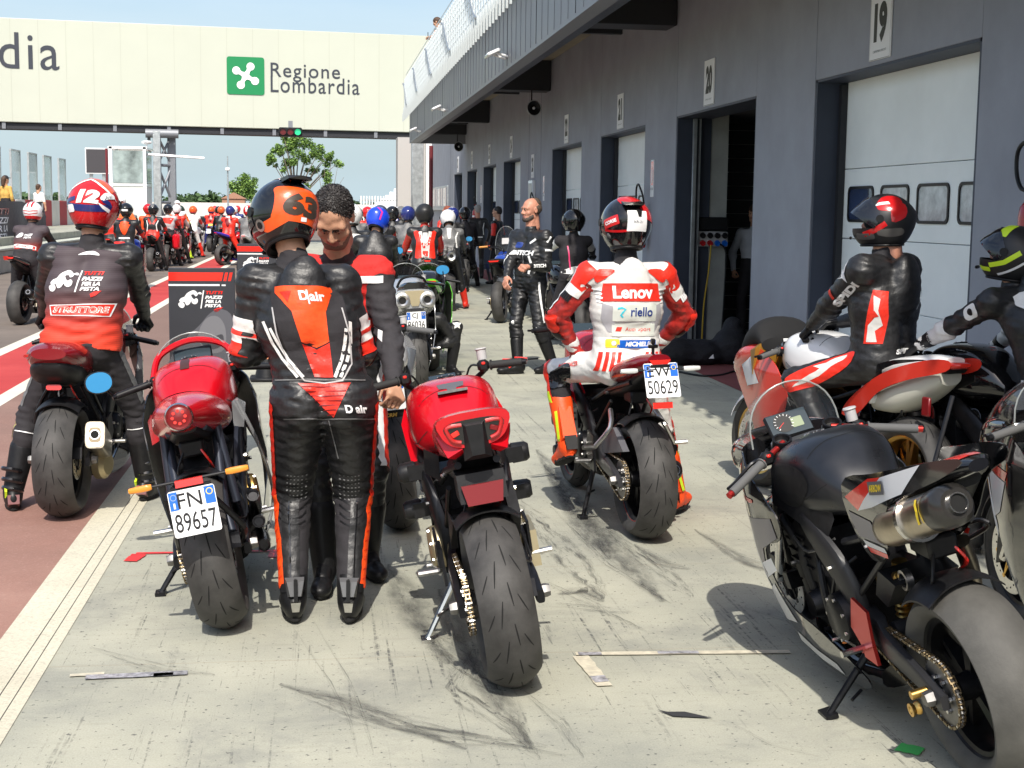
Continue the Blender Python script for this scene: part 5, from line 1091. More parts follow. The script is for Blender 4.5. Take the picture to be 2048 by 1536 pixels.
def extinguisher(y, z, label):
 e = empty('fire_extinguisher', (WX - .13, y, z), label, 'fire extinguisher', 'fire extinguishers on the garage wall'); m = MB()
 m.lathe([(.001, 0), (.075, 0), (.086, .015), (.088, .05), (.088, .42), (.08, .48), (.05, .525), (.028, .54), (.028, .56), (.001, .56)], EXR, (0, 0, 0), (0, 0, 1), 24); m.build('cylinder', e, 50)
 m = MB(); m.add([((math.cos(a) * .0892), math.sin(a) * .0892, zz) for zz in (.14, .27) for a in [R_(110 + 14 * i) for i in range(11)]], [(i, i + 1, 12 + i, 11 + i) for i in range(10)], WM)
 m.add([((math.cos(a) * .0892), math.sin(a) * .0892, zz) for zz in (.30, .35) for a in [R_(110 + 14 * i) for i in range(11)]], [(i, i + 1, 12 + i, 11 + i) for i in range(10)], WM); m.build('label_band', e)
 m = MB(); m.tube([(0, 0, .55), (0, 0, .60)], .025, ALU, 12); m.hull([(x, y_, zz) for x in (-.012, .012) for y_, zz in ((-.02, .60), (.10, .66), (.10, .685), (-.02, .64))], EXR); m.tube([(-.02, .02, .60), (-.03, .03, .60)], .02, ALU, 10); m.build('valve', e)
 m = MB(); m.tube([(0, .03, .60), (-.02, .12, .60), (-.02, .20, .70), (-.02, .20, .84), (-.02, .10, .90), (-.02, -.02, .86), (.02, -.08, .70), (.04, -.10, .40), (.04, -.10, .15)], .014, KP, 8, sub=4); m.build('hose', e)
 m = MB(); m.box((.108, 0, .35), (.04, .06, .3), KM); m.build('bracket', e)
for y, z, l in ((8.62, 1.28, 'red fire extinguisher with looped hose at the right edge of the frame'), (20.02, 1.20, 'red fire extinguisher on the pillar left of the open garage'), (30.6, 1.2, 'red fire extinguisher below the small electrical cabinet'), (42.4, 1.2, 'small distant red fire extinguisher near the farthest doors')): extinguisher(y, z, l)
for y, l in ((8.42, 'red and white extinguisher plate at the right edge'), (19.85, 'red and white extinguisher plate left of the open garage'), (29.9, 'red and white extinguisher plate beside the electrical cabinet'), (42.0, 'red and white extinguisher plate near the farthest doors')):
 m = MB(); m.box((WX - .005, y, 2.18), (.010, .20, .52), WM); u, v = (0, -1, 0), (0, 0, 1); o = (WX - .011, y, 2.18); flat(m, poly2d([(-.085, -.10), (.085, -.10), (.085, .24), (-.085, .24)]), o, u, v, LENSB); flat(m, poly2d(smooth2d([(-.03, -.05), (.0, -.06), (.03, -.05), (.03, .08), (.015, .12), (-.015, .12), (-.03, .08)], 3)), o, u, v, WM, .001)
 flat(m, fit(text2d('ESTINTORE', 1), w=.15, h=.028, c=(0, -.15)), o, u, v, DGR); m.build('safety_sign', label=l, cat='sign', group='extinguisher plates on the garage wall')
m = MB(); m.box((WX - .04, 31.4, 1.98), (.08, .62, .80), WP, bev=.01); m.box((WX - .082, 31.4, 1.98), (.006, .5, .66), PALEP); m.build('electrical_cabinet', label='white electrical cabinet on the wall under sign 23', cat='cabinet')
# socket board in the open garage, with its cables
e = empty('socket_board', (WX + .50, 18.5, 1.0), 'grey industrial socket board with red and blue outlets in the open garage', 'socket board'); m = MB(); m.box((.02, 0, .36), (.40, .10, .20), LGR, bev=.01); m.box((.02, .01, .56), (.40, .12, .18), KP, bev=.02); m.build('housing', e)
for i in range(4):
 for j, c in ((0, (KP, KP, KP, KP)[i]), (1, (EXR, EXR, BLUP, BLUP)[i])): s = MB(); s.lathe([(.001, .03), (.02, .03), (.036, .035), (.040, 0)], c, (-.13 + .1 * i, -.05, .41 - .10 * j), (0, -1, -.25), 16); s.build('outlet', e)
for pts, mm, lab in (([(5.10, 18.42, 1.28), (5.07, 18.41, .9), (5.02, 18.40, .5), (5.0, 18.38, .02)], mat('yellow_cable', (.5, .33, .03), .5), 'yellow cable hanging from the socket board'), ([(5.22, 18.42, 1.30), (5.30, 18.40, 1.18), (5.29, 18.38, .7), (5.27, 18.36, .3), (5.22, 18.3, .03), (5.0, 18.1, .02), (4.85, 18.0, .04)], KP, 'black cable dropping from the socket board to the garage floor')):
 m = MB(); m.tube(pts, .011, mm, 8, sub=6); m.build('cable', label=lab, cat='cable')
# heap of black bags by the open garage
BAGM = mat('black_nylon', (.010, .010, .013), .8, bump=(35, .6, .02), var=(8, .6, 1.7)); bx = ray(1430, 735, Z=0)
F = Field((-.7, -.45, -.02), (.75, .5, .75), .02)
for c, r in (((-.38, 0, .14), (.26, .22, .17)), ((-.1, .05, .13), (.3, .24, .16)), ((.28, .05, .20), (.22, .22, .22)), ((.30, .08, .40), (.11, .12, .14))): F.ell(c, r, BAGM, .06)
F.ripple(.014, None, (.25, .12), 4); F.plane((0, 0, .004), (0, 0, -1)); m = MB(); F.into(m); m.prism([(-.03, 0), (.03, 0), (.02, .05)], (-.02, -.215, .09), (1, 0, 0), (0, 0, 1), -.006, WM); m.build('duffel_bag', label='heap of slumped black duffel bag cloth before the open garage', cat='bag', loc=(bx.x, bx.y + .3, 0))
F = Field((-.4, -.2, -.02), (.4, .2, .2), .016); F.ell((0, 0, .06), (.30, .13, .075), BAGM, .03); F.ripple(.006, None, (.2, .1), 2); F.plane((0, 0, .004), (0, 0, -1)); m = MB(); F.into(m); m.build('tyre_warmer', label='flat black bundle on the red pavement beside the bags', cat='bundle', loc=(bx.x + .36, bx.y - .55, 0))
m = MB(); P = [ray(1352, 742, Z=.012), ray(1400, 751, Z=.012), ray(1440, 750, Z=.012), ray(1475, 742, Z=.012), ray(1520, 748, Z=.012)]; m.tube(P, .011, KP, 8, sub=6); m.build('cable', label='black cable lying across the concrete in front of the bags', cat='cable')
for y, z, x, lab in ((29.0, 3.78, 4.25, 'round horn loudspeaker hanging under the middle canopy beam'), (FE - 1.2, 3.72, 4.3, 'round horn loudspeaker under the far end of the canopy')):
 e = empty('loudspeaker', (x, y, z), lab, 'loudspeaker', 'horn loudspeakers under the canopy'); m = MB(); m.lathe([(.02, .20), (.03, .18), (.06, .08), (.15, .0), (.155, -.01), (.145, -.01), (.05, .07), (.001, .07)], KP, (0, 0, 0), (-.25, 1, 0), 24); m.lathe([(.142, -.012), (.158, -.012), (.158, .006), (.142, .006)], GALV, (0, 0, 0), (-.25, 1, 0), 24, closed=True); m.ball((0, .03, 0), .032, WP, 12); m.build('horn', e); m = MB(); m.tube([(-.03, .14, .02), (-.03, .14, .40)], .015, KM, 8); m.build('bracket', e)
for px, py, lab in ((985, 107, 'white floodlight on the fascia nearest the camera'), (872, 216, 'white floodlight in the middle of the fascia'), (826, 259, 'white floodlight at the far end of the fascia')):
 p = ray(px, py, X=FX - .22); e = empty('floodlight', p, lab, 'floodlight', 'floodlights along the fascia'); m = MB(); m.box((0, 0, 0), (.22, .50, .06), WP, bev=.02, R=Matrix.Rotation(R_(-25), 3, 'Y')); m.box((-.02, 0, -.03), (.16, .40, .02), GLS, R=Matrix.Rotation(R_(-25), 3, 'Y')); m.build('lamp_head', e); [MB().tube([(.02, q, 0), (.24, q, -.06)], .018, WP, 8).build('arm', e) for q in (-.16, .16)]
# ------------------------------------------------------------------ gantry across the pit lane
CREAMP = mat('cream_gantry_panel', (.50, .515, .435), .55, var=(.4, .97, 1.02)); STG = mat('grey_steel_section', (.22, .23, .25), .5, metal=.3); GY = 68.
gl, gr = ray(-760, 5, Y=GY - 2.9), ray(905, 77, Y=GY + 1.4); zb_l, zb_r = ray(0, 238, Y=GY - 1.2).z, ray(820, 270, Y=GY + 1.2).z; zt_l, zt_r = ray(0, 32, Y=GY - 1.2).z, ray(820, 72, Y=GY + 1.2).z; print('gantry', zb_l, zb_r, zt_l, zt_r, gl, gr)
ga = empty('gantry', (-7.7, GY, 0), 'cream gantry bridge spanning the pit lane with region lettering', 'gantry'); GO = V((-7.7, GY, 0)); zb, zt = (zb_l + zb_r) / 2, (zt_l + zt_r) / 2
ux = V((gr.x - gl.x, gr.y - gl.y, 0)).normalized(); un = V((ux.y, -ux.x, 0)); gw = V((gr.x - gl.x, gr.y - gl.y, 0)).length; g0 = V((gl.x, gl.y, 0)) - GO
def on_gantry(px, py):
 """point of the sign face under a pixel -> (along, up)"""
 d = _f * FPX + _R * (px - 1024) + _U * (768 - py); o = V((0, 0, CAM_H)) - GO - g0; t = -(o.dot(un)) / d.dot(un); q = o + d * t; return q.dot(ux), q.z
m = MB(); Rg = Matrix((ux, V((-ux.y, ux.x, 0)), V((0, 0, 1)))).transposed(); cx = g0 + ux * gw / 2 - un * .8 + V((0, 0, (zb + zt) / 2)); m.box(cx, (gw, 1.6, zt - zb), CREAMP, bev=.03, R=Rg)
n = int(gw / 1.15)
for k in range(1, n): m.box(g0 + ux * k * gw / n + un * .001 + V((0, 0, (zb + zt) / 2)), (.018, .012, zt - zb - .04), mat('panel_seam', (.43, .44, .37), .6), R=Rg)
def gart(art, mm, off=.02): flat(m, art, g0, ux, V((0, 0, 1)), mm, off)
ink = mat('dark_sign_ink', (.035, .04, .055), .5)
for txt, (xa, ya), (xb, yb), b_ in (('Regione', (541, 127), (680, 165), .004), ('Lombardia', (541, 152), (719, 190), .004), ('dia', (-4, 63), (119, 141), .0)):
 a0, a1 = on_gantry(xa, ya), on_gantry(xb, yb); gart(fit(text2d(txt, 1, bold=b_, space=1.12 if b_ < .02 else 1.05), w=a1[0] - a0[0], h=abs(a0[1] - a1[1]) * (1.12 if txt == 'Regione' else 1.), c=((a0[0] + a1[0]) / 2, (a0[1] + a1[1]) / 2)), ink)
bpart2 = m
a0, a1 = on_gantry(453, 112), on_gantry(529, 191); c = ((a0[0] + a1[0]) / 2, (a0[1] + a1[1]) / 2); s = abs(a1[0] - a0[0]) / 2
GREENP = mat('emblem_green', (.006, .22, .07), .45); gart(poly2d(rrect(c[0] - s, c[1] - s, c[0] + s, c[1] + s, s * .14)), GREENP, .03)
for k in range(4):
 a = R_(62 + 90 * k); p = (c[0] + math.cos(a) * s * .56, c[1] + math.sin(a) * s * .56); gart(poly2d(circ2d(p, s * .215, 20)), WM, .045 + .002 * k); gart(poly2d(band2d([c, ((c[0] + p[0]) / 2, (c[1] + p[1]) / 2), p], [s * .36, s * .20, s * .30])), WM, .054 + .002 * k)
m.build('sign_panel', ga)
m = MB(); m.box(g0 + ux * gw / 2 - un * .8 + V((0, 0, zb - .16)), (gw, 1.3, .26), BEAMM, R=Rg)
for k in range(int(gw / 2.4)): m.box(g0 + ux * (k * 2.4 + .6) + un * .02 - un * .12 + V((0, 0, zb - .15)), (.16, .06, .28), STG, R=Rg)
m.build('underside_truss', ga)
m = MB(); tx = ray(316, 300, Y=GY).x + 7.7; t2 = ray(341, 300, Y=GY).x + 7.7
m.box((tx, -.4, zb / 2 - .1), (.34, .34, zb - .3), GALV, bev=.02); m.build('tower_leg', ga)
m = MB(); m.box((t2, .5, zb / 2 - .1), (.36, .36, zb - .3), STG, bev=.02); m.build('tower_leg', ga)
m = MB()
for z0, z1 in ((.3, 1.9), (1.9, 3.6), (3.6, zb - .4)):
 m.tube([(tx, -.4, z0), (t2, .5, z1)], .06, STG, 8); m.tube([(t2, .5, z0), (tx, -.4, z1)], .06, STG, 8); m.tube([(tx, -.4, z1), (t2, .5, z1)], .07, STG, 8)
m.tube([(tx - .5, -.4, zb - .35), (t2 + .4, -.3, zb - .35)], .20, STG, 12); m.build('tower_brace', ga)
m = MB(); p = ray(581, 264, Y=GY - 2.0); e = empty('traffic_light', p, 'three lamp traffic light under the gantry with its green lamp lit', 'traffic light'); m.box((0, 0, 0), (1.05, .3, .40), KP, bev=.05); m.box((.0, .1, .3), (.2, .1, .4), STG); m.build('housing', e)
for k, mm in ((-1, mat('unlit_red_lamp', (.12, .01, .012), .3)), (0, mat('unlit_red_lamp', (.12, .01, .012), .3)), (1, mat('lit_green_lamp', (.02, .5, .2), .3, emit=(.03, .75, .32, .35)))): m = MB(); m.disc((k * .33, -.16, 0), (0, -1, 0), .14, mm, .03, 20); m.lathe([(.15, 0), (.16, .10), (.145, .10), (.14, 0)], KP, (k * .33, -.15, 0), (0, -1, 0), 20, closed=True); m.build('lamp', e)
# ------------------------------------------------------------------ pit wall side
m = MB(); PW = mat('pit_wall_concrete', (.38, .36, .31), .85, var=(2, .8, 1.15)); m.box((-8.1, 40, .28), (.40, 100, .56), PW, bev=.02); m.box((-8.1, 40, .59), (.46, 100, .06), CREAMP, bev=.01); m.build('pit_wall', label='low cream topped pit wall along the left of the pit lane', cat='wall')
BAN = mat('dark_banner_cloth', (.035, .03, .038), .55, bump=(6, .5, .03), var=(3, .8, 1.4)); be = empty('banner', (-8.6, 36, .6), 'dark fabric banner with club lettering draped along the pit wall', 'banner'); m = MB(); L = 16.; n = 40; vs = []
for j in range(5):
 for i in range(n + 1): f = i / n; top = 1.16 - .25 * max(0, f - .8) / .2; vs.append((.05 * math.sin(i * 1.3) * (1 - j / 4) + .03 * math.sin(i * .6 + j), L * f - 6, .04 + top * j / 4))
fs = [(j * (n + 1) + i, j * (n + 1) + i + 1, (j + 1) * (n + 1) + i + 1, (j + 1) * (n + 1) + i) for j in range(4) for i in range(n)]; m.add(vs, fs, BAN); bb = bvh_of(m)
for t, z, c in (('TUTTI', .92, EXR), ('PAZZI', .68, WM), ('PER LA', .46, WM), ('PISTA', .24, WM)): wrap(m, fit(text2d(t, 1, bold=.02, shear=.2), w=2.0, h=.17), bb, (.5, 3.9, z), (0, 1, 0), (0, 0, 1), c, .012, .2, 1., .4)
m.build('banner_cloth', be)
m = MB()
for k in range(9): m.tube([(-.05, -6 + k * 2, .0), (-.05, -6 + k * 2, 1.16)], .025, GALV, 8)
m.build('banner_frame', be)
RBK, WBK = mat('red_block_paint', (.40, .03, .035), .7, var=(2, .8, 1.1)), mat('white_block_paint', (.66, .63, .58), .7, var=(2, .85, 1.05))
m = MB()
for k in range(40): m.box((-11.6, 30.9 + k * 1.8, .95), (.5, 1.78, 1.90), RBK if k % 2 else WBK, bev=.02)
m.build('track_wall', label='red and white painted wall between pit and race track', cat='wall')
GP = mat('greenish_safety_glass', (.55, .66, .60), .08, alpha=.55, coat=.3); tops = None
for k, y in enumerate((45.4, 48.6, 51.9, 55.3, 58.5, 61.6, 65.0)):
 e = empty('glass_panel', (-11.5, y, 1.9), 'greenish glass safety panel standing on the red and white track wall', 'glass panel', 'glass panels on the track wall'); m = MB(); m.box((0, .8, .92), (.03, 1.55, 1.80), GP); m.build('pane', e); m = MB()
 for yy in (0, 1.62): m.box((0, yy, .92), (.07, .05, 1.86), GALV)
 m.box((0, .81, 1.84), (.08, 1.68, .05), GALV); m.build('frame', e)
cb = empty('control_cabin', (-8.3, 60, 0), 'white glazed race control cabin raised beside the pit wall', 'cabin'); c0 = ray(218, 292, Y=60); c1 = ray(292, 292, Y=60); cw = c1.x - c0.x; ct = c0.z; ox = (c0.x + c1.x) / 2 + 8.3
m = MB(); m.box((ox, .9, ct / 2 - .7), (cw - .06, 1.8, ct - 1.5), PALEP); m.box((ox, .9, ct - .06), (cw + .1, 1.96, .12), WP, bev=.02); m.box((ox, .9, ct - 1.55), (cw + .02, 1.86, .10), WP)
for q in (-1, 1): m.box((ox + q * (cw / 2 - .06), -.02, ct / 2), (.12, .12, ct), WP); m.box((ox + q * (cw / 2 - .06), 1.8, ct / 2), (.12, .12, ct), WP)
m.tube([(ox - cw / 2 - .1, -.05, 0), (ox - cw / 2 - .1, -.05, ct - .1)], .05, mat('dark_red_pipe', (.16, .02, .025), .5), 8); m.build('cabin_body', cb)
m = MB(); m.box((ox, -.02, ct - .82), (cw - .3, .03, 1.3), mat('cabin_glass', (.20, .24, .23), .04, coat=.8, var=(1.2, .4, 2.2))); m.box((ox + cw / 2, .9, ct - .82), (.03, 1.5, 1.3), mat('cabin_glass', (.2, .24, .23), .04)); m.build('window', cb)
m = MB(); m.tube([(ox + cw / 2, .2, ct), (ox + cw / 2, .2, ct + .25)], .03, WP, 8); m.ball((ox + cw / 2, .2, ct + .18), (.22, .22, .08), WP, 12); m.box((ox + cw / 2 + .1, .2, ct + .34), (.12, .1, .14), KP); m.tube([(ox + cw / 2, .2, ct - .3), (ox + cw / 2 + 2.3, .2, ct - .42)], .05, WP, 8); m.build('roof_beacon', cb)
p = ray(195, 322, Y=66); db = empty('display_board', (p.x, 66, 0), 'dark square display board in a white frame behind the cabin', 'display board'); m = MB(); m.box((0, 0, p.z), (1.05, .15, 1.15), WP, bev=.01); m.build('frame', db); m = MB(); m.box((0, -.085, p.z), (.95, .02, 1.03), mat('dark_panel_face', (.05, .045, .05), .5)); m.build('panel_face', db); m = MB()
for q in (-.3, .25): m.box((q, .1, p.z / 2), (.14, .14, p.z), GALV)
m.build('post', db)
# far barriers, fence, white stand, mast
m = MB(); m.box((-12, 112, .5), (46, 1, 1.0), KP, bev=.1); m.box((-12, 112.4, 1.5), (46, .6, 1.1), WBK); m.build('pit_exit_barrier', label='dark tyre barrier with white wall closing the far pit exit', cat='barrier')
m = MB(); f0 = ray(722, 395, Y=82); 
for k in range(46): m.box((f0.x + k * .16, 82, 1.2), (.07, .04, 2.5), WP)
for z in (.3, 2.2): m.box((f0.x + 3.6, 82.04, z), (7.4, .04, .08), GALV)
m.build('slatted_fence', label='white vertical slat fence at the end of the paddock', cat='fence')
m = MB()
for k in range(8):
 a, b_ = ray(752 + k * 10, 404 - k * 7, Y=96), ray(900, 404, Y=96); m.box(((a.x + b_.x) / 2, 96 + k * .8, a.z / 2), (b_.x - a.x, .8, a.z), WP, bev=.03)
m.build('white_stand', label='white stepped stand rising behind the slat fence', cat='stand')
p = ray(455, 312, Y=100); e = empty('lamp_mast', (p.x, 100, 0), 'thin pale lamp mast beside the round bush', 'mast'); m = MB(); m.tube([(0, 0, 0), (0, 0, p.z)], [.09, .04], GALV, 8); m.build('pole', e); m = MB(); m.box((0, -.1, 1.7 + 2.6), (.3, .3, .2), WP, bev=.03); m.build('lamp', e)
m = MB(); p = ray(468, 396, Y=118); m.box((p.x, 118, 1.2), (1.8, 1.6, 2.4), mat('brick_hut', (.38, .20, .13), .85)); m.hull([(p.x + x, 118 + y, z) for x, y, z in ((-1, -.9, 2.4), (1, -.9, 2.4), (-1, .9, 2.4), (1, .9, 2.4), (0, -.9, 2.9), (0, .9, 2.9))], mat('brick_hut', (.38, .2, .13), .85)); m.build('brick_hut', label='small brick hut beside the bush', cat='hut')
# ------------------------------------------------------------------ trees
LEAF = [mat('leaf_light', (.20, .32, .06), .6), mat('leaf_mid', (.12, .22, .04), .6), mat('leaf_dark', (.06, .12, .025), .65)]; BARK = mat('grey_bark', (.16, .13, .10), .9, var=(6, .6, 1.4)); FARL = [mat('far_leaf_a', (.055, .10, .035), .8), mat('far_leaf_b', (.075, .13, .045), .8), mat('far_leaf_c', (.04, .075, .03), .8)]
def tree(loc, clumps, leaves, size, label, limbs=(), group=None, mats=LEAF, trunk=None, seed=1, name='tree'):
 r = random.Random(seed); e = empty(name, loc, label, 'tree', group); m = MB()
 for path, rad in limbs: m.tube(path, rad, BARK, 6, sub=3)
 if trunk: m.tube([(0, 0, -.1), (r.uniform(-.1, .1), 0, trunk * .5), (0, 0, trunk)], [trunk * .05, trunk * .035, trunk * .02], BARK, 8)
 if m.v: m.build('trunk', e)
 m = MB(); tot = sum(c[3] ** 2 for c in clumps)
 for c in clumps:
  for _ in range(int(leaves * c[3] ** 2 / tot)):
   u = V((r.gauss(0, 1), r.gauss(0, 1), r.gauss(0, 1))).normalized(); p = V(c[:3]) + u * c[3] * (r.random() ** .45) * r.uniform(.7, 1.12); a = V((r.gauss(0, 1), r.gauss(0, 1), r.gauss(0, .6))).normalized(); b_ = a.cross(V((r.gauss(0, 1), r.gauss(0, 1), r.gauss(0, 1)))).normalized(); s = size * r.uniform(.5, 1.3)
   m.add([p - a * s, p - b_ * s * .6, p + a * s, p + b_ * s * .6], [(0, 1, 2, 3)], mats[min(2, int(r.random() * 3))])
 m.build('crown', e); return e
p = ray(590, 400, Y=130); Z = lambda px, py, Y: (lambda q: (q.x, q.z))(ray(px, py, Y=Y))
cl = []; rr = random.Random(3)
for px, py, R0 in ((560, 300, 1.0), (585, 290, 1.3), (610, 285, 1.2), (640, 310, 1.1), (655, 325, .9), (545, 318, .9), (575, 325, 1.1), (600, 310, 1.1), (625, 340, .8), (650, 345, .7), (615, 372, .6), (580, 360, .4), (660, 315, .6), (595, 278, .8), (570, 280, .7), (540, 325, .6)):
 x, z = Z(px, py, 130); cl.append((x - p.x, rr.uniform(-1.5, 1.5), z, R0 * .55))
 for _ in range(3): cl.append((x - p.x + rr.gauss(0, .6) * R0, rr.uniform(-1.5, 1.5), z + rr.gauss(0, .45) * R0, R0 * rr.uniform(.25, .45)))
lm = [([(0, 0, 0), (0, 0, 1.6), (.1, 0, 2.6)], [.22, .17, .12])]
for c in cl[::3]: lm.append(([(c[0] * .05, 0, 1.2), (c[0] * .35, c[1] * .4, c[2] * .55 + .5), (c[0] * .9, c[1], c[2])], [.10, .06, .02]))
tree((p.x, 130, 0), cl, 7500, .12, 'tall airy green tree with bare lower limbs beyond the pit exit', lm, seed=5)
x0 = p.x; p2 = ray(655, 390, Y=124); cl = [(Z(655, 362, 124)[0] - p2.x, 0, Z(655, 362, 124)[1], .45), (.1, .3, Z(655, 352, 124)[1], .4), (-.2, 0, Z(650, 378, 124)[1], .4)]
lm = [([(0, 0, 0), (0, 0, 1.5), (.1, 0, 2.4)], [.14, .1, .06])] + [([(0, 0, 1.6), (a * .5, 0, 3.2), (a, .2, 4.6 + b_)], [.05, .03, .01]) for a, b_ in ((-.9, .6), (.3, 1.2), (.9, .8), (1.4, -.2), (-.3, 1.0))]
tree((p2.x, 124, 0), cl, 700, .10, 'thin half bare tree with twiggy top beside the tall tree', lm, seed=8)
p = ray(486, 400, Y=125); tree((p.x, 125, 0), [(Z(a, b_, 125)[0] - p.x, rr.uniform(-.5, .5), Z(a, b_, 125)[1], q) for a, b_, q in ((486, 366, .75), (470, 375, .6), (502, 373, .65), (486, 385, .8), (470, 392, .6), (503, 392, .65), (492, 355, .45), (462, 370, .35), (510, 362, .35))], 4200, .10, 'dense round green bush tree beside the lamp mast', trunk=1.5, seed=11)
for k, (px, top, Y, w) in enumerate(((345, 388, 330, 5), (357, 383, 350, 6), (368, 386, 340, 6), (380, 391, 300, 5), (392, 383, 260, 6), (408, 382, 240, 7), (420, 388, 300, 6), (432, 385, 380, 7), (442, 390, 330, 6), (452, 392, 330, 5), (20, 382, 180, 7), (5, 376, 170, 6), (130, 385, 190, 7), (150, 382, 200, 8), (75, 384, 180, 8), (110, 388, 190, 7), (175, 390, 200, 6), (700, 398, 300, 7), (690, 400, 320, 7), (735, 402, 330, 6), (520, 398, 340, 6), (540, 396, 320, 7), (625, 400, 340, 8), (560, 400, 350, 7))):
 p = ray(px, 405, Y=Y); h = ray(px, top, Y=Y).z; cs = [(rr.uniform(-.35, .35) * w, rr.uniform(-.3, .3) * w, h * rr.uniform(.35, .72), h * rr.uniform(.26, .36)) for _ in range(7)]
 tree((p.x, Y, 0), cs, 420, .075 * w, 'distant hazy tree on the far side of the track', None or (), 'distant trees along the horizon', FARL, trunk=h * .4, seed=20 + k)
# two advertising totems and a cone
def totem(x, y, rot, label, h=1.30, w=.43):
 T = Matrix.Translation((x, y, 0)) @ Matrix.Rotation(R_(rot), 4, 'Z'); e = empty('advertising_totem', (x, y, 0), label, 'sign', 'club totems beside the pit lane', T); m = MB(); m.box((0, 0, h / 2 + .02), (w, .05, h - .04), mat('totem_dark_print', (.032, .033, .04), .45, var=(3, .9, 1.1)), bev=.004); u, v = (1, 0, 0), (0, 0, 1); o = (0, -.0252, 0); k0 = h
 fl = lambda a, mm, off=.001: flat(m, a, o, u, v, mm, off); fl(poly2d([(-w / 2, h - .085), (w * .30, h - .085), (w * .33, h - .028), (-w / 2, h - .028)]), LENSB)
 for k in (0, 1): fl(poly2d([(w * (.325 + k * .07), h - .085), (w * (.37 + k * .07), h - .085), (w * (.40 + k * .07), h - .028), (w * (.355 + k * .07), h - .028)]), LENSB)
 fl(poly2d([(-w / 2, h - .118), (w * .27, h - .118), (w * .27, h - .106), (-w / 2, h - .106)]), WM); fl(poly2d([(w * .30, h - .118), (w * .36, h - .118), (w * .36, h - .108), (w * .30, h - .108)]), WM)
 club_logo(fl, (-.005, h - .205), w * .0036); h += .26
 # ghosted rider in the lower half: helmet, arm
 gh = mat('ghost_print', (.10, .10, .115), .5); gh2 = mat('ghost_print_dark', (.05, .05, .058), .5)
 fl(poly2d(smooth2d([(-.21, h - .92), (-.12, h - .74), (-.02, h - .64), (.05, h - .56), (.12, h - .53), (.20, h - .60), (.21, h - .92)], 4)), gh, .0012); fl(poly2d(smooth2d([(-.03, h - .72), (.02, h - .60), (.10, h - .58), (.15, h - .66), (.14, h - .80), (.04, h - .82)], 4)), LGR if False else mat('ghost_print_light', (.17, .17, .185), .5), .0016); fl(poly2d(smooth2d([(-.02, h - .74), (.06, h - .72), (.13, h - .70), (.13, h - .77), (.05, h - .80)], 4)), gh2, .002)
 fl(fit(text2d('MCA', 1, bold=.04, shear=.25), w=.26, h=.06, c=(-.02, h - .90)), WM, .0024); h -= .26; m.build('panel', e); b = MB(); b.box((0, 0, .012), (w + .06, .34, .024), KM, bev=.006); b.build('base', e)
def club_logo(fl, c, s):
 """crouched rider on a motorcycle beside four lines of italic lettering; s = metres per unit"""
 x, y = c; U = lambda P: [(x + a * s, y + b * s) for a, b in P]
 for blob in ([(-92, -8), (-84, 4), (-70, 10), (-60, 24), (-44, 34), (-30, 38), (-18, 30), (-14, 18), (-24, 12), (-30, 20), (-42, 18), (-36, 4), (-26, -4), (-30, -16), (-42, -10), (-50, -22), (-62, -26), (-70, -12), (-80, -14)], [(-96, -20), (-90, -34), (-78, -38), (-70, -30), (-72, -18), (-84, -12)], [(-40, -14), (-28, -22), (-16, -16), (-14, -2), (-22, 4), (-30, -4)], [(-16, 24), (-6, 30), (2, 26), (0, 20)]): fl(poly2d(smooth2d(U(blob), 3)), WM, .0012)
 fl(poly2d(U([(-4, -40), (1, -40), (13, 38), (8, 38)])), WM, .0012)
 for t, yy, mm, w in (('TUTTI', 28, LENSB, 72), ('PAZZI', 8, WM, 74), ('PER LA', -10, WM, 66), ('PISTA', -28, WM, 70)): fl(fit(text2d(t, 1, bold=.05, shear=.22), w=w * s, h=14 * s, c=(x + (52 + yy * .12) * s, y + yy * s)), mm, .0014)
 fl(poly2d(U([(52, -46), (66, -38), (92, -34), (72, -52), (56, -58)])), LENSB, .0012)
totem(-.80, 9.62, 2, 'dark club totem board behind the red bike with the round lamp'); totem(-.74, 16.2, 0, 'dark club totem board half hidden behind the orange helmet')
e = empty('traffic_cone', (-.56, 14.2, 0), 'worn traffic cone with black base standing beside the totem', 'cone'); m = MB(); m.box((0, 0, .02), (.34, .34, .04), KP, bev=.012); m.build('base', e); m = MB(); m.lathe([(.12, .04), (.075, .22)], KP, (0, 0, 0), (0, 0, 1), 20); m.lathe([(.075, .22), (.028, .46), (.001, .465)], mat('cone_orange', (.55, .20, .09), .6), (0, 0, 0), (0, 0, 1), 20); m.build('cone_body', e)
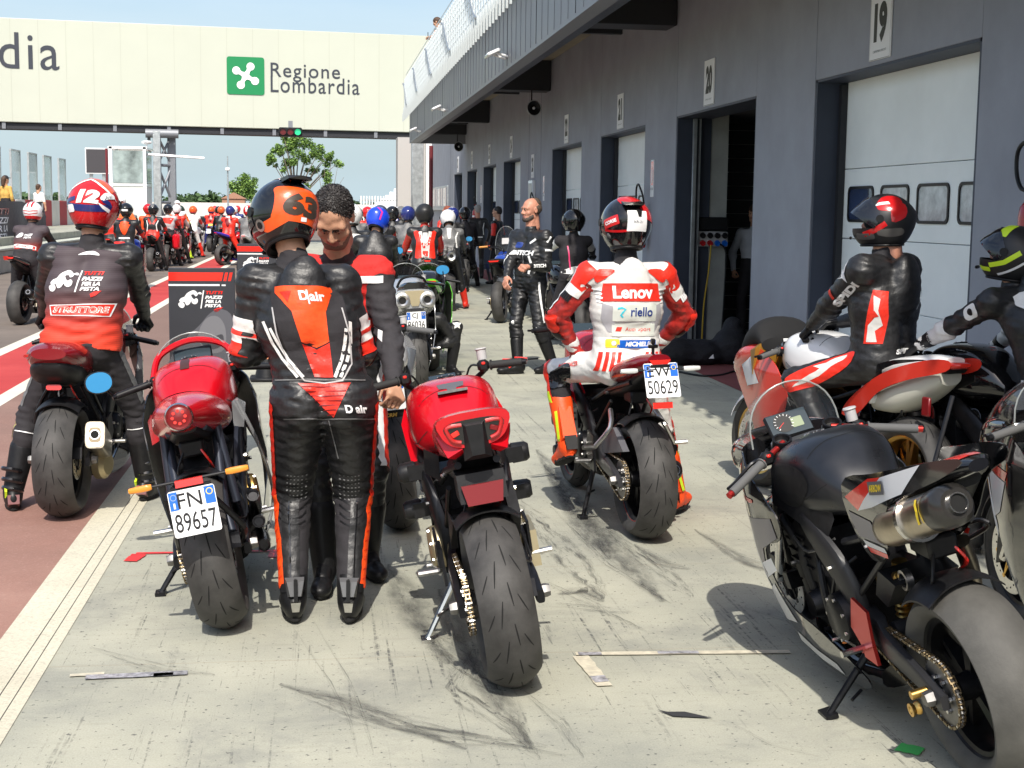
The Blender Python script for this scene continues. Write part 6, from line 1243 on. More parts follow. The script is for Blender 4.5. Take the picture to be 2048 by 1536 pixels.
# ------------------------------------------------------------------ the motorcycles close by
def seam(b, pts, o, u, v, bv=None, w=.0035, m=DARK):
 q = MB(); wrap(q, poly2d(band2d(pts, w)), bv or b.tank_bvh, o, u, v, m, .0012, .02, .6); q.build('panel_seam', b.root)
def clutter(b):
 r = b.root; rs = random.Random(int(b.loc.y * 100))
 for q in (-1, 1):
  m = MB(); m.tube([(q * .13, 1.10, .64), (q * .17, .98, .66), (q * .16, .90, .58)], .017, KP, 8, sub=4); m.build('radiator_hose', r)
  m = MB()
  for y, z in ((.54, .44), (.60, .58), (.72, .70), (.84, .76), (.66, .34), (.90, .34), (.78, .30), (.98, .50), (.30, .74)): m.disc((q * (.172 if y > .5 else .11), y, z), (1, 0, 0), .0085, rs.choice((ALU, STEEL, KM)), .02, 6)
  m.build('bolt', r)
  m = MB(); m.hull([(q * x, y, z) for x in (.172, .182) for y, z in ((.50, .40), (.42, .34), (.34, .38), (.33, .50), (.44, .52))], b.k.get('rearset', KM)); m.build('heel_guard', r)
 m = MB(); m.tube([(.09, .46, .56), (.15, .36, .46), (.15, .15, .40), (.11, .02, .44)], .005, KP, 6, sub=4); m.tube([(-.10, .52, .62), (-.16, .58, .56), (-.165, .66, .46)], .006, KP, 6, sub=4); m.tube([(-.12, .64, .66), (-.18, .76, .60), (-.17, .92, .62)], .005, mat('braided_hose', (.12, .12, .12), .4, metal=.6), 6, sub=4); m.build('cable_loom', r)
 m = MB(); m.hull([(.095 + x, y, z) for x in (-.03, .03) for y, z in ((-.03, .43), (-.10, .40), (-.12, .34), (-.06, .36))], b.k.get('rcal', KM)); m.build('brake_caliper', r)
 m = MB(); m.lathe([(.001, .012), (.020, .012), (.024, 0), (.024, -.02)], STEEL, (.155, 0, RAX.z), (1, 0, 0), 6); m.build('axle_nut', r)
 m = MB(); m.box((0, .12, .74), (.10, .14, .07), KP, bev=.01); m.tube([(-.03, .06, .74), (-.07, .02, .66), (-.05, .10, .60)], .005, KP, 6, sub=4); m.tube([(.03, .06, .74), (.06, .04, .68), (.07, .14, .62)], .005, LENSB, 6, sub=4); m.build('wiring', r)
 seam(b, [(-.14, 0), (-.05, .02), (.05, .02), (.14, 0)], (0, .60, 1.2), (1, 0, 0), (0, 1, .3))
 for q in (-1, 1): seam(b, [(-.16, .02), (-.04, -.03), (.10, -.01), (.2, .05)], (q * .4, .78, .82), (0, q, 0), (0, 0, 1))
def streetfighter():
 b = Bike('naked_motorcycle', 'bright red naked motorcycle on its stand with wide handlebar, seen from behind', (.68, 4.94, 0), 0, 10, lod=0, gro=GROOVES, col=RED, tankc=RED, single=False, swing=KM, cover=BRNZ, engine=KM, fender=KP, peg=ALU, standm=STEEL, stand_x=-.27, stand_y=.52, tank_w=1.02, rear_w=.196)
 r = b.root; b.seat(.845, KP, .50, .20, .115)
 # tail cowl: rounded red shell with a horseshoe opening
 secs = [(.42, 0, .855, .10, .04, 2.6), (.26, 0, .895, .128, .058, 2.8), (.08, 0, .935, .132, .066, 2.8), (-.06, 0, .96, .130, .066, 3, .15), (-.13, 0, .968, .122, .062, 3, .22)]
 b.tail(RED, secs, light=None, under=KP)
 m = MB(); m.loft([(-.1310, 0, .962, .100, .043, 2.8, .24), (-.1335, 0, .962, .100, .043, 2.8, .24)], KG, 1, 28); m.hull([(x, y, z) for x, y, z in ((-.03, -.150, .985), (.03, -.150, .985), (-.022, -.155, .88), (.022, -.155, .88), (-.045, -.12, 1.0), (.045, -.12, 1.0), (-.05, -.12, .86), (.05, -.12, .86))], KP); m.build('tail_recess', r)
 for q in (-1, 1):
  m = MB(); m.tube([(q * .042, -.137, .990), (q * .086, -.137, .990), (q * .096, -.137, .978), (q * .080, -.137, .942), (q * .052, -.137, .930)], .007, mat('lamp_tube_red', (.45, .02, .02), .1, coat=.5), 8, sub=3); m.box((q * .068, -.1385, .962), (.028, .006, .018), LENSB if q < 0 else LENS, bev=.002, R=Matrix.Rotation(R_(q * 20), 3, 'Y')); m.build('tail_light', r)
  m = MB(); m.hull([(q * x, y, z) for x, y, z in ((.134, -.06, .955), (.130, -.06, .925), (.105, -.115, .880), (.08, -.10, .868), (.12, .12, .855), (.13, .12, .92), (.05, -.128, .905), (.045, -.10, .885))], RED); m.build('tail_side', r)
  m = MB(); m.hull([(q * x, y, z) for x, y, z in ((.19, .95, .92), (.215, .92, .86), (.20, .75, .66), (.16, .72, .66), (.16, .92, .86), (.19, .86, .70))], RED); m.build('tank_wing', r)
  m = MB(); m.hull([(q * x, y, z) for x, y, z in ((.155, .60, .80), (.165, .62, .70), (.12, .40, .70), (.11, .40, .80))], KP); m.build('side_cover', r)
 m = MB(); m.hull([(x, y, z) for x in (-.085, .085) for y, z in ((-.05, .80), (-.075, .70), (.10, .70), (.10, .80))], KP); m.build('plate_hanger', r)
 m = MB(); m.hull([(x * k, y, z) for x in (-1, 1) for k, y, z in ((.075, -.085, .765), (.062, -.10, .695), (.075, -.075, .765), (.062, -.09, .695))], LENS); m.build('reflector', r)
 m = MB(); arc_shell(m, RAX, .345, .118, 58, 102, KP, 20, 10, .05, .006); m.hull([(x, y, z) for x, y, z in ((-.115, .10, .60), (-.105, .10, .60), (-.13, .28, .46), (-.10, .28, .46), (-.125, .15, .64), (-.1, .3, .56))], KP); m.build('rear_hugger', r)
 m = MB(); m.hull([(x, y, z) for x in (.085, .125) for y, z in ((.22, .44), (-.02, .62), (.10, .72), (.32, .66), (.36, .5))], KP); m.build('chain_guard', r)
 m = MB(); m.hull([(x, y, z) for x in (.17, .215) for y, z in ((.62, .30), (.40, .30), (.42, .44), (.60, .46))], BRNZ); m.build('engine_cover', r)
 m = MB(); m.lathe([(.001, .02), (.032, .02), (.036, .0), (.030, -.03)], mat('yellow_bobbin', (.75, .42, .02), .35), (-.03, .22, .665), (-.2, -1, .1), 16); m.build('shock_preload', r)
 m = MB(); m.hull([(x, y, z) for x in (-.06, .06) for y, z in ((.62, 1.0), (.67, .985), (.625, 1.01), (.67, .995))], KP); 
 wrap(m, poly2d([(-.055, .04), (.055, .04), (.05, -.005), (.02, -.015), (.012, -.05), (-.012, -.05), (-.02, -.015), (-.05, -.005)]), b.tank_bvh, (0, .66, 1.1), (1, 0, 0), (0, 1, 0.35), DGR, .002, .02, .5); m.build('tank_pad', r)
 RG = mat('black_grip_rubber', (.016, .016, .016), .75); b.bars('wide', 1.035, 1.0, .325, gripm=RG, levm=ALU, barm=KM); b.dash((0, 1.13, .985), .115, .065, 18)
 for g_ in [o for o in r.children if o.name.startswith('grip')]:
  pass
 for q in (1,):
  m = MB()
  for k in range(2): m.tube([(.25 + .05 * k, .937 - .012 * k, 1.055), (.28 + .05 * k, .925 - .012 * k, 1.050), (.31 + .04 * k, .918 - .012 * k, 1.044)], .0035, LENSB, 6, sub=3)
  m.build('grip_stripe', r)
 for q in (-1, 1):
  for yy, zz in ((.70, .70), (.82, .52)): m = MB(); m.lathe([(.001, .07), (.03, .07), (.04, .055), (.042, .0), (.03, -.01)], KP, (q * .20, yy, zz), (q, -.1, 0), 18); m.hull([(q * .20 + x, yy + y, zz + z) for x in (-.03, .04) for y in (-.045, .045) for z in (-.03, .03)], KP); m.build('crash_pad', r)
  m = MB(); m.tube([(q * .33, .93, 1.04), (q * .40, .95, 1.03), (q * .40, .97, 1.03)], .004, KM, 6); m.build('bar_end', r)
 b.headlight((0, 1.26, .90), .09); return b
def fn_bike():
 b = Bike('sports_motorcycle', 'red sports motorcycle with round tail lamp and white plate FN 89657 on its stand', (-.39, 5.76, 0), 2, 11, lod=0, gro=GROOVES, col=RED, tankc=RED, cover=GOLD, peg=STEEL, standm=KM, stand_x=-.30, swing=KM, tank_w=1.0, rear_w=.19, frame=mat('dark_blue_grey_frame', (.03, .035, .05), .35, metal=.4))
 r = b.root; secs = [(.52, 0, .80, .13, .05, 2.6), (.40, 0, .82, .165, .09, 2.5, -.1), (.20, 0, .855, .150, .10, 2.3, -.1), (.0, 0, .885, .115, .082, 2.1), (-.14, 0, .905, .072, .058, 2), (-.20, 0, .91, .054, .050, 2)]
 b.tail(RED, secs, light=None, under=KP)
 bt = bvh_of(b.tail_mb); m = MB(); wrap(m, poly2d(smooth2d([(-.10, .10), (.08, .10), (.10, .06), (.085, -.02), (.0, -.12), (-.10, -.09), (-.115, .0)], 4)), bt, (0, .26, 1.2), (1, 0, 0), (0, 1, .1), REDD, .0015, .02, .6); wrap(m, poly2d(smooth2d([(-.092, .092), (.072, .092), (.09, .055), (.077, -.02), (.0, -.11), (-.092, -.08), (-.107, .0)], 4)), bt, (0, .26, 1.2), (1, 0, 0), (0, 1, .1), RED, .003, .02, .6); m.build('seat_cover', r)
 m = MB(); c = V((0, -.205, .910)); d = V((0, -1, .12)); m.lathe([(.052, -.04), (.056, .0), (.050, .012), (.046, .004), (.046, -.03)], STEEL, c, d, 32); m.lathe([(.001, .006), (.028, .004), (.0455, -.004)], LENS, c, d, 32)
 for i in range(8): a = i * math.pi / 4; x_, y_, z_ = frame_from(d); m.disc(c + d.normalized() * .0045 + (x_ * math.cos(a) + y_ * math.sin(a)) * .025, d, .0065, LENSB, .003, 10)
 m.build('tail_light', r)
 m = MB(); wrap(m, poly2d([(-.02, .07), (.02, .07), (.02, -.07), (-.02, -.07)]), b.tank_bvh, (-.01, .66, 1.2), (1, 0, 0), (0, 1, .4), mat('brown_leather_strap', (.06, .02, .015), .5), .004, .02, .6); m.build('tank_strap', r)
 m = MB()
 for q in (-1, 1): m.tube([(q * .10, .20, .78), (q * .085, -.02, .50), (q * .10, -.10, .40)], .020, b.k['frame'], 10); m.tube([(q * .11, .16, .80), (q * .13, .10, .48)], .018, b.k['frame'], 10)
 m.build('subframe', r)
 m = MB(); m.tube([(.12, .0, .335), (.15, -.20, .44), (.06, -.335, .62)], .014, KM, 8, sub=4); m.tube([(-.12, .0, .335), (-.10, -.22, .46), (-.05, -.335, .62)], .014, KM, 8, sub=4); m.hull([(x, y, z) for x in (-.075, .075) for y, z in ((-.345, .665), (-.355, .60), (-.30, .66), (-.32, .60))], KP); m.build('plate_bracket', r)
 m = MB(); m.hull([(x, y, z) for x in (-.052, .052) for y, z in ((-.366, .694), (-.372, .668), (-.35, .694), (-.355, .668))], LENSB); m.build('reflector', r)
 numplate(r, (0, -.385, .572), upright(0, tilt=14), 'FN', '89657'); b.indicators(-.345, .688, .19, droop=.0)
 m = MB(); m.hull([(x, y, z) for x in (-.05, .05) for y, z in ((.16, .70), (.05, .66), (.05, .54), (.18, .56))], KP); m.build('battery_box', r)
 m = MB(); arc_shell(m, RAX, .34, .11, 60, 98, KP, 16, 10, .05, .006); m.build('rear_hugger', r)
 for i, (z0, z1) in enumerate(((.40, .50), (.34, .38), (.28, .27))): m = MB(); m.tube([(.13, .40, .26), (.19, .28, z0), (.20, .06 + .03 * i, z1)], .026, KM, 10, sub=4); m.lathe([(.027, -.004), (.019, .004), (.019, -.03)], KM, (.20, .06 + .03 * i, z1), (0, -1, .1), 14); m.build('exhaust_pipe', r)
 ART = [([(1.02, .86), (1.30, .86), (1.10, .72), (.92, .74)], RED, 1)]
 b.fairing(KG, KP, [], None, True, True); b.k['nosec'] = RED
 m = MB(); m.tube([(.19, .55, .84), (.245, .60, .60), (.255, .70, .35), (.17, .66, .16)], .008, SILV, 8, sub=5); m.build('fairing_edge', r)
 for q in (-1, 1): m = MB(); m.hull([(q * x, y, z) for x, y, z in ((.19, .62, .84), (.22, .70, .80), (.20, .50, .72), (.16, .46, .74), (.17, .50, .84))], SILV if q > 0 else RED); m.build('air_scoop', r)
 b.bars('clip', .93, .98, .36, 4, mirrors=dict(sides=(-1,), off=(.055, -.06, .085), r=(.062, .05), m=MIRB), levm=KM, sweep=18); b.dash((0, 1.18, 1.0), .17, .10, 48); b.screen(1.16, 1.52, .90, .85, 1.11, .19, GLSD if False else GLS)
 m = MB(); m.tube([(-.20, 1.14, .94), (-.15, 1.17, 1.04), (0, 1.18, 1.085), (.15, 1.17, 1.04), (.20, 1.14, .94)], .016, RED, 8, sub=5); m.build('screen_rim', r)
 return b
def black_bike():
 GY1, GY2 = mat('grey_purple_graphic', (.14, .13, .155), .35, coat=.3), mat('white_graphic', (.62, .63, .65), .3, coat=.3)
 b = Bike('sports_motorcycle', 'black track motorcycle with slick tyre and stubby titanium muffler on its stand, nearest at right', (2.045, 3.93, 0), 2.6, 15.5, lod=0, tank_dz=-.02, nose_dip=.065, tym=mat('scrubbed_slick_rubber', (.082, .079, .072), .7, var=(7, .7, 1.3), bump=(120, .3, .003)), col=KG, tankc=mat('matt_black_paint', (.010, .011, .014), .30, coat=.15, var=(9, .8, 1.4)), exhaust='under', rearset=REDM, peg=STEEL, spring=GOLD, shockm=GOLD, swing=mat('dark_swingarm', (.035, .035, .038), .4, metal=.4), tank_w=1.04, frame=mat('black_frame_paint', (.016, .016, .018), .45), clamp=mat('dark_yoke', (.05, .05, .055), .4), stand_x=-.30, stand_y=.57, rear_w=.205, resm=LGR, two_res=False)
 r = b.root; b.seat(.80, KP, .50, .14, .12)
 secs = [(.30, 0, .83, .14, .07, 3), (.14, 0, .90, .14, .065, 3), (-.05, 0, .98, .12, .05, 2.8), (-.20, 0, 1.04, .08, .035, 2.6), (-.29, 0, 1.065, .03, .018, 2.2)]
 b.tail(KG, secs, light=None, under=KP)
 # tail sides carry the graphics
 sk = lambda P: [(y, z + .055 + .06 * (.3 - y) / .5) for y, z in P]; xf = lambda y, z: .165 - .22 * max(0, -y) ** 1.1 - .35 * abs(z - .92) ** 1.5
 for q in (-1, 1):
  m = MB(); panel(m, sk([(.34, .88), (.10, .93), (-.24, .975), (-.34, .97), (-.24, .92), (.0, .84), (.10, .71), (.24, .62), (.36, .64)]), xf, q, KG, .004, 0, .04)
  panel(m, sk([(.33, .84), (.12, .915), (.03, .925), (.25, .80)]), xf, q, LENSB, 0, .0025, .03, sm=False); panel(m, sk([(.25, .80), (.03, .925), (-.17, .965), (-.08, .88), (.12, .825)]), xf, q, GY2, 0, .0025, .03, sm=False); panel(m, sk([(.35, .79), (.18, .77), (.14, .69), (.34, .70)]), xf, q, GY1, 0, .0025, .03, sm=False)
  panel(m, sk([(.32, .69), (.15, .68), (.15, .662), (.31, .668)]), xf, q, GY2, 0, .0028, .03, sm=False); panel(m, sk([(.31, .667), (.15, .660), (.16, .643), (.30, .645)]), xf, q, LENSB, 0, .0028, .03, sm=False)
  bv = bvh_of(m); u = (0, -q * -1 * -1, .28) if q < 0 else (0, 1, -.28); u = V((0, -1, .22)) if q < 0 else V((0, 1, -.22)); w_ = V((q, 0, 0)); v = w_.cross(u.normalized())
  if q < 0: u = V((0, -1, .22))
  o = V((q * .3, .06, .975)); wrap(m, poly2d([(-.055, -.020), (.055, -.020), (.055, .020), (-.055, .020)]), bv, o, u, v, DGR, .004, .02, .5); wrap(m, fit(text2d('ARROW', 1, bold=.03, shear=.15), w=.095, h=.022), bv, o, u, v, YEL, .0055, .02, .5)
  m.build('tail_side', r)
 m = MB(); tb = bvh_of(b.tail_mb); wrap(m, poly2d([(-.035, -.03), (.035, -.03), (.05, .07), (-.05, .07)]), tb, (0, -.17, 1.3), (1, 0, 0), (0, 1, -.2), LENSB, .003, .03, .6, .2); m.build('tail_graphic', r)
 b.muffler((-.13, .14, .815), (-.08, -.28, .975), .060, mat('bright_titanium', (.46, .40, .31), .3, metal=1, var=(12, .7, 1.2)), mat('carbon_end_cap', (.03, .028, .026), .3, metal=.3, coat=.3), 1.06, .026)
 mm, Mx, L = b.muf; q = MB(); u = Mx.to_3x3() @ V((-1, 0, 0)); q.lathe([(.0705, L * .60), (.0705, L * .60 + .002)], YEL, (0, 0, 0), (0, 0, 1), 8, Mx); 
 bm_ = bvh_of(mm); wv = V((-1, -.2, .3)); uu = (Mx.to_3x3() @ V((0, 0, 1))).normalized(); vv = wv.cross(uu).normalized(); q = MB(); wrap(q, poly2d([(-.012, -.035), (.0, -.035), (.014, .0), (.0, .035), (-.012, .035), (.002, 0)]), bm_, Mx @ V((0, 0, L * .66)) + wv * .2, uu, vv, YEL, .003, .02, .5); wrap(q, poly2d([(.020, -.035), (.028, -.035), (.028, .035), (.020, .035)]), bm_, Mx @ V((0, 0, L * .66)) + wv * .2, uu, vv, YEL, .003, .02, .5); q.build('muffler_badge', r)
 art = [([(1.18, .66), (.84, .73), (.82, .66), (1.0, .58), (1.04, .46)], GY1), ([(1.40, .70), (1.19, .65), (1.05, .46), (1.10, .38), (1.24, .48)], GY2), ([(1.38, .74), (1.40, .71), (1.0, .755), (1.0, .77)], LENSB, 1), ([(1.52, .80), (1.58, .74), (1.38, .60), (1.32, .62)], LENSB, 1), ([(1.18, .46), (1.16, .40), (.90, .52), (.93, .56)], WM), ([(1.14, .36), (1.10, .26), (.92, .30), (1.0, .44)], GY2), ([(1.02, .19), (.70, .15), (.72, .19), (1.0, .235)], GY2)]
 b.fairing(KG, KP, art, None, True, True, [(1.00, .84), (1.25, .90), (1.55, .80), (1.62, .72), (1.42, .60), (1.22, .47), (1.14, .30), (.98, .17), (.62, .13), (.50, .20), (.70, .32), (.94, .40), (.98, .58), (.80, .66), (.80, .76)])
 for q in (-1, 1): m = MB(); m.hull([(q * x, y, z) for x, y, z in ((.17, 1.0, .86), (.20, .98, .74), (.16, .62, .66), (.12, .60, .74), (.185, .75, .82), (.12, .62, .80), (.15, .98, .9))], KP); m.build('side_cover', r)
 for q in (-1, 1):
  bv_ = bvh_of(b.tank_mb); m = MB(); wrap(m, poly2d(smooth2d([(-.16, -.10), (.02, -.11), (.10, -.06), (.12, .0), (.05, .04), (-.10, .03), (-.17, -.02)], 4)), bv_, (q * .4, .78, .88), (0, -q * -1 if q > 0 else -1, 0), (0, 0, 1), KP, .003, .02, .5); m.build('knee_grip_pad', r)
 m = MB(); arc_shell(m, RAX, .34, .125, 55, 98, KP, 20, 10, .055, .006); m.hull([(x, y, z) for x in (-.11, .11) for y, z in ((.22, .60), (.32, .50), (.40, .52), (.34, .62))], KP); m.build('rear_hugger', r)
 m = MB(); m.tube([(-.07, .40, .56), (-.07, .26, .60)], .026, GOLD, 14); m.tube([(-.07, .44, .555), (-.07, .40, .56)], .031, KG, 14); m.lathe([(.024, -.012), (.034, -.012), (.034, .012), (.024, .012)], ALU, (-.07, .22, .61), (1, 0, 0), 16, closed=True); m.build('shock_reservoir', r)
 b.bars('clip', .915, .98, .385, 13, gripm=mat('grey_grip_rubber', (.10, .10, .10), .8), levm=KM, end=REDM, collar=REDM, sweep=20, steer=7); b.dash((-.01, 1.17, .955), .155, .095, 50, dials=True); b.screen(1.14, 1.62, .91,   .83, 1.11, .175, GLS)
 m = MB(); m.tube([(-.16, 0.03, .33), (-.21, .03, .33)], .014, GOLD, 12); m.build('axle_slider', r); m = MB(); m.lathe([(.012, 0), (.022, 0), (.022, .008), (.016, .016), (.022, .024), (.022, .03), (.012, .03)], GOLD, (-.165, .10, .25), (-1, 0, 0), 14); m.build('paddock_bobbin', r)
 m = MB(); m.tube([(-.15, .86, .40), (-.16, .88, .56), (-.12, .86, .66)], .022, KP, 10, sub=4); m.tube([(-.165, .70, .28), (-.17, .72, .45), (-.14, .78, .6)], .014, KP, 8, sub=4); m.tube([(-.17, .62, .30), (-.17, .63, .37)], .013, mat('orange_cap', (.7, .2, .03), .4), 10); m.build('coolant_hose', r)
 m = MB(); m.tube([(.20, .62, .50), (.26, .30, .66), (.24, .28, .70), (.22, .34, .68)], .008, KM, 8, sub=4); m.build('brake_pedal', r)
 return b
def ew_bike():
 b = Bike('naked_motorcycle', 'black motorcycle with white plate EW 50629 carrying the rider in white and red leathers', (1.67, 7.17, 0), 4.5, 2, lod=0, gro=GROOVES, col=KG, tankc=RED, rimstripe=LENSB, swing=mat('dark_grey_swingarm', (.06, .06, .065), .4, metal=.5), cover=KM, peg=ALU, stand_x=-.2, rear_w=.20)
 r = b.root; b.seat(.83, KP, .50, .16, .12); secs = [(.32, 0, .83, .125, .05, 2.8), (.10, 0, .875, .125, .06, 2.8), (-.12, 0, .93, .105, .055, 2.6), (-.28, 0, .965, .06, .035, 2.4)]; b.tail(REDD, secs, under=KP)
 m = MB(); m.hull([(x, y, z) for x in (-.05, .05) for y, z in ((-.22, .95), (-.30, .95), (-.31, .80), (-.26, .80))], KP); m.build('plate_hanger', r); numplate(r, (0, -.325, .875), upright(0, tilt=22), 'EW', '50629'); b.indicators(-.30, .925, .17, m=mat('clear_indicator', (.62, .62, .60), .15, coat=.4), stalk=KP)
 m = MB(); m.hull([(x, y, z) for x in (-.05, .05) for y, z in ((-.335, .765), (-.34, .735), (-.325, .765), (-.33, .735))], LENSB); m.build('reflector', r)
 m = MB(); m.tube([(0, -.18, .985), (0, -.18, 1.03)], .008, KM, 8); m.box((0, -.18, 1.03), (.05, .018, .018), KM, bev=.004); m.box((0, -.18, 1.055), (.02, .03, .03), KM, bev=.005); m.build('camera_mount', r)
 m = MB(); arc_shell(m, RAX, .34, .118, 55, 100, KP, 20, 10, .05, .006); m.hull([(-x, y, z) for x in (.10, .135) for y, z in ((.10, .58), (-.08, .48), (.34, .40), (.30, .52))], DGR); m.build('rear_hugger', r)
 for q in (-1, 1): m = MB(); m.tube([(q * .12, .20, .66), (q * .15, .10, .58), (q * .22, .16, .47)], .013, ALU, 8, sub=3); m.tube([(q * .22, .16, .47), (q * .29, .14, .475)], .012, ALU, 8); m.build('passenger_peg', r)
 b.muffler((.16, .36, .28), (.20, .10, .33), .055, KM, KM)
 for q in (-1, 1):
  for yy, zz in ((.76, .66), (.86, .52), (.84, .34)): m = MB(); m.lathe([(.001, .08), (.03, .08), (.04, .06), (.04, .0)], KP, (q * .20, yy, zz), (q, 0, 0), 18); m.build('crash_pad', r)
 m = MB(); m.hull([(-x, y, z) for x, y, z in ((.16, .9, .86), (.22, .88, .74), (.18, .66, .62), (.14, .64, .70), (.18, .95, .70))], RED); m.build('tank_wing', r)
 b.bars('wide', 1.03, 1.02, .36); b.dash((0, 1.18, 1.0), .14, .085, 40); b.headlight(); return b
def ist_bike():
 b = Bike('sports_motorcycle', 'dark red sports motorcycle ridden by the instructor in the grey to orange vest, no plate', (-1.42, 7.93, 0), -2.5, 0, lod=0, gro=GROOVES, col=REDD, tankc=REDD, swing=KM, rear_w=.21, peg=ALU)
 r = b.root; secs = [(.34, 0, .80, .12, .05, 2.8), (.16, 0, .845, .15, .08, 2.6), (-.02, 0, .88, .158, .09, 2.5), (-.18, 0, .905, .135, .07, 2.3), (-.27, 0, .925, .09, .03, 2.2)]; b.tail(REDD, secs, light=None, under=KP); b.seat(.83, KP, .50, .12, .13)
 m = MB(); m.loft([(.10, 0, .79, .12, .07, 2.6), (-.10, 0, .815, .135, .075, 2.6), (-.21, 0, .845, .10, .05, 2.4), (-.245, 0, .86, .05, .02, 2.2)], KP, 4, 24); m.build('undertail', r)
 for q in (-1, 1): m = MB(); m.hull([(q * x, y, z) for x, y, z in ((.06, -.265, .930), (.13, -.225, .918), (.155, -.17, .905), (.06, -.258, .915), (.13, -.215, .902), (.15, -.16, .893))], LENSB if q < 0 else LENS); m.build('tail_light', r)
 m = MB(); m.prism(rrect(-.04, -.014, .04, .014, .013), (-.0, -.16, .735), (1, 0, 0), (0, .2, 1), .01, LENSB); flat(m, fit(text2d('GB', 1, bold=.03), w=.04, h=.018), (0, -.162, .735), (1, 0, 0), (0, .2, 1), WM, .0125 - .012 + .0015); m.build('sticker_tab', r)
 m = MB(); m.tube([(-.05, .0, .74), (-.14, .08, .60), (-.17, .12, .50)], .012, KM, 8, sub=3); m.tube([(.10, .05, .72), (.17, .16, .52)], .012, KM, 8); m.build('exhaust_hanger', r)
 m = MB(); arc_shell(m, RAX, .34, .115, 62, 112, KP, 16, 10, .05, .006); m.build('rear_hugger', r)
 p0, p1 = V((.165, .30, .33)), V((.195, -.10, .47)); x, y, z = frame_from(p1 - p0); Mx = Matrix((x, y, z)).transposed().to_4x4(); Mx.translation = p0; L = (p1 - p0).length; m = MB()
 m.loft([(0, 0, 0, .04, .05, 3), (.1, 0, 0, .052, .07, 4), (L, 0, 0, .052, .074, 5)], TITAN, 3, 16, Mx, 'z'); m.loft([(L, 0, 0, .046, .066, 5), (L + .004, 0, 0, .046, .066, 5)], ALU, 1, 16, Mx, 'z'); m.loft([(L + .004, 0, 0, .032, .042, 4), (L + .006, 0, 0, .032, .042, 4)], mat('brown_steel', (.16, .13, .09), .4, metal=1), 1, 16, Mx, 'z'); m.lathe([(.022, L + .010), (.028, L + .010), (.028, L)], ALU, (0, 0, 0), (0, 0, 1), 20, Mx); m.disc((0, 0, L + .008), (0, 0, 1), .022, DARK, .002, 20, Mx); m.build('muffler', r)
 m = MB(); m.lathe([(.001, .03), (.06, .03), (.085, .01), (.09, -.03)], BRNZ, (.16, .30, .24), (1, -.3, 0), 24); m.build('clutch_cover', r)
 b.fairing(KG, KP, [], None, True, True); b.bars('clip', .90, .98, .36, 6, sweep=18); b.screen(1.14, 1.62, .91, .83, 1.10, .19, GLSD); b.dash((0, 1.16, .96), .14, .085, 45); return b
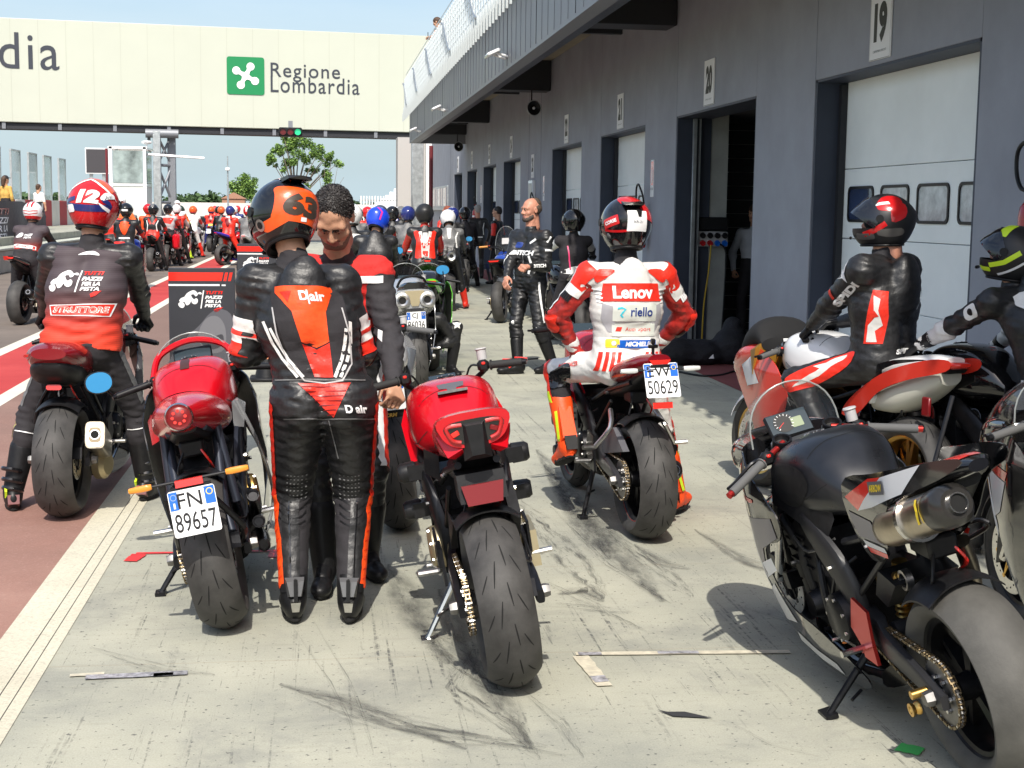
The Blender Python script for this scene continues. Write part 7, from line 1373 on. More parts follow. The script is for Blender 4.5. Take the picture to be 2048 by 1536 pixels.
def spidi_bike():
 TAN = mat('bare_amber_resin', (.30, .15, .02), .45, var=(9, .8, 1.2)); REDF = mat('race_red_paint', (.60, .035, .02), .25, coat=.6)
 b = Bike('sports_motorcycle', 'white and red track motorcycle with gold wheels under the rider facing the garages', (3.12, 7.15, 0), 16, 0, lod=0, gro=GROOVES, col=WP, tankc=WP, rim=GOLD, fork=GOLD, swing=KM, headers=True, peg=ALU)
 r = b.root; b.seat(.80, KP, .52, .10, .13); secs = [(.22, 0, .86, .13, .05, 2.6), (.05, 0, .90, .125, .055, 2.5), (-.15, 0, .945, .095, .04, 2.3), (-.30, 0, .965, .06, .02, 2.2)]; b.tail(WP, secs, light=None, under=KP)
 xf = lambda y, z: .150 - .16 * max(0, -y) ** 1.1 - .06 * max(0, .8 - z)
 for q in (-1, 1):
  m = MB(); panel(m, [(.44, .60), (.36, .70), (.10, .86), (-.20, .96), (-.36, .975), (-.35, .92), (-.10, .85), (.12, .76), (.30, .62)], xf, q, REDF, .004, .004, .04); panel(m, [(.20, .84), (.0, .92), (-.22, .965), (.0, .945), (.18, .89)], xf, q, KG, .003, .003, .04); m.build('tail_side', r)
 m = MB(); m.loft([(.24, 0, .70, .10, .06, 3), (.06, 0, .74, .125, .09, 2.6), (-.14, 0, .82, .10, .08, 2.4), (-.27, 0, .88, .07, .045, 2.4)], mat('cream_undertail', (.55, .54, .46), .4, coat=.2), 4, 20); m.build('undertail', r)
 m = MB(); m.loft([(-.26, 0, .935, .085, .022, 3), (-.34, 0, .945, .065, .018, 3), (-.375, 0, .95, .035, .010, 2.4)], LENSB, 3, 18); m.hull([(x, y, z) for x in (-.06, .06) for y, z in ((-.25, .915), (-.33, .925), (-.25, .90), (-.30, .90))], KP); m.build('tail_light', r)
 m = MB(); m.box((-.09, -.20, .72), (.02, .06, .10), LENS, bev=.006); m.box((-.11, .24, .735), (.06, .12, .06), WP, bev=.01, R=Matrix.Rotation(R_(30), 3, 'X')); m.build('side_reflector', r)
 m = MB(); m.tube([(.10, .42, .30), (.14, .25, .40), (.17, .10, .55)], .028, KM, 10, sub=3); m.build('link_pipe', r); b.muffler((.17, .12, .54), (.205, -.22, .66), .055, KM, ALU, 1.0, .036)
 b.k['nosec'] = REDF
 b.fairing(REDF, TAN, [([(1.30, .87), (1.50, .82), (1.30, .66), (1.10, .70)], WP, 1)], None, True, True)
 m = MB(); m.loft([(1.16, 0, .92, .205, .05, 2.4), (1.26, 0, .98, .20, .10, 2.2), (1.40, 0, .93, .17, .10, 2.2), (1.52, 0, .85, .12, .06, 2.2)], mat('black_cover_cloth', (.008, .008, .009), .85), 4, 24); m.build('fairing_cover', r)
 m = MB(); m.hull([(x, y, z) for x, y, z in ((-.25, 1.16, .90), (-.24, 1.20, .74), (.02, 1.19, .74), (.02, 1.17, .93), (-.16, 1.18, .96), (-.22, 1.26, .88), (0, 1.26, .9), (-.1, 1.26, .76))], TAN); m.build('fairing_inner', r)
 m = MB(); m.prism([(-.03, -.012), (.03, -.012), (.03, .012), (-.03, .012)], (-.03, 1.145, .945), (1, 0, 0), (0, .3, 1), -.002, WM); m.build('sticker', r)
 b.bars('clip', .90, .98, .36, 6, gripm=mat('grey_grip_rubber', (.10, .10, .10), .8), levm=KM, sweep=20, collar=ALU); m = MB(); m.tube([(-.07, 1.0, .935), (.06, 1.04, .955)], .009, GOLD, 8); m.build('steering_damper', r); return b
def quasar_bike():
 b = Bike('sports_motorcycle', 'black and white track motorcycle with gold brake carriers cut by the right frame edge', (2.93, 4.05, 0), 0, 4, lod=0, col=KG, tankc=KG, carrier=GOLD, fork=ALU, fork_tube=GOLD, fender=KP, peg=ALU)
 r = b.root; b.seat(.80); b.tail(KG); gm = mat('white_graphic', (.62, .63, .65), .3, coat=.3)
 b.fairing(KG, KP, [([(1.05, .74), (1.50, .74), (1.42, .70), (1.08, .70)], LENSB, 1), ([(1.08, .695), (1.40, .695), (1.26, .52), (1.16, .56)], gm), ([(1.46, .82), (1.56, .79), (1.60, .70), (1.50, .73), (1.42, .77)], WM, 1), ([(1.47, .70), (1.42, .64), (1.22, .44), (1.22, .50)], WM)], None, True, True)
 m = MB()
 for t, c, z, w in (('QUASAR', WM, .775, .13), ('GO', YEL, .775, .05)):
  f = fit(text2d(t, 1, bold=.03), w=w, h=.026, c=((-.0 if t == 'QUASAR' else -.13), 0)); m.add([(-(b.xf(1.25 - p[0], z + p[1]) + .004), 1.25 - p[0], z + p[1]) for p in f[0]], f[1], c)
 m.build('fairing_lettering', r)
 b.bars('clip', .92, 1.0, .37, 4, gripm=mat('grey_grip_rubber', (.10, .10, .10), .8), levm=STEEL, sweep=18); b.screen(1.14, 1.62, .91, .83, 1.10, .19, GLSD); b.dash(); return b
B_SF, B_FN, B_BK, B_EW, B_IST, B_SP, B_Q = streetfighter(), fn_bike(), black_bike(), ew_bike(), ist_bike(), spidi_bike(), quasar_bike()
for b in (B_SF, B_FN, B_BK, B_EW, B_IST, B_SP): clutter(b)
# ------------------------------------------------------------------ the people
def bw(b, x, y, z): return b.w(x, y, z)
OFFW = mat('white_suit_mesh', (.66, .64, .61), .65, bump=(260, .5, .003), var=(14, .9, 1.06)); GRAD = None
def gradient_cloth():
 m = bpy.data.materials.new('grey_to_orange_vest'); m.use_nodes = True; nt = m.node_tree; b = nt.nodes['Principled BSDF']; t = nt.nodes.new('ShaderNodeTexCoord'); s = nt.nodes.new('ShaderNodeSeparateXYZ'); r = nt.nodes.new('ShaderNodeValToRGB'); q = nt.nodes.new('ShaderNodeMapRange')
 q.inputs[1].default_value = .80; q.inputs[2].default_value = 1.40; nt.links.new(t.outputs['Object'], s.inputs[0]); nt.links.new(s.outputs[2], q.inputs[0]); nt.links.new(q.outputs[0], r.inputs[0]); e = r.color_ramp.elements
 e[0].position = 0; e[0].color = (.80, .07, .022, 1); e[1].position = .76; e[1].color = (.065, .048, .056, 1); k = e.new(.36); k.color = (.74, .05, .022, 1); k = e.new(.49); k.color = (.38, .04, .03, 1); k = e.new(.62); k.color = (.12, .05, .052, 1)
 w = nt.nodes.new('ShaderNodeTexWave'); w.wave_type = 'BANDS'; w.bands_direction = 'Z'; w.inputs['Scale'].default_value = 28; mx2 = nt.nodes.new('ShaderNodeMix'); mx2.data_type = 'RGBA'; mx2.blend_type = 'MULTIPLY'; mx2.inputs[0].default_value = .35; mr = nt.nodes.new('ShaderNodeMapRange'); mr.inputs[3].default_value = .45
 nt.links.new(t.outputs['Object'], w.inputs['Vector']); nt.links.new(w.outputs['Fac'], mr.inputs[0]); nt.links.new(r.outputs[0], mx2.inputs[6]); nt.links.new(mr.outputs[0], mx2.inputs[7]); nt.links.new(mx2.outputs[2], b.inputs['Base Color']); b.inputs['Roughness'].default_value = .72; return m
VEST = gradient_cloth()
# --- rider with the 63 helmet
def rider63():
 P = Person('standing rider in black leathers with an orange hump and the orange 63 helmet', pelvis=(.0, 5.80, .945), yaw=-2, lean=9, side=-13, head=(32, 24, 4), feet=[(-.128, 5.80, .105), (.105, 5.775, .105)], fdir=[(-.12, 1, 0), (.12, 1, 0)], hands=[(-.19, 6.16, 1.13), (.06, 6.16, 1.12)], elbow=[V((-.42, -.4, -.9)), V((.40, -.3, -.95))], knee=[V((-.1, 1, 0)), V((.1, 1, 0))],
    look=dict(torso=K, arm=K, fore=K, leg=K, shin=KC, boot=KP, glove=KP, collar=KC, neck=SKIN, cuff=K), h=.011, s=1.05, hump=1.0, ripple=.0052, sho=.168, shaft=.07, legs=1.2)
 m = P.mb
 # aerodynamic hump panel: cloth field, fluorescent wedge, red tail
 P.back(poly2d(smooth2d([(-.125, .13), (.0, .15), (.135, .13), (.150, .05), (.145, -.08), (.12, -.18), (.07, -.235), (.01, -.245), (-.05, -.235), (-.10, -.18), (-.125, -.08), (-.135, .05)], 3)), KC, .015, .01, .003)
 for sgn in (-1, 1): P.back(poly2d(band2d(smooth2d([(sgn * .136, .06), (sgn * .142, -.05), (sgn * .124, -.17), (sgn * .075, -.238), (0, -.25)], 1), .006)), LGR, .015, .01, .006)
 P.back(poly2d([(-.105, .135), (.11, .135), (.115, .12), (.072, .03), (.06, -.09), (.005, -.115), (-.05, -.09), (-.06, .03), (-.11, .11)]), ORG, .012, .02, .0055); P.back(poly2d([(-.05, -.095), (.005, -.122), (.06, -.095), (.045, -.235), (-.03, -.235)]), REDB, .012, .02, .0055)
 P.back(fit(text2d('D', 1, bold=.045), h=.038, c=(.0, 0)), WM, .012, .115, .0075); P.back(fit(text2d('air', 1, bold=.035), h=.038, c=(0, 0)), WM, .062, .112, .0075); P.back(poly2d(band2d([(0, -.032), (0, .026)], .006)), WM, .028, .112, .0075)
 P.back(poly2d([(-.022, .018), (.022, .018), (0, -.026)]), REDB, -.055, .115, .0075)
 P.back(poly2d([(-.10, .065), (.11, .068), (.012, -.075)]), REDB, .01, -.305, .004)
 for k in range(7): P.back(poly2d(band2d([(-.088 + .013 * k, .05 - .019 * k), (.098 - .0135 * k, .052 - .019 * k)], .004)), LENS, .01, -.305, .0056)
 P.back(fit(text2d('D air', 1, bold=.04), h=.034, w=.085, c=(0, 0)), WM, .118, -.345, .005)
 # white double flashes under the arms
 for sgn in (-1, 1):
  for k in (0, 1): P.back(poly2d(band2d([(sgn * (.172 - .022 * k), -.005 - .03 * k), (sgn * (.155 - .022 * k), -.09), (sgn * (.128 - .022 * k), -.16), (sgn * (.085 - .022 * k), -.235)], .012)), WL, 0, .02, .004)
 # lumbar belt seam and trouser seam
 P.back(poly2d(band2d([(-.18, 0), (.18, 0)], .006)), GRL, 0, -.225, .004); P.back(poly2d(band2d([(-.18, 0), (.18, 0)], .005)), GRL, 0, -.385, .004); P.back(poly2d(band2d([(0, .0), (0, -.16)], .004)), GRL, 0, -.39, .004)
 for i in (0, 1):
  q = i * 2 - 1; out = V((q * .8, -.6, 0))
  for t0, t1, mm in ((.48, .66, WL), (.66, .72, REDB), (.72, .82, WL), (.82, 1.0, REDB)): L = (P.el[i] - P.sh[i]).length; P.limb(P.sh[i], P.el[i], V((q, -.45, 0)), poly2d([(-.07, L * t0), (.07, L * t0), (.07, L * t1), (-.07, L * t1)]), mm, .004)
  L = (P.wr[i] - P.el[i]).length; P.limb(P.el[i], P.wr[i], V((q, -.7, -.2)), poly2d([(-.05, -.02), (.045, -.02), (.04, L * .75), (-.04, L * .75)]), REDB, .004)
  L = (P.kn[i] - P.hp[i]).length; P.limb(P.hp[i], P.kn[i], V((q, -.5, 0)), poly2d(band2d([(-q * -.0, -.02), (0, L * .45), (0, L * 1.0)], [.034, .04, .034])), REDB, .004)
  L = (P.an[i] - P.kn[i]).length; P.limb(P.kn[i], P.an[i], V((q, -.62, 0)), poly2d(band2d([(0, L * .05), (0, L * .5), (0, L * .93)], .042)), ORG, .005)
  for k in range(9): P.limb(P.kn[i], P.an[i], V((q, -.62, 0)), poly2d(band2d([(-.014, L * (.10 + .09 * k)), (.014, L * (.13 + .09 * k))], .004)), REDB, .0065)
  P.limb(P.kn[i], P.an[i], V((q * .2, -1, 0)), poly2d([(-.045, L * .10), (.03, L * .10), (.028, L * .92), (-.035, L * .92)]), K, .004); P.limb(P.kn[i], P.an[i], V((q * .15, -1, 0)), poly2d(band2d([(0, L * .12), (0, L * .85)], .006)), KG, .006)
  P.limb(P.kn[i], P.an[i], V((q * .3, -1, 0)), poly2d([(-.035, L * .90), (.03, L * .90), (.04, L * .94), (.03, L * .98), (-.035, L * .98)]), KP, .008); 
  # studded cloth behind the thigh and ribbed knee stretch
  L = (P.kn[i] - P.hp[i]).length
  for a in range(7):
   for c in range(6):
    if a + c < 10: P.limb(P.hp[i], P.kn[i], V((q * .25, -1, 0)), poly2d(circ2d((-q * -.05 + q * -.014 * c + q * .02, L * (.66 + .045 * a)), .0035, 6)), GRL, .004)
  for k in range(4): P.limb(P.hp[i], P.kn[i], V((0, -1, 0)), poly2d(band2d([(-.06, L * (.94 + .045 * k)), (0, L * (.955 + .045 * k)), (.06, L * (.94 + .045 * k))], .005)), KP, .0045)
  d = V((P.fd[i].x, P.fd[i].y, 0)).normalized(); sd = V((d.y, -d.x, 0)); a = P.an[i]; g = MB()
  g.hull([a + sd * x + d * y + V((0, 0, z)) for x, y, z in ((-.035, -.072, .08), (.035, -.072, .08), (-.022, -.082, .02), (.022, -.082, .02), (-.04, -.04, .09), (.04, -.04, .09), (-.03, -.05, .01), (.03, -.05, .01))], SILV if False else mat('grey_boot_plate', (.16, .16, .165), .35, metal=.4)); g.hull([a + sd * x + d * y + V((0, 0, z)) for x, y, z in ((-.020, -.090, -.005), (.020, -.090, -.005), (-.014, -.085, -.045), (.014, -.085, -.045), (-.02, -.06, -.0), (.02, -.06, -.0), (0, -.065, -.05))], ALU); g.hull([a + sd * x + d * y + V((0, 0, z)) for x, y, z in ((-.008, -.086, .09), (.008, -.086, .09), (-.008, -.095, 0), (.008, -.095, 0), (0, -.06, .09), (0, -.06, 0))], KP); P.kids.append(('heel_guard', g))
 OB = mat('orange_helmet_paint', (.85, .10, .012), .3, coat=.5, bump=(40, .25, .004), var=(18, .8, 1.05)); DK = mat('helmet_number_ink', (.05, .035, .025), .4)
 o = P.done(); big = [(poly2d(rrect(-.098, -.062, .098, .072, .02)), OB, 178, -10, -8, .002), (fit(text2d('63', 1, bold=.06), h=.085, w=.145), DK, 178, -9, -8, .0038), (fit(text2d('63', 1, bold=-.0, shear=0), h=.066, w=.105), OB, 183, 4, -8, .0044) if False else (poly2d(circ2d((0, 0), .0001, 3)), DK, 183, 4), (poly2d(smooth2d([(-.04, -.04), (.04, -.04), (.045, .03), (.0, .05), (-.04, .04)], 3)), OB, 170, 68, 0, .002), (poly2d(rrect(-.03, -.012, .03, .012, .01)), WM, 190, 52, 0, .003), (fit(text2d('AXR', 1, bold=.04, shear=.3), w=.07, h=.02), OB, 175, 40, 0, .003), (poly2d(rrect(-.07, -.022, .07, .022, .02)), OB, 228, -26, 12, .002), (poly2d(smooth2d([(-.035, -.04), (.035, -.04), (.04, .04), (-.03, .04)], 3)), OB, 140, -10, 0, .002), (poly2d(circ2d((0, 0), .024, 20)), ALU, 262, -22, 0, .004), (poly2d(circ2d((0, 0), .014, 16)), KP, 262, -22, 0, .0052), (poly2d(rrect(-.012, -.008, .012, .008, .002)), WM, 176, -28, 0, .004)]
 P.helmet(shell=KG, visor='closed', spoiler=KG, art=big, s=1.06)
# --- man bending towards him, red and black shirt
def bent_man():
 DKS = mat('dark_grey_jersey', (.030, .028, .032), .85, bump=(40, .4, .01), var=(20, .8, 1.3)); RJ = mat('red_jersey', (.62, .022, .018), .8, bump=(60, .5, .01), var=(12, .8, 1.1))
 P = Person('bare headed dark haired man in red and black jersey bowing towards the 63 rider', pelvis=(.08, 6.60, .97), yaw=176, lean=20, side=0, head=(-6, 48, 0), feet=[(.20, 6.55, .1), (.0, 6.30, .1)], fdir=[(.25, -1, 0), (-.1, -1, 0)], hands=[(.30, 6.10, .96), (-.12, 6.2, 1.05)], elbow=[V((.15, 1, -.15)), V((-1, .5, -.5))],
    look=dict(torso=RJ, arm=DKS, fore=DKS, leg=K, shin=K, boot=KP, glove=SKIN, collar=DKS, neck=SKIN, hips=K), h=.011, s=1.07, ripple=.0055, sho=.158, bulk=1.0)
 P.chest(poly2d([(-.20, -.06), (.20, -.06), (.20, -.085), (-.20, -.085)]), WM, 0, .06); P.chest(poly2d([(-.20, -.085), (.20, -.085), (.20, -.20), (-.20, -.20)]), DKS, 0, .06)
 P.chest(poly2d([(-.19, -.21), (.19, -.21), (.19, -.24), (-.19, -.24)]), WM, 0, .06); P.chest(poly2d([(.04, .15), (.2, .15), (.2, .12), (.06, .12)]), WM, 0, .06)
 for t, y, c in (('TUTTI', -.105, REDB), ('PAZZI', -.130, WM), ('PISTA', -.155, WM)): P.chest(fit(text2d(t, 1, bold=.04, shear=.2), w=.09, h=.018), c, -.115, .06 + y, .005, .012)
 P.chest(fit(text2d('GEARS', 1, bold=.03), w=.07, h=.02), BLUP, -.13, -.20, .005); P.chest(fit(text2d('YAMA', 1, bold=.05), w=.07, h=.02), WM, -.06, .17, .006)
 for i in (0,): L = (P.kn[i] - P.hp[i]).length; P.limb(P.hp[i], P.kn[i], V((1, -.5, 0)), poly2d([(-.07, -.03), (.03, -.03), (.02, L), (-.06, L)]), REDB, .004); P.limb(P.hp[i], P.kn[i], V((1, -.5, 0)), poly2d([(.03, -.03), (.06, -.03), (.05, L), (.02, L)]), WM, .004)
 P.face(skin=SKIN, hair=HAIR, style='short', beard=STUB, h=.0055, tufts=2600); P.done()
# --- instructor on the left
def instructor():
 b = B_IST; sit = b.w(.07, .22, .95)
 P = Person('instructor in grey to orange vest and red and blue helmet astride the dark red motorcycle', pelvis=sit, yaw=-3, lean=6, side=6, head=(-4, 10, 3), feet=[(-1.73, 8.12, .10), (-1.03, 8.35, .10)], fdir=[(-.25, 1, 0), (.25, 1, 0)], hands=[b.w(-.33, .95, .90), b.w(.33, .95, .90)], elbow=[V((-1, -.5, -.5)), V((1, -.4, -.75))], knee=[V((-.75, 1, .2)), V((.75, 1, .2))],
    look=dict(torso=K, arm=K, fore=K, leg=KC, shin=KC, boot=KP, glove=KP, collar=KC, neck=SKIN), h=.0115, s=1.05, ripple=.0045, sho=.20)
 for i in (0, 1):
  q = i * 2 - 1; L = (P.kn[i] - P.hp[i]).length; P.limb(P.hp[i], P.kn[i], V((q, -.3, .5)), poly2d(band2d([(0, 0), (0, L * .9)], .07)), GRL, .004); P.limb(P.kn[i], P.an[i], V((q, -.2, 0)), poly2d(band2d([(0, .05), (0, .20)], .014)), LIME if q < 0 else WM, .005); P.limb(P.kn[i], P.an[i], V((0, -1, 0)), poly2d(band2d([(-.05, .10), (.05, .10)], .005)), WM, .005)
  d = V((P.fd[i].x, P.fd[i].y, 0)).normalized(); sd = V((d.y, -d.x, 0)); a = P.an[i]; g = MB()
  for z0 in (.02, .07, .13): g.lathe([(.058, -.012), (.064, 0), (.058, .012)], KG, a + V((0, 0, z0)) - d * .005, (P.kn[i] - a), 18)
  g.hull([a + sd * x + d * y + V((0, 0, z)) for x, y, z in ((-.032, -.075, .0), (.032, -.075, .0), (-.03, -.085, -.05), (.03, -.085, -.05), (-.03, -.04, -.02), (.03, -.04, -.02), (-.03, -.05, -.07), (.03, -.05, -.07))], mat('boot_heel_red_grey', (.22, .10, .10), .4)); g.hull([a + sd * (-.045 + x) + d * y + V((0, 0, z)) for x in (0, .012) for y, z in ((-.07, .02), (-.04, .04), (-.05, -.02))], LIME); P.kids.append(('heel_guard', g))
 P.limb(P.el[1], P.wr[1], V((1, -.6, 0)), poly2d(band2d([(-.03, .0), (.03, .0)], .005)), WM, .005)
 # vest: a garment of its own over the suit
 F = Field([min(q[i] for q in [P.pe] + P.sh) - .25 for i in range(3)], [max(q[i] for q in [P.nk] + P.sh) + .25 for i in range(3)], .0115); r, sp = P.r, P.sp; S_ = 1.085
 for q in (-1, 1):
  F.cap(P.pe - sp * .02 + r * q * .075, P.pe + sp * .12 + r * q * .068, .152, .132, VEST, .04); F.cap(P.pe + sp * .12 + r * q * .068, P.ch + r * q * .08, .132, .137, VEST, .04); F.cap(P.ch + r * q * .08, P.nk - sp * .08 + r * q * .10, .137, .098, VEST, .04); F.cap(P.nk - sp * .06 + r * q * .05, P.sh[(q + 1) // 2] - r * q * .045, .079, .076, VEST, .04)
 F.ripple(.007, [(P.pe, .25, 1.2)], (.16, .07), 5); F.plane(P.pe - sp * .035, -sp); F.plane(P.nk - sp * .015, sp); vb = MB(); F.into(vb); bv = bvh_of(vb); base = vb
 up = lambda art, mm, x, y, off=.003: wrap(vb, art, bv, P.ch + r * x + sp * y, r, sp, mm, off, .02)
 def fl(a, mm, off=.001): up(a, mm, 0, 0, .002 + off * 1.5)
 club_logo(fl, (-.03, .045), .00155)
 up(poly2d([(-.17, .028), (.19, .040), (.165, -.036), (-.155, -.030)]), WM, 0, -.115, .003); up(poly2d([(-.163, .022), (.18, .034), (.158, -.030), (-.148, -.025)]), REDB, 0, -.115, .0045); up(fit(text2d('STRUTTORE', 1, bold=.05, shear=.15), w=.30, h=.036), WM, .008, -.113, .006); up(fit(text2d('STRUTTORE', 1, bold=.0, shear=.15), w=.29, h=.030), ORG, .008, -.113, .0072)
 up(poly2d(smooth2d([(-.06, -.008), (-.02, .012), (.03, .012), (.06, -.01), (.0, -.004)], 3)), WM, .01, .20, .003)
 P.kids.append(('vest', vb)); P.done()
 RH = mat('red_helmet_paint', (.55, .012, .015), .18, coat=.5); OH = mat('orange_helmet_top', (.80, .11, .02), .2, coat=.5); BH = mat('blue_helmet_paint', (.02, .03, .16), .2, coat=.5)
 P.helmet(shell=RH, visor='closed', trim=KP, top=OH, s=1.07, art=[(poly2d([(-.13, .005), (0, .06), (.13, .0), (.13, .07), (.0, .11), (-.13, .07)]), OH, 180, 36, 0, .002), (poly2d(band2d([(-.125, -.01), (-.06, .02), (0, .062), (.06, .02), (.13, -.012)], .014)), WM, 180, 36, 0, .003), (fit(text2d('12', 1, bold=.07, shear=.2), w=.115, h=.07), WM, 176, 10, 0, .004), (poly2d(rrect(-.115, -.018, .115, .018, .01)), BH, 180, -14, 0, .002), (poly2d(band2d([(-.10, 0), (-.02, .012)], .02)), BH, 196, 0, 0, .003), (poly2d([(.0, .01), (.07, -.02), (.09, -.05), (.03, -.02)]), WM, 155, -4, 0, .003), (poly2d([(0, .02), (.06, .0), (.08, -.03), (.02, -.01)]), BH, 150, 4, 0, .004), (poly2d(smooth2d([(-.045, .02), (0, .028), (.045, .0), (.04, -.02), (0, -.008), (-.04, .0)], 3)), WM, 128, 12, 30, .004), (fit(text2d('Arai', 1, shear=.2), w=.05, h=.016), DGR, 128, 13, 18, .0055), (poly2d(rrect(-.05, -.014, .05, .014, .012)), RH, 118, -16, 70, .006), (poly2d(rrect(-.03, -.02, .03, .02, .01)), WM, 222, -14, 0, .003)])
# --- rider in white and red leathers
def white_rider():
 b = B_EW; sit = b.w(.0, .30, .915); RL = mat('red_camo_leather', (.56, .03, .022), .42, bump=LB, var=(11, .12, 1.15))
 P = Person('rider in white and red sponsor leathers sitting with hands on hips on the EW bike', pelvis=sit, yaw=4, lean=4, side=0, head=(-2, 8, 0), feet=[b.w(-.285, .50, .44), (1.99, 7.74, .10)], fdir=[(-.12, 1, -.35), (.55, 1, 0)], hands=[b.w(-.22, .50, .94), b.w(.24, .55, .94)], elbow=[V((-1, -.25, .1)), V((1, -.25, .15))], knee=[V((-.55, 1, .35)), V((.55, 1, .2))],
    look=dict(torso=OFFW, arm=RL, fore=RL, leg=WL, shin=KC, boot=ORG, glove=WL, collar=KC, neck=KC, hips=WL, cuff=WL, sole=DARK), h=.0115, s=1.0, hump=.6, ripple=.0038, sho=.20)
 for i in (0, 1):
  q = i * 2 - 1; L = (P.el[i] - P.sh[i]).length; out = V((q, -.5, .5))
  P.limb(P.sh[i], P.el[i], out, poly2d([(-.075, -.05), (.075, -.05), (.06, .09), (-.06, .09)]), REDB, .006); P.limb(P.sh[i], P.el[i], V((q * .55, -.9, .5)), poly2d([(-.055, .05), (.055, .05), (.05, L * .52), (-.05, L * .46)]), WL, .004); P.limb(P.sh[i], P.el[i], V((q, .1, .6)), poly2d(band2d([(0, 0), (0, L * .95)], .03)), WM, .006)
  P.limb(P.el[i], P.wr[i], V((q, -.6, .3)), poly2d(rrect(-.045, -.05, .045, .05, .02)), REDB, .012); P.limb(P.el[i], P.wr[i], V((q, -.6, .3)), poly2d(rrect(-.04, .055, .04, .12, .015)), KP, .010); P.limb(P.sh[i], P.el[i], V((q * .7, -.9, .5)), fit(text2d('IIIII', 1, bold=.06), w=.06, h=.04, c=(0, .16)), KP if q < 0 else WM, .006)
  L = (P.kn[i] - P.hp[i]).length; P.limb(P.hp[i], P.kn[i], V((q, -.5, .3)), fit(text2d('MOTORACER', 1, bold=.02), w=.17, h=.026, c=(0, L * .5)) if False else poly2d(circ2d((0, .1), .0005, 3)), REDB, .005)
  u = (P.kn[i] - P.hp[i]).normalized() * (-1 if i == 0 else 1); n_ = V((q, -.55, .35)); n_ = (n_ - u * n_.dot(u)).normalized(); v = n_.cross(u); u2 = -u if False else u
  wrap(P.mb, fit(text2d('MOTORACER', 1, bold=.02), w=.17, h=.026), P.bvh, P.hp[i].lerp(P.kn[i], .55) + n_ * .1, -u if (v.z < 0) else u, -v if v.z < 0 else v, REDB, .005, .015, .2)
  for k in range(4): wrap(P.mb, poly2d([(-.07 + .03 * k, -.05), (-.052 + .03 * k, -.05), (-.03 + .03 * k, .05), (-.048 + .03 * k, .05)]), P.bvh, P.pe + P.r * q * .12 - P.f * .12, P.r, P.sp, REDB, .005, .015, .3)
  L = (P.an[i] - P.kn[i]).length; P.limb(P.kn[i], P.an[i], V((q, -.3, .2)), poly2d(band2d([(0, -.06), (0, L * .5)], .045)), REDB, .006); P.limb(P.kn[i], P.an[i], V((q, -.3, 0)), poly2d(rrect(-.02, .12, .02, .22, .012)), LIME, .008); P.limb(P.kn[i], P.an[i], V((0, -1, 0)), poly2d(rrect(-.05, .02, .05, .12, .02)), KG, .008)
  d = P.fd[i]; g = MB(); up = (P.kn[i] - P.an[i]).normalized(); sd = d.cross(up).normalized(); a = P.an[i]
  g.hull([a + sd * x + d * y + up * z for x, y, z in ((-.035, -.06, .20), (.035, -.06, .20), (-.04, -.075, .02), (.04, -.075, .02), (-.04, -.02, .2), (.04, -.02, .2), (-.045, -.02, 0), (.045, -.02, 0))], ORG); g.hull([a + sd * x + d * y + up * z for x, y, z in ((-.035, -.08, .03), (.035, -.08, .03), (-.03, -.085, -.05), (.03, -.085, -.05), (-.03, -.04, -.05), (.03, -.04, -.05))], KP); g.hull([a + sd * x * q + d * y + up * z for x, y, z in ((.045, -.05, .18), (.055, -.03, .18), (.052, -.05, .02), (.058, -.02, .02), (.045, .0, .0))], LIME); P.kids.append(('boot_shell', g))
 P.back(poly2d([(-.15, .05), (.15, .05), (.165, -.045), (-.165, -.045)]), REDB, .0, .085, .004); P.back(fit(text2d('Lenov', 1, bold=.035), w=.215, h=.068), WM, .0, .088, .006)
 P.back(poly2d(rrect(-.115, -.045, .125, .045, .006)), PALEP, .005, -.02, .004); P.back(fit(text2d('riello', 1, bold=.02), w=.12, h=.048), NAVY, .045, -.015, .006); P.back(poly2d(band2d([(-.022, .022), (.0, .026), (.02, .018), (.004, .0), (-.004, -.012), (.008, -.024)], .009)), CYAN, -.065, -.02, .006)
 P.back(poly2d(rrect(-.115, -.035, .12, .035, .006)), PALEP, .005, -.11, .004); P.back(fit(text2d('Audi Sport', 1), w=.14, h=.028), REDB, .03, -.11, .006); P.back(poly2d([(-.018, -.010), (.010, -.010), (.018, .012), (-.010, .012)]), REDB, -.075, -.108, .006)
 P.back(poly2d([(-.085, -.022), (.135, -.022), (.135, .020), (-.085, .020)]), BLUP, .0, -.185, .004); P.back(fit(text2d('MICHELIN', 1, bold=.04, shear=.15), w=.155, h=.026), WM, .04, -.186, .006); P.back(poly2d(rrect(-.035, -.022, .035, .024, .01)), YEL, -.105, -.183, .005); P.back(poly2d(circ2d((0, 0), .012, 12)), WM, -.10, -.182, .006)
 P.back(fit(text2d('MOTO', 1, bold=.03, shear=.2), w=.11, h=.028), KP, -.01, -.285, .005)
 for sgn in (-1, 1):
  P.back(poly2d([(sgn * .16, .06), (sgn * .10, .04), (sgn * .095, -.10), (sgn * .13, -.09), (sgn * .165, -.02)]), mat('grey_mesh_panel', (.34, .33, .35), .8), 0, -.03, .0028)
  for k in range(4): P.back(poly2d(band2d([(sgn * .155, .0), (sgn * .205, .012)], .009)), WM, 0, .10 - .022 * k, .0055)
  P.back(poly2d(smooth2d([(sgn * .09, .03), (sgn * .17, .035), (sgn * .20, .0), (sgn * .18, -.035), (sgn * .12, .0)], 3)), REDB, 0, .175, .005)
 o = P.done(); RH = mat('red_helmet_paint', (.55, .012, .015), .18, coat=.5)
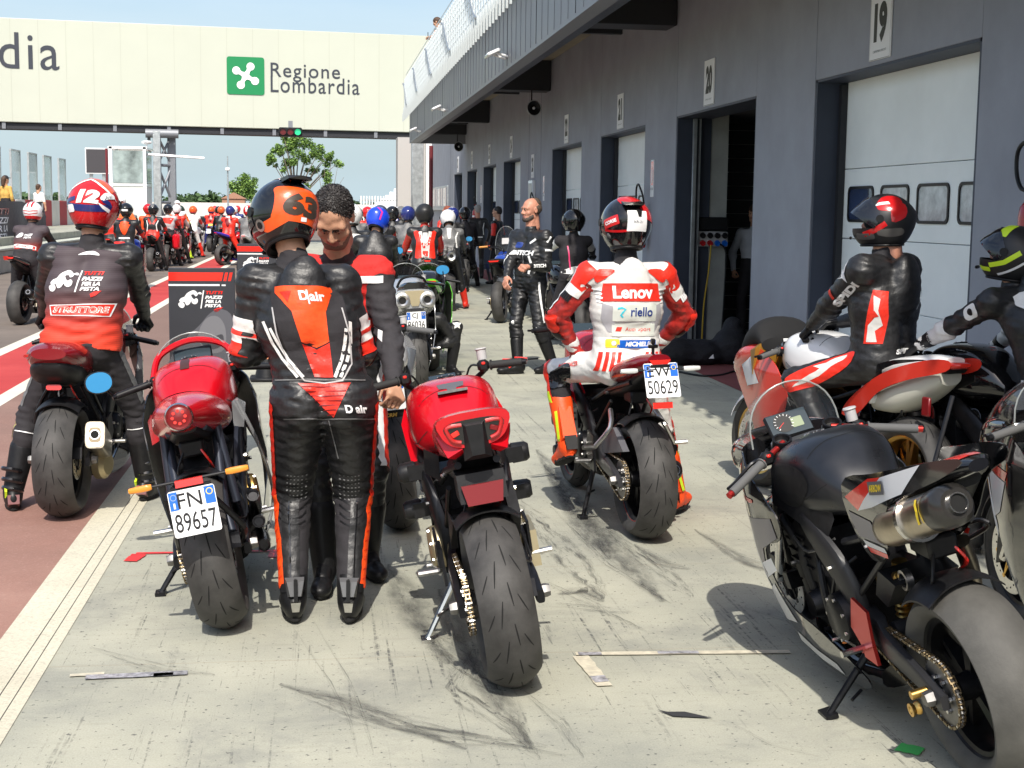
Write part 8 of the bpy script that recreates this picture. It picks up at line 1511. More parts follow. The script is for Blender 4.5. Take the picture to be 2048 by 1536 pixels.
 P.helmet(shell=KG, visor='closed', spoiler=KG, s=1.06, art=[(poly2d(smooth2d([(-.05, -.06), (.09, -.04), (.10, .03), (.0, .07), (-.06, .03)], 3)), RH, 172, 62, 0, .002), (poly2d([(-.03, -.05), (.10, -.06), (.10, .02), (.05, .04), (-.02, .01)]), RH, 150, 26, 0, .002), (poly2d(rrect(-.052, -.055, .052, .045, .004)), WM, 170, 2, 0, .004), (fit(text2d('XR-21', 1), w=.05, h=.012), DGR, 170, -2, 0, .0055), (poly2d([(-.012, .02), (.022, .02), (.012, -.02), (-.004, -.02)]), KP, 168, 16, 0, .006), (poly2d(rrect(-.05, -.024, .05, .024, .006)), RH, 232, 0, 12, .003), (fit(text2d('CORSE', 1, bold=.04), w=.075, h=.018), WM, 232, 0, 12, .0045), (poly2d(band2d([(-.10, .0), (.10, .01)], .012)), RH, 200, -20, 0, .003)])
# --- rider facing the garages
def spidi_rider():
 b = B_SP; sit = b.w(.0, .28, .925)
 P = Person('rider in black and orange leathers in a red and black helmet with raised visor', pelvis=sit, yaw=36, lean=2, side=0, head=(30, 2, 0), feet=[b.w(-.25, .36, .42), b.w(.25, .36, .42)], hands=[b.w(-.16, .74, 1.06), b.w(.10, .80, 1.08)], elbow=[V((-.6, -.8, -.3)), V((.8, -.4, -.6))], knee=[V((-.8, .8, .35)), V((.6, 1, .3))],
    look=dict(torso=K, arm=K, fore=K, leg=K, shin=K, boot=KP, glove=KP, collar=KC, neck=SKIN), h=.0115, s=1.07, hump=1.3, ripple=.004, sho=.20, bulk=1.13, neckl=.8)
 L = (P.el[0] - P.sh[0]).length; out = V((-.55, -1, .15))
 d = (P.el[0] - P.sh[0]).normalized(); n_ = (V((-.35, -1, 0)) - d * d.dot(V((-.35, -1, 0)))).normalized(); u = -d; v = n_.cross(u)
 wrap(P.mb, fit(text2d('SPIDI', 1, bold=.06), w=.25, h=.045), P.bvh, P.sh[0].lerp(P.el[0], .42) + n_ * .05 + P.r * .035, u, v, WM, .005, .015, .2)
 P.limb(P.sh[0], P.el[0], V((-1, -.2, .2)), poly2d([(.045, -.02), (.01, .05), (.045, .07), (.0, .09), (.03, .15), (-.012, .08), (-.05, .06), (-.01, .04)]), WM, .005); P.limb(P.sh[0], P.el[0], V((-1, -.4, 0)), poly2d(rrect(-.028, .22, .028, .245, .004)), REDB, .006)
 # orange side panel with pale lettering shapes
 side = (-P.r * .9 - P.front * .35).normalized(); u = side.cross(-P.sp).normalized(); u = P.sp.cross(side).normalized()
 sd = lambda art, mm, x, y, off=.004: wrap(P.mb, art, P.bvh, P.ch + P.sp * y + side * .2, u, P.sp, mm, off, .02, .4) if False else wrap(P.mb, [(a + x, c_) for a, c_ in art[0]] and ([(a + x, c_) for a, c_ in art[0]], art[1]), P.bvh, P.ch + P.sp * y + side * .2, u, P.sp, mm, off, .02, .4)
 sd(poly2d([(-.02, .09), (.055, .08), (.06, -.05), (.03, -.20), (-.07, -.20), (-.06, -.10)]), REDB, .0, .0); sd(poly2d([(-.015, .06), (.02, .04), (.01, -.02), (.03, -.10), (-.01, -.13), (.0, -.19), (-.055, -.19), (-.045, -.10), (-.01, -.06)]), OFFW, .0, .0, .006); sd(poly2d([(-.01, .0), (.012, -.03), (-.02, -.04)]), REDB, 0, -.02, .008)
 P.back(poly2d(band2d([(-.03, -.06), (.03, .05)], .012)), WM, .06, .04, .005); P.back(fit(text2d('SPIDI', 1, bold=.06, shear=.2), w=.17, h=.03), WM, -.02, -.245, .006)
 L = (P.kn[0] - P.hp[0]).length; d = (P.kn[0] - P.hp[0]).normalized(); n_ = V((-.45, -.9, .25)); n_ = (n_ - d * d.dot(n_)).normalized(); u = -d; v = n_.cross(u); o = P.hp[0].lerp(P.kn[0], .5) + n_ * .05
 wrap(P.mb, poly2d(smooth2d([(-.27, -.03), (-.24, -.075), (-.05, -.055), (.12, .0), (.18, .07), (.10, .075), (-.05, .055), (-.22, .02)], 3)), P.bvh, o, u, v, REDB, .005, .015, .2); wrap(P.mb, poly2d(smooth2d([(-.22, -.05), (-.05, -.02), (.03, .02), (.10, .04), (.13, .065), (.05, .06), (.0, .045), (-.08, .04), (-.04, .02), (-.10, .0), (-.16, -.02)], 2)), P.bvh, o, u, v, OFFW, .0065, .015, .2)
 P.face(skin=SKINR, hair=HAIR, style='none', ears=False, h=.0055); P.done(); RH = mat('red_helmet_paint', (.55, .012, .015), .18, coat=.5); GH = mat('grey_helmet_paint', (.10, .095, .09), .4)
 P.helmet(shell=mat('matt_black_helmet', (.016, .016, .017), .45), visor='up', face=True, s=1.05, art=[(poly2d(smooth2d([(-.06, -.03), (.03, -.05), (.07, .0), (.05, .05), (-.03, .04)], 3)), RH, 260, 42, 0, .002), (poly2d(smooth2d([(-.04, -.05), (.03, -.03), (.04, .04), (-.03, .05)], 3)), RH, 240, 20, 0, .002), (poly2d([(-.04, -.012), (.04, .0), (.03, .016), (-.02, .008)]), WM, 275, 38, 0, .003), (poly2d(band2d([(-.07, -.03), (.0, .0), (.05, .03)], .028)), RH, 285, -16, 0, .002), (poly2d(smooth2d([(-.06, -.02), (.06, -.02), (.05, .02), (-.05, .015)], 3)), GH, 255, -22, 0, .002), (poly2d(rrect(-.05, -.018, .05, .018, .01)), GH, 310, -30, 0, .002)])
def edge_rider():
 b2 = Bike('sports_motorcycle', 'dark sports motorcycle under the yellow and black helmeted rider at the right edge', (3.66, 6.35, 0), 16, 0, lod=1, col=KG, tankc=KG); b2.seat(.80); b2.tail(KG); b2.fairing(KG); b2.bars('clip', .92, 1.0, .34, 4); b2.muffler((.16, .20, .42), (.22, -.30, .60), .06, KM, KM, 1.0, .04)
 P = Person('rider in white and black leathers with black and yellow helmet leaning at the right edge', pelvis=b2.w(0, .22, .92), yaw=24, lean=35, side=0, head=(24, -6, 0), feet=[b2.w(-.30, .45, .12), b2.w(.30, .45, .12)], hands=[b2.w(-.26, 1.0, .99), b2.w(.28, 1.0, .97)], elbow=[V((-.8, -.3, -.6)), V((.8, -.3, -.6))], knee=[V((-.9, .9, .5)), V((.6, 1, .4))],
    look=dict(torso=K, arm=K, fore=WL, leg=WL, shin=KC, boot=KP, glove=KP, collar=K, neck=SKIN, hips=K), h=.0125, s=1.0, hump=.9, neckl=.8)
 P.limb(P.sh[0], P.el[0], V((-.8, -.9, .2)), poly2d(rrect(-.035, .06, .035, .15, .025)), WL, .005); P.limb(P.sh[0], P.el[0], V((-.8, -.9, .2)), poly2d(circ2d((0, .105), .018, 12)), KP, .007); P.limb(P.el[0], P.wr[0], V((-.6, -.9, .2)), fit(text2d('stars', 1, bold=.03), w=.05, h=.03, c=(0, .16)), KP, .006)
 d = (P.kn[0] - P.hp[0]).normalized(); n_ = V((-.5, -.9, .3)); n_ = (n_ - d * d.dot(n_)).normalized(); star = [(.06 * (1 if i % 2 == 0 else .42) * math.cos(R_(90 + 36 * i)), .06 * (1 if i % 2 == 0 else .42) * math.sin(R_(90 + 36 * i))) for i in range(10)]
 wrap(P.mb, poly2d(star), P.bvh, P.hp[0].lerp(P.kn[0], .62) + n_ * .05, -d, n_.cross(-d), KP, .005, .015, .2); wrap(P.mb, poly2d([(p[0] * .72, p[1] * .72) for p in star]), P.bvh, P.hp[0].lerp(P.kn[0], .62) + n_ * .05, -d, n_.cross(-d), WL, .0065, .015, .2)
 P.back(poly2d(smooth2d([(-.15, .15), (-.02, .12), (.0, -.02), (-.05, -.10), (-.15, -.05)], 3)), WL, 0, 0, .004)
 P.face(skin=SKINR, hair=HAIR, style='none', ears=False, h=.0055); P.done()
 P.helmet(shell=mat('matt_black_helmet', (.016, .016, .017), .45), visor='up', face=True, s=1.04, art=[(poly2d(rrect(-.03, -.05, .03, .05, .008)), LIME, 300, 58, 0, .002), (poly2d(band2d([(-.08, -.03), (.0, .0), (.07, .05)], .024)), LIME, 275, -14, 0, .002), (poly2d(band2d([(-.06, -.05), (.06, .03)], .012)), WM, 262, -24, 0, .002), (poly2d(rrect(-.05, -.012, .03, .012, .008)), LIME, 318, -32, 0, .002)])
# --- bearded man standing
def bearded():
 P = Person('balding bearded man in black leathers standing in the middle looking left', pelvis=(2.16, 14.9, .96), yaw=128, lean=-2, side=0, head=(-12, 4, 0), feet=[(2.40, 14.75, .1), (2.02, 14.70, .1)], fdir=[(-.85, -.4, 0), (-.95, -.2, 0)], hands=[(2.10, 14.52, 1.13), (1.86, 14.62, .93)], elbow=[V((.8, .6, -.6)), V((-.2, .9, -.4))],
    look=dict(torso=K, arm=K, fore=K, leg=K, shin=K, boot=KP, glove=SKINR, collar=K, neck=SKINR, hips=K), h=.0125, s=1.04, ripple=.006, sho=.205, bulk=1.06, curl=((70, 85, 60), (28, 35, 25)))
 P.chest(fit(text2d('BITECH', 1, bold=.05, shear=.15), w=.26, h=.05), WM, .03, .02, .005); P.chest(poly2d(band2d([(.11, -.01), (.13, -.10), (.10, -.20)], .025)), WM, 0, .0, .005); P.chest(poly2d(band2d([(-.10, -.01), (-.12, -.12), (-.10, -.26)], .016)), WM, 0, 0, .005); P.chest(poly2d(band2d([(.02, .02), (.02, -.24)], .006)), LGR, 0, 0, .005); P.chest(poly2d(band2d([(.09, .12), (.16, .17)], .022)), WM, 0, 0, .005); P.chest(poly2d(rrect(-.10, .07, -.02, .13, .02)), NAVY, 0, 0, .004)
 P.limb(P.sh[0], P.el[0], V((.6, -1, .2)), poly2d(band2d([(-.05, .14), (.05, .14)], .02)), WM, .005); P.limb(P.sh[0], P.el[0], V((.3, -1, .8)), poly2d(band2d([(-.02, .0), (.02, .06)], .02)), WM, .005)
 d = (P.wr[0] - P.el[0]).normalized(); n_ = V((.3, -1, .2)); n_ = (n_ - d * d.dot(n_)).normalized(); wrap(P.mb, fit(text2d('BITECH', 1, bold=.05, shear=.15), w=.17, h=.035), P.bvh, P.el[0].lerp(P.wr[0], .6) + n_ * .05, -d, n_.cross(-d), WM, .005, .012, .2)
 L = (P.kn[0] - P.hp[0]).length; P.limb(P.hp[0], P.kn[0], V((.3, -1, 0)), poly2d(band2d([(.02, .0), (.0, L * .5), (-.03, L * .95)], .022)), WM, .005)
 for i in (0, 1): P.limb(P.kn[i], P.an[i], V((-.6, -1, 0)), poly2d(rrect(-.06, .03, .06, .16, .03)), KP, .016); P.limb(P.kn[i], P.an[i], V((-.6, -1, 0)), poly2d(circ2d((0, .0), .018, 12)), WM, .01); g = MB(); a, d = P.an[i], P.fd[i]; g.tube([a - d * .03 + V((0, 0, .06)), a + d * .06 + V((0, -.045, .01)), a + d * .10 + V((0, -.03, -.03))], .012, REDB, 6); P.kids.append(('boot_trim', g))
 P.face(skin=SKINR, hair=mat('short_greying_hair', (.10, .07, .05), .7, bump=(160, .6, .005)), style='balding', beard=mat('greying_beard', (.075, .055, .045), .75, bump=(200, .6, .005)), h=.0058, tufts=1100); P.done()
rider63(); bent_man(); instructor(); white_rider(); spidi_rider(); edge_rider(); bearded()
# ------------------------------------------------------------------ the queue further up the lane
SUITS = 'riders queuing up the pit lane'
def quick_bike(label, loc, head=0, kind='super', lean=0, lod=1, plate=None, name=None, tip=None, **k):
 b = Bike(name or ('naked_motorcycle' if kind != 'super' else 'sports_motorcycle'), label, loc, head, lean, lod=lod, **k); b.seat(.81 if kind == 'super' else .82); b.tail()
 if kind == 'super': b.fairing(k.get('col', KG)); b.bars('clip', .92, .99, .34, 5); b.screen(1.14, 1.62, .91, .83, 1.09, .19, GLSD)
 else: b.bars('wide', 1.05, 1.0, .36, mirrors=k.get('mirrors')); b.headlight(); b.dash((0, 1.16, 1.02))
 b.muffler(*(tip or ((.16, .25, .36), (.20, -.20, .48))), .055, k.get('mufm', TITAN), KM)
 if plate is not None: numplate(b.root, (0, -.33, .80), upright(0, tilt=20), *plate)
 return b
def crowd(b, label, look, helm, art=(), h=.022, lean=16, yaw=0, head=(0, 6, 0), feet='down', s=1., hump=.7, hands=None, side=0, back=(), visor='closed', elbow=None):
 hw = b.head; F = lambda a, x: V((-math.sin(R_(hw)) * a + math.cos(R_(hw)) * x, math.cos(R_(hw)) * a + math.sin(R_(hw)) * x, 0))
 g = lambda q: b.w(q * .31, .92, .93) if not hands else V(hands[(q + 1) // 2])
 fz = .10; fp = [b.w(q * .30, .50, fz) if feet == 'down' else b.w(q * .25, .40, .42) for q in (-1, 1)]
 P = Person(label, SUITS, pelvis=b.w(0, .25, .92), yaw=hw + yaw, lean=lean, side=side, head=head, feet=fp, fdir=[F(1, -.2), F(1, .2)], hands=[g(-1), g(1)], elbow=elbow or [F(-.5, -1) - V((0, 0, .5)), F(-.5, 1) - V((0, 0, .5))], knee=[F(1, -.6) + V((0, 0, .2)), F(1, .6) + V((0, 0, .2))], look=look, h=h, s=s, hump=hump, hand_h=.012 if h > .02 else .009, ripple=.004 if h < .025 else 0)
 for a, m, x, y in back: P.back(a, m, x, y, .006, .04)
 P.done(); P.helmet(visor=visor, art=art, n=32, **helm); return P
def stander(label, pos, yaw, look, style='short', hair=HAIR, skin=SKIN, h=.022, helm=None, cap=None, s=1., hands=None, head=(0, 0, 0), group='people standing around the pit lane', back=(), lean=2, beard=None, elbow=None, fd=None, pelvis_h=.95, art=(), kne=None):
 x, y, z = pos; f = V((-math.sin(R_(yaw)), math.cos(R_(yaw)), 0)); r = V((math.cos(R_(yaw)), math.sin(R_(yaw)), 0)); p = V(pos)
 P = Person(label, group, pelvis=p + V((0, 0, pelvis_h * s)), yaw=yaw, lean=lean, head=head, feet=[p - r * .13 + V((0, 0, .09)), p + r * .13 + f * .05 + V((0, 0, .09))] if not fd else fd, hands=[V(q) for q in hands] if hands else None, elbow=elbow, knee=kne, look=look, h=h, s=s, hand_h=.012, ripple=.004)
 for a, m, xx, yy in back: P.back(a, m, xx, yy, .006, .04)
 if not helm: P.face(skin=skin, hair=hair, style=style, beard=beard, h=.009)
 if cap:
  c = MB(); c.ball((0, -.012, .052), (.094, .108, .088), cap, 16); c.hull([(xx, yy, zz) for xx, yy, zz in ((-.07, .07, .06), (.07, .07, .06), (-.05, .17, .045), (.05, .17, .045), (-.07, .07, .07), (.07, .07, .07), (-.05, .17, .052), (.05, .17, .052))], cap); c.v = [tuple(P.M @ P.Mh @ V(q)) for q in c.v]; P.done(); c.build('cap', P.obj)
 else: P.done()
 if helm: P.helmet(art=art, n=32, **helm)
 return P
def gxy(px, py): q = G(px, py); return (q.x, q.y, 0)
V_ = lambda *a: list(a)
RH = mat('red_helmet_paint', (.55, .012, .015), .18, coat=.5); OHP = mat('orange_helmet_top', (.80, .11, .02), .2, coat=.5); BHP = mat('blue_helmet_paint', (.02, .03, .16), .2, coat=.5); BRT = mat('bright_blue_paint', (.012, .06, .62), .2, coat=.5); MAG = mat('magenta_print', (.6, .03, .25), .4); YLW = mat('yellow_ochre_cloth', (.55, .33, .08), .85)
# second instructor, far left
b = quick_bike('dark sports motorcycle with bare red tail lamp under the far left instructor', (-4.30, 21.0, 0), -9, lod=1, col=KG, tankc=REDD); m = MB(); m.hull([(x, y, z) for x in (-.10, -.03) for y, z in ((-.20, .97), (-.31, .985), (-.28, .93), (-.20, .92))], LENSB); m.build('tail_light', b.root)
F_ = crowd(b, 'instructor in grey to red vest and white and red helmet at the far left', dict(torso=VEST, arm=KP, fore=WL, leg=KC, glove=KP, collar=VEST, neck=SKIN), dict(shell=WP, band=RH, top=None, s=1.05), [(poly2d(band2d([(-.03, -.08), (-.03, .08)], .025)), RH, 180, 50), (poly2d(band2d([(.03, -.08), (.03, .08)], .025)), RH, 180, 50), (poly2d(band2d([(-.1, 0), (0, -.012), (.1, 0)], .012)), RH, 180, 0), (poly2d(band2d([(-.1, 0), (0, -.012), (.1, 0)], .012)), RH, 180, -15)], .016, lean=20, side=6, head=(0, 8, 0), hump=0,
 back=[(poly2d([(-.17, .03), (.16, .0), (.16, -.05), (-.17, -.02)]), WM, 0, -.10), (poly2d([(-.16, .02), (.15, -.008), (.15, -.042), (-.16, -.014)]), REDB, 0, -.1), (fit(text2d('PAZZI', 1, bold=.03, shear=.2), w=.12, h=.035), WM, .03, .06), (fit(text2d('PISTA', 1, bold=.03, shear=.2), w=.11, h=.03), WM, .03, .015), (poly2d(smooth2d([(-.05, -.03), (.0, .04), (.04, .03), (.03, -.03)], 3)), WM, -.09, .05)])
# left queue
HB = lambda c, x=0, y=.04: (poly2d(smooth2d([(-.10, .12), (.10, .12), (.09, .02), (.03, -.12), (-.03, -.12), (-.09, .02)], 3)), c, x, y)
ST = lambda c, y, w=.28: (poly2d(band2d([(-w / 2, 0), (w / 2, 0)], .03)), c, 0, y)
TRI = lambda c: (poly2d([(-.015, .015), (.015, .015), (0, -.02)]), c, 0, .11)
def vee(c): return [(poly2d(band2d([(q * .11, .16), (q * .03, .0)], .045)), c, 0, .02) for q in (-1, 1)]
def flanks(c): return [(poly2d(band2d(smooth2d([(q * .15, .14), (q * .11, .0), (q * .13, -.16)], 1)[:3], .022)), c, 0, 0) for q in (-1, 1)]
b = quick_bike('dark motorcycle with glowing red tail lamp and blue side under the orange hump rider', (-4.02, 29.6, 0), -4, lod=1, col=REDD, tankc=BRT); m = MB(); m.box((0, -.30, .965), (.22, .04, .06), LENSB, bev=.02); m.build('tail_light', b.root)
crowd(b, 'rider in black leathers with bright orange back hump, first of the left queue', dict(torso=K, arm=K, fore=REDB, leg=K, shin=K, boot=ORG), dict(shell=KG, s=1.04), [(poly2d(rrect(-.06, -.02, .06, .02, .01)), WM, 180, -8)], .02, lean=14, hump=1.1, back=[HB(ORG), TRI(KP), ST(WM, -.16, .22)])
b = quick_bike('black naked motorcycle under the rider with the red vee on his back', gxy(303, 543), -4, 'naked', lod=1, col=KG)
crowd(b, 'rider in black leathers with a red vee between white flank stripes', dict(torso=K, arm=K, fore=REDB, leg=K, hips=REDB), dict(shell=KG, s=1.04), [(poly2d(smooth2d([(-.04, -.05), (.04, -.05), (.03, .05), (-.03, .05)], 2)), GRL, 180, 40)], .024, lean=14, back=vee(REDB) + flanks(WL))
b = quick_bike('touring motorcycle carrying red panniers in the left queue', gxy(334, 533), -3, 'naked', lod=1, col=RED, name='touring_motorcycle'); m = MB()
for q in (-1, 1): m.box((q * .30, -.02, .72), (.20, .50, .42), RED, bev=.05)
m.build('pannier', b.root); m = MB(); m.hull([(x, y, z) for x in (-.25, .25) for y, z in ((1.10, 1.0), (1.3, 1.1), (1.15, 1.35))], GLSD); m.build('windscreen', b.root)
crowd(b, 'rider in red and pale grey jacket on the pannier motorcycle', dict(torso=LGR, arm=REDB, fore=KP, leg=KC), dict(shell=KG, s=1.04), (), .024, lean=8, back=[(poly2d([(-.18, .18), (.18, .18), (.10, .0), (-.12, .04)]), REDB, 0, 0)])
b = quick_bike('black and lime motorcycle in the left queue', gxy(358, 519), -3, lod=2, col=KG, tankc=LIME)
crowd(b, 'rider in black leathers with fluorescent yellow arms in the left queue', dict(torso=K, arm=LIME, fore=K, leg=K, boot=LIME, shin=WL), dict(shell=mat('black_green_helmet', (.03, .05, .03), .2), s=1.04), [(poly2d(rrect(-.05, -.02, .05, .02, .01)), WM, 180, 20)], .028, lean=20, back=[(poly2d(band2d([(-.1, .15), (.12, -.12)], .05)), LIME, 0, 0), (poly2d(rrect(-.06, -.05, .04, .05, .01)), WL, -.04, -.08)])
b = quick_bike('white sports motorcycle under the rider in white in the left queue', gxy(382, 515), -6, lod=2, col=WP, plate=('AB', ''))
crowd(b, 'rider in white leathers with red sleeves and orange helmet', dict(torso=WL, arm=REDB, fore=WL, leg=WL, shin=REDB, boot=REDB), dict(shell=OHP, band=RH, s=1.04), (), .028, lean=22, hump=.9, back=[(poly2d(smooth2d([(-.05, -.03), (.05, .03), (.06, .02), (-.02, -.04)], 2)), REDB, -.03, .04)])
b = quick_bike('dark motorcycle under the rider in red and blue ahead of the white rider', gxy(420, 504), -4, lod=2, col=KG, plate=('', ''))
crowd(b, 'rider in red and blue leathers with orange and blue helmet', dict(torso=REDB, arm=BHP, fore=REDB, leg=BHP), dict(shell=OHP, band=BHP, s=1.04), (), .028, lean=24, hump=.9, back=[(poly2d(rrect(-.08, -.04, .08, .04, .01)), YEL, 0, -.2), HB(LENS)])
b = quick_bike('red and blue sports motorcycle turned across the red track strip', gxy(446, 531), -38, lod=1, col=mat('blue_violet_paint', (.05, .03, .35), .2, coat=.5), tankc=RED, rim=KM)
crowd(b, 'rider in red leathers and dark blue helmet on the motorcycle turned across the strip', dict(torso=REDB, arm=REDB, fore=K, leg=REDB, shin=REDB, boot=WL), dict(shell=BHP, s=1.04), (), .024, lean=20, yaw=25, hump=.8, back=[HB(LENS), (poly2d(band2d([(-.08, .0), (.08, .0)], .05)), WL, 0, .21)])
b = quick_bike('white tailed motorcycle behind the totem under the grey suited rider', (-2.05, 38.5, 0), -8, 'naked', lod=2, col=WP)
crowd(b, 'rider in grey leathers with red and white striped helmet beside the orange helmet', dict(torso=GRL, arm=REDB, fore=GRL, leg=GRL), dict(shell=RH, s=1.04), [(poly2d(band2d([(-.02, -.08), (-.02, .08)], .05)), WP, 180, 20)], .026, lean=16)
b = quick_bike('distant red motorcycle at the head of the left queue', (-4.75, 64, 0), 0, lod=2, col=RED)
crowd(b, 'distant rider in red at the head of the left queue', dict(torso=REDB, arm=BHP, leg=REDB), dict(shell=RH, s=1.04), (), .03)
b = quick_bike('distant black motorcycle ahead of the fluorescent rider', (-5.95, 57, 0), 0, lod=2, col=KG)
crowd(b, 'distant rider in dark leathers with a white helmet stripe', dict(torso=K, arm=K, leg=K), dict(shell=KG, s=1.04), [(poly2d(band2d([(0, -.09), (0, .09)], .05)), WP, 180, 20)], .03, back=[(poly2d(rrect(-.06, -.16, .06, .16, .02)), WL, 0, 0)])
for lab, blab, (x, y), col, hel, lk in (('far rider in red and white between the fluorescent rider and the white one', 'far red motorcycle between the fluorescent and the white rider', (-4.35, 43.5), RED, dict(shell=WP), dict(torso=REDB, arm=WL, leg=K)), ('far rider in black with orange helmet right of the white suited rider', 'far black motorcycle right of the white suited rider', (-3.62, 52), KG, dict(shell=OHP), dict(torso=K, arm=K, leg=K)), ('far rider in blue just left of the turned motorcycle', 'far blue motorcycle just left of the turned one', (-3.55, 60), BLU, dict(shell=RH), dict(torso=BHP, arm=BHP, leg=K)), ('far rider in grey with black helmet near the pit wall end', 'far grey motorcycle near the pit wall end', (-6.3, 48), SILV, dict(shell=KG), dict(torso=GRL, arm=K, leg=K)), ('rider in dark red seen behind the orange hump rider', 'black motorcycle just ahead of the orange hump rider', (-4.75, 33), KG, dict(shell=KG), dict(torso=REDB, arm=K, leg=K)), ('far rider in orange and black beyond the pannier motorcycle', 'far orange motorcycle beyond the pannier one', (-4.9, 41), OHP, dict(shell=RH), dict(torso=ORG, arm=K, leg=K)), ('far rider in red and white with black helmet between the two orange helmets', 'far red and white motorcycle between the orange helmets', (-4.1, 57), WP, dict(shell=KG), dict(torso=REDB, arm=WL, leg=REDB)), ('far rider in dark blue near the white fence', 'far dark blue motorcycle near the white fence', (.6, 41), BLU, dict(shell=KG), dict(torso=BHP, arm=K, leg=K)), ('far rider in grey and red just right of the white helmet', 'far grey motorcycle just right of the white helmet', (.62, 29.5), SILV, dict(shell=KG, top=RH), dict(torso=GRL, arm=REDB, leg=K)), ('far rider in white and blue behind the black helmets', 'far white motorcycle behind the black helmets', (1.95, 38), WP, dict(shell=WP), dict(torso=BHP, arm=WL, leg=K)), ('far rider in white and black past the left totem', 'far white motorcycle past the left totem', (-2.95, 47), WP, dict(shell=WP, band=RH), dict(torso=WL, arm=K, leg=K))):
 b = quick_bike(blab, (x, y, 0), rnd.uniform(-5, 5), lod=2, col=col); crowd(b, lab, lk, dict(s=1.04, **hel), (), .028, lean=rnd.uniform(8, 22), head=(rnd.uniform(-20, 20), rnd.uniform(0, 12), 0), side=rnd.uniform(-4, 4))
ORV = mat('orange_hi_vis', (.85, .18, .04), .8)
stander('marshal in white hard hat and orange vest standing by the left queue', (-4.75, 35, 0), 170, dict(torso=ORV, arm=ORV, fore=SKIN, leg=KC, glove=SKIN), cap=WP, skin=SKINR, s=1.06)
stander('marshal in white cap and pale shirt among the left queue', (-4.70, 47.5, 0), 205, dict(torso=WL, arm=ORV, fore=SKIN, leg=KC, glove=SKIN), cap=WP, skin=SKINR, s=1.06)
stander('man in black shirt and cap on the pit wall raising an arm', (-7.98, 63, .62), 190, dict(torso=KC, arm=SKIN, fore=SKIN, leg=KC, glove=SKIN), cap=KC, hands=[(-7.25, 62.8, 2.55), (-8.2, 62.8, 1.55)], elbow=[V((1, -.3, -.2)), V((-1, .2, -.4))])
WALKW = MB(); WALKW.box((-9.9, 40, .42), (3.0, 90, .84), CONC, bev=.02); WALKW.build('pit_stand', label='raised concrete platform behind the low pit wall', cat='platform')
stander('woman in ochre sweater and black cap on the pit platform', (-9.85, 46.5, .84), -40, dict(torso=YLW, arm=YLW, fore=YLW, leg=KC, glove=SKIN), 'long', BROWNHAIR, cap=KC, h=.024, s=.98)
stander('person in white shirt with cropped hair on the pit platform', (-9.9, 52, .84), -30, dict(torso=WL, arm=WL, fore=SKIN, leg=KC, glove=SKIN), 'crop', BROWNHAIR, h=.024, s=.88)
# ---- middle row, near to far
b88 = Bike('naked_motorcycle', 'silver white motorcycle with plate 88 right in front of the red naked one', (.41, 7.50, 0), 0, 7, lod=1, col=SILV, tankc=WP, gro=GROOVES, mirrors=None, cover=BRNZ, stand_x=-.26); b88.seat(.80); b88.tail(KP, light=None); b88.bars('clip', .98, .98, .36, 8, gripm=mat('grey_grip_rubber', (.10, .10, .10), .8), sweep=24); b88.headlight(); b88.muffler((.15, .3, .32), (.19, -.1, .40), .055, KM, KM)
m = MB(); m.hull([(x, y, z) for x in (-.10, .10) for y, z in ((-.375, .89), (-.36, .655), (-.36, .89), (-.345, .655))], KP); flat(m, fit(text2d('CRM', 1, bold=.05, shear=.2), w=.06, h=.02), (.01, -.372, .672), (1, 0, 0), (0, -.06, 1), GOLD, .004); m.build('plate_holder', b88.root); numplate(b88.root, (0, -.385, .785), upright(0, tilt=-4), '', '88')
m = MB(); m.hull([(x, y, z) for x in (-.09, .09) for y, z in ((.0, .80), (-.35, .84), (-.35, .80), (.0, .72))], KP); m.build('plate_arm', b88.root)
for q in (-1, 1): m = MB(); m.hull([(q * x, y, z) for x, y, z in ((.20, 1.05, .95), (.24, .9, .85), (.22, 1.0, .66), (.16, .8, .66), (.16, .8, .9))], SILV); m.build('radiator_shroud', b88.root)
cj = Bike('sports_motorcycle', 'silver sports motorcycle with twin underseat exhausts and plate CJ 86036', (.88, 13.35, 0), 0, 3, lod=1, col=SILV, tankc=SILV, gro=GROOVES, stand_x=-.24); r = cj.root; cj.seat(.84, KP, .52, .12, .13)
cj.tail(KG, [(.34, 0, .84, .14, .06, 2.8), (.10, 0, .91, .15, .07, 2.6), (-.12, 0, .975, .14, .06, 2.4), (-.24, 0, 1.0, .10, .035, 2.2)], light=None); m = MB(); m.loft([(.16, 0, .80, .20, .11, 2.6), (-.10, 0, .86, .20, .115, 2.8), (-.26, 0, .885, .185, .09, 3)], SILV, 4, 24); m.build('tail_shell', r)
m = MB(); m.hull([(x, y, z) for x, y, z in ((-.09, -.265, .96), (.09, -.265, .96), (-.03, -.275, .82), (.03, -.275, .82), (-.08, -.2, .97), (.08, -.2, .97), (0, -.2, .8))], BRNZ); m.build('heat_shield', r)
for q in (-1, 1): m = MB(); m.lathe([(.075, -.20), (.078, -.02), (.070, .012), (.050, .016), (.034, .004), (.032, -.06)], ALU, (q * .115, -.27, .875), (0, -1, .12), 28); m.disc((q * .115, -.262, .875), (0, -1, .12), .034, DARK, .004, 20); m.build('exhaust_tip', r)
m = MB(); m.hull([(x, y, z) for x in (-.05, .05) for y, z in ((-.27, .80), (-.31, .76), (-.31, .62), (-.26, .62))], KP); m.build('plate_hanger', r); numplate(r, (0, -.33, .685), upright(0, tilt=-8), 'CJ', '86036'); cj.fairing(SILV); cj.bars('clip', .96, 1.0, .36, 5, mirrors=dict(off=(.02, .12, .14), r=(.07, .05), m=MIRB)); cj.screen(1.12, 1.6, .93, .84, 1.15, .20, GLSD); cj.dash((0, 1.14, 1.0))
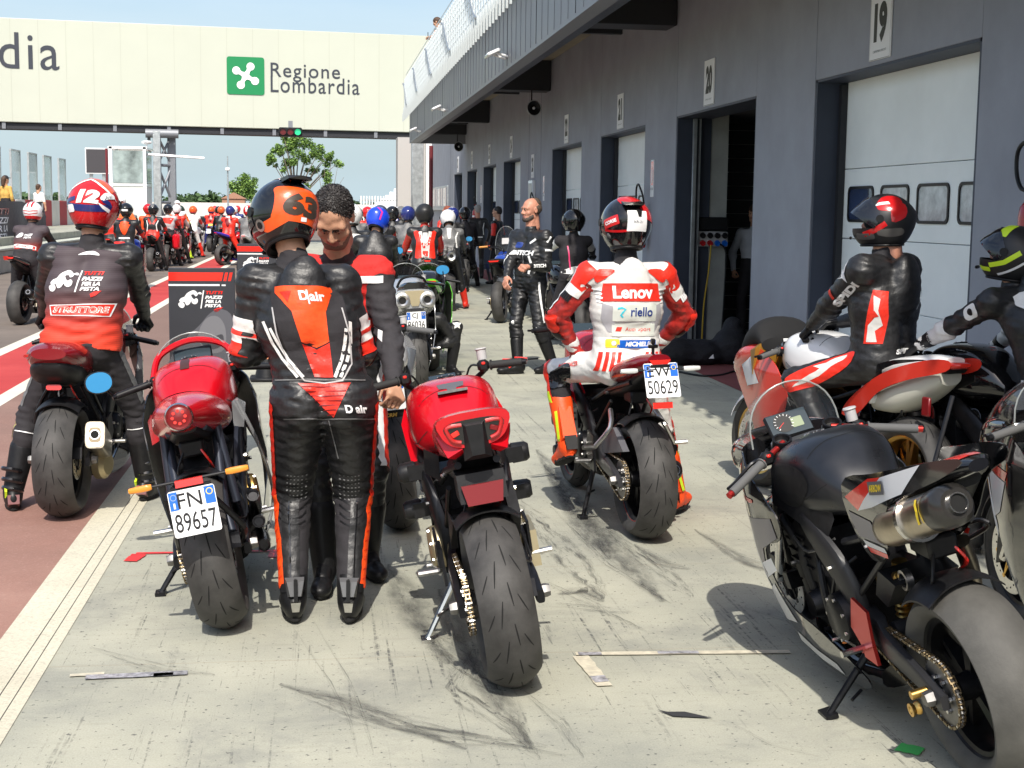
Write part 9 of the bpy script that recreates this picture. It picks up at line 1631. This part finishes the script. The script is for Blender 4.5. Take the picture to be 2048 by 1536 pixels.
m = MB(); m.tube([(-.14, .10, .98), (-.10, -.02, 1.06), (0, -.05, 1.085), (.10, -.02, 1.06), (.14, .10, .98)], .012, KP, 8, sub=4); m.build('grab_rail', r)
gb = quick_bike('lime green and black motorcycle beyond the silver one', (1.12, 15.0, 0), -3, lod=1, col=GRN, tankc=KG)
crouch = Person('person in black leathers crouching behind the silver motorcycle with knees spread', 'people standing around the pit lane', pelvis=(.98, 14.75, .36), yaw=180, lean=55, head=(0, 20, 0), feet=[(1.30, 14.5, .1), (.72, 14.6, .1)], fdir=[(.3, -1, 0), (-.4, -1, 0)], hands=[(1.1, 14.35, .3), (.9, 14.35, .3)], knee=[V((.7, -.6, 1)), V((-.7, -.6, 1))], look=dict(torso=K, arm=K, leg=K, shin=K, boot=KP, glove=KP), h=.018, s=.98)
star = [(.05 * (1 if i % 2 == 0 else .45) * math.cos(R_(90 + 36 * i)), .05 * (1 if i % 2 == 0 else .45) * math.sin(R_(90 + 36 * i))) for i in range(10)]
for i in (0, 1): wrap(crouch.mb, poly2d(star), crouch.bvh, crouch.kn[i] + V((0, -.3, .03)), (1, 0, 0), (0, 0, 1), WL, .006, .02, .4)
crouch.done(); crouch.helmet(shell=KG, n=32)
bb = quick_bike('black and white motorcycle held by the blue helmeted rider', (.60, 16.1, 0), 4, 'naked', lod=1, col=WP, tankc=KG, mirrors=dict(off=(.0, .1, .16), m=MIRB))
crowd(bb, 'rider in black leathers with bright blue helmet reaching to the right grip', dict(torso=K, arm=K, fore=K, leg=K, shin=WL), dict(shell=BRT, s=1.05), [(poly2d(band2d(smooth2d([(-.03, .08), (.03, .02), (.02, -.07)], 1), .02)), MAG, 150, 4), (poly2d(band2d([(-.05, .02), (.0, .0)], .018)), WP, 215, 12)], .018, lean=22, head=(-30, 30, 0), side=3)
wb_ = quick_bike('white motorcycle beside the bowing man in the middle row', (.38, 18.2, 0), 2, lod=1, col=WP)
crowd(wb_, 'rider in black and white jacket with white helmet behind the bowing man', dict(torso=K, arm=K, leg=K), dict(shell=WP, s=1.05), [(poly2d(circ2d((0, 0), .025, 14)), GRL, 170, -6), (poly2d(circ2d((.0, 0), .018, 14)), WP, 170, -6, 0, .003)], .02, lean=14, back=[(poly2d(smooth2d([(-.17, .16), (.17, .16), (.12, .06), (-.12, .06)], 3)), WL, 0, 0), (poly2d(rrect(-.04, -.02, .04, .02, .01)), LIME, .12, .10)])
rb = quick_bike('dark sports motorcycle under the rider in red and cream leathers', (1.50, 21.0, 0), 0, lod=1, col=KG)
crowd(rb, 'rider in red black and cream leathers with matt black helmet', dict(torso=K, arm=REDB, fore=REDB, leg=K, collar=REDB, neck=SKINR), dict(shell=mat('matt_black_helmet', (.016, .016, .017), .45), s=1.06), (), .018, lean=10, hump=.6, s=1.02, back=[(poly2d(smooth2d([(-.17, .17), (-.09, .17), (-.03, .0), (.03, .0), (.09, .17), (.17, .17), (.13, .02), (.15, -.22), (.06, -.22), (-.06, -.22), (-.15, -.22), (-.13, .02)], 2)), REDB, 0, 0), (poly2d([(-.10, .17), (-.05, .17), (-.03, .03), (.03, .03), (.05, .17), (.10, .17), (.065, .0), (.055, -.22), (-.055, -.22), (-.065, .0)]), OFFW, 0, .0), (poly2d(rrect(-.035, -.04, .035, .15, .01)), OFFW, 0, .0)])
jb = quick_bike('dark naked motorcycle with single round silver exhaust end', (2.12, 24.1, 0), -3, 'naked', lod=1, col=KG, tip=((.02, .15, .86), (.02, -.35, .93)), mufm=ALU, mirrors=dict(off=(.02, .08, .15), m=MIRB)); m = MB(); m.lathe([(.072, -.06), (.075, .0), (.066, .012), (.036, .004)], ALU, (.02, -.36, .935), (0, -1, .12), 24); m.disc((.02, -.362, .935), (0, -1, .12), .036, DARK, .004, 16); m.build('exhaust_tip', jb.root)
crowd(jb, 'rider in grey leathers with white flashes and white helmet, red boots', dict(torso=GRL, arm=GRL, leg=K, boot=REDB), dict(shell=WP, s=1.05), (), .018, lean=26, head=(10, 30, 0), hump=.9, back=flanks(WL) + [(poly2d([(-.04, .18), (.04, .18), (.02, -.02), (-.02, -.02)]), WL, .0, .0)])
ab = Bike('touring_motorcycle', 'tall blue adventure motorcycle with clear screen beside the bearded man', (2.68, 21.5, 0), -16, 4, lod=1, col=BLU, tankc=BLU, rear_w=.17, engine=ALU, cover=ALU, stand_x=-.3); ab.seat(.90); ab.tail(KP, [(.30, 0, .90, .12, .05, 2.8), (.0, 0, .93, .11, .05, 2.8), (-.30, 0, .95, .09, .03, 2.4)]); ab.bars('wide', 1.15, 1.0, .42, gripm=mat('amber_handguard', (.6, .25, .05), .5)); ab.screen(1.08, 1.5, 1.02, .95, 1.45, .19, GLS); ab.dash((0, 1.12, 1.22), .16, .11, 60, m=LGR); ab.muffler((.2, .2, .5), (.23, -.25, .58), .06, KM, KM); m = MB(); m.loft([(1.1, 0, .98, .16, .10, 2.6), (1.35, 0, .92, .13, .10, 2.6), (1.6, 0, .84, .05, .03, 2.2)], BLU, 4, 20); m.build('front_beak', ab.root)
for q in (-1, 1): m = MB(); m.hull([(q * x, y, z) for x, y, z in ((.17, .2, .92), (.17, -.1, .92), (.19, .5, .62), (.16, .1, .62))], KP); m.build('side_cover', ab.root)
kb = quick_bike('dark motorcycle hidden behind the bearded man under the pink striped rider', (3.12, 17.3, 0), 4, 'naked', lod=1, col=KG)
PINK = mat('pink_print', (.70, .04, .16), .5)
crowd(kb, 'small rider in black white and pink textile suit with black helmet', dict(torso=KC, arm=WL, fore=KC, leg=KC), dict(shell=KG, s=1.03), (), .018, lean=4, head=(28, 0, 0), s=.93, hump=0, back=[(poly2d(band2d([(-.10, .10), (-.07, -.20)], .016)), PINK, 0, 0), (poly2d(smooth2d([(-.17, -.02), (0, .05), (.17, -.02), (.10, -.05), (-.10, -.05)], 3)), WL, 0, -.20), (poly2d(circ2d((0, 0), .022, 5)), KP, .0, -.195)], hands=[kb.w(-.3, .9, 1.1), kb.w(.42, .85, 1.12)])
for lab, blab, (x, y), col, hel, lk in (('far rider with glossy black helmet and grey visor right of the blue helmet', 'far black motorcycle right of the blue helmet', (1.36, 28.0), KG, dict(shell=KG), dict(torso=K, arm=K, leg=K)), ('far rider with navy helmet and grey jacket beside the red and cream rider', 'far white and red motorcycle beside the red and cream rider', (1.52, 25.6), WP, dict(shell=BHP), dict(torso=GRL, arm=WL, leg=K)), ('far rider with dark blue grey helmet just behind the blue helmet', 'far dark blue motorcycle just behind the blue helmet', (.95, 23.5), BLU, dict(shell=mat('slate_helmet_paint', (.05, .06, .09), .2, coat=.4)), dict(torso=K, arm=REDB, leg=K)), ('far rider with red helmet beyond the white helmet', 'far red motorcycle beyond the white helmet', (1.10, 34.5), RED, dict(shell=RH), dict(torso=REDB, arm=K, leg=K)), ('far rider with blue and white helmet against the dark doors', 'far dark motorcycle against the dark doors', (2.65, 29.2), KG, dict(shell=BHP, top=WP), dict(torso=K, arm=K, leg=K)), ('far rider with silver visor raised beside the grey haired man', 'far grey motorcycle beside the grey haired man', (3.12, 31.5), SILV, dict(shell=KG, visor='up', vis=VISC), dict(torso=KC, arm=KC, leg=K)), ('far rider in dark suit in the gap left of the red and cream rider', 'far silver motorcycle in the gap left of the red and cream rider', (1.78, 33.0), SILV, dict(shell=GRL), dict(torso=K, arm=WL, leg=K))):
 b = quick_bike(blab, (x, y, 0), rnd.uniform(-5, 5), lod=2, col=col); v = hel.pop('visor', 'closed'); crowd(b, lab, lk, dict(s=1.04, **hel), (), .026, lean=rnd.uniform(8, 18), head=(rnd.uniform(-15, 15), rnd.uniform(0, 12), 0), visor=v)
stander('grey haired man in black suit with white piping seen from behind', (3.82, 35.5, 0), 8, dict(torso=K, arm=K, leg=K, glove=SKINR, neck=SKINR), 'crop', GREYHAIR, skin=SKINR, s=1.03, back=flanks(WL) + [ST(WL, -.22, .2)])
stander('dark haired man in black and red shirt shown in profile by the far doors', (4.02, 33.0, 0), 62, dict(torso=K, arm=REDB, fore=K, leg=K, glove=SKIN), 'short', HAIR, s=1.0)
stander('red haired person in red top by the far doors', (2.80, 32.5, 0), 40, dict(torso=REDB, arm=REDB, leg=KC, glove=SKINR), 'crop', mat('red_hair', (.25, .06, .03), .7), skin=SKINR, s=1.0)
stander('person in pale hoodie and black trousers standing inside the open garage', (5.86, 18.95, 0), 140, dict(torso=mat('pale_grey_hoodie', (.52, .55, .60), .85), arm=mat('pale_grey_hoodie', (.52, .55, .60), .85), leg=KC, glove=SKIN, boot=KC, sole=WM), 'long', BROWNHAIR, h=.018, s=1.02)
T = stander('woman with dark hair looking at a phone on the terrace above', (3.22, 40.3, 5.22), 70, dict(torso=KC, arm=SKIN, fore=SKIN, leg=KC, glove=SKIN), 'long', BROWNHAIR, h=.024, head=(0, 25, 0), hands=[(2.92, 40.2, 6.45), (2.95, 40.5, 6.45)])
m = MB(); m.box((2.90, 40.3, 6.52), (.02, .08, .15), KG, bev=.004); m.build('mobile_phone', label='dark mobile phone held by the woman on the terrace', cat='phone')
m = MB(); m.box((6.2, (FE - 8) / 2, 5.06), (6.2, FE + 7.9, .28), IWALL); bpart(m, 'terrace_deck')
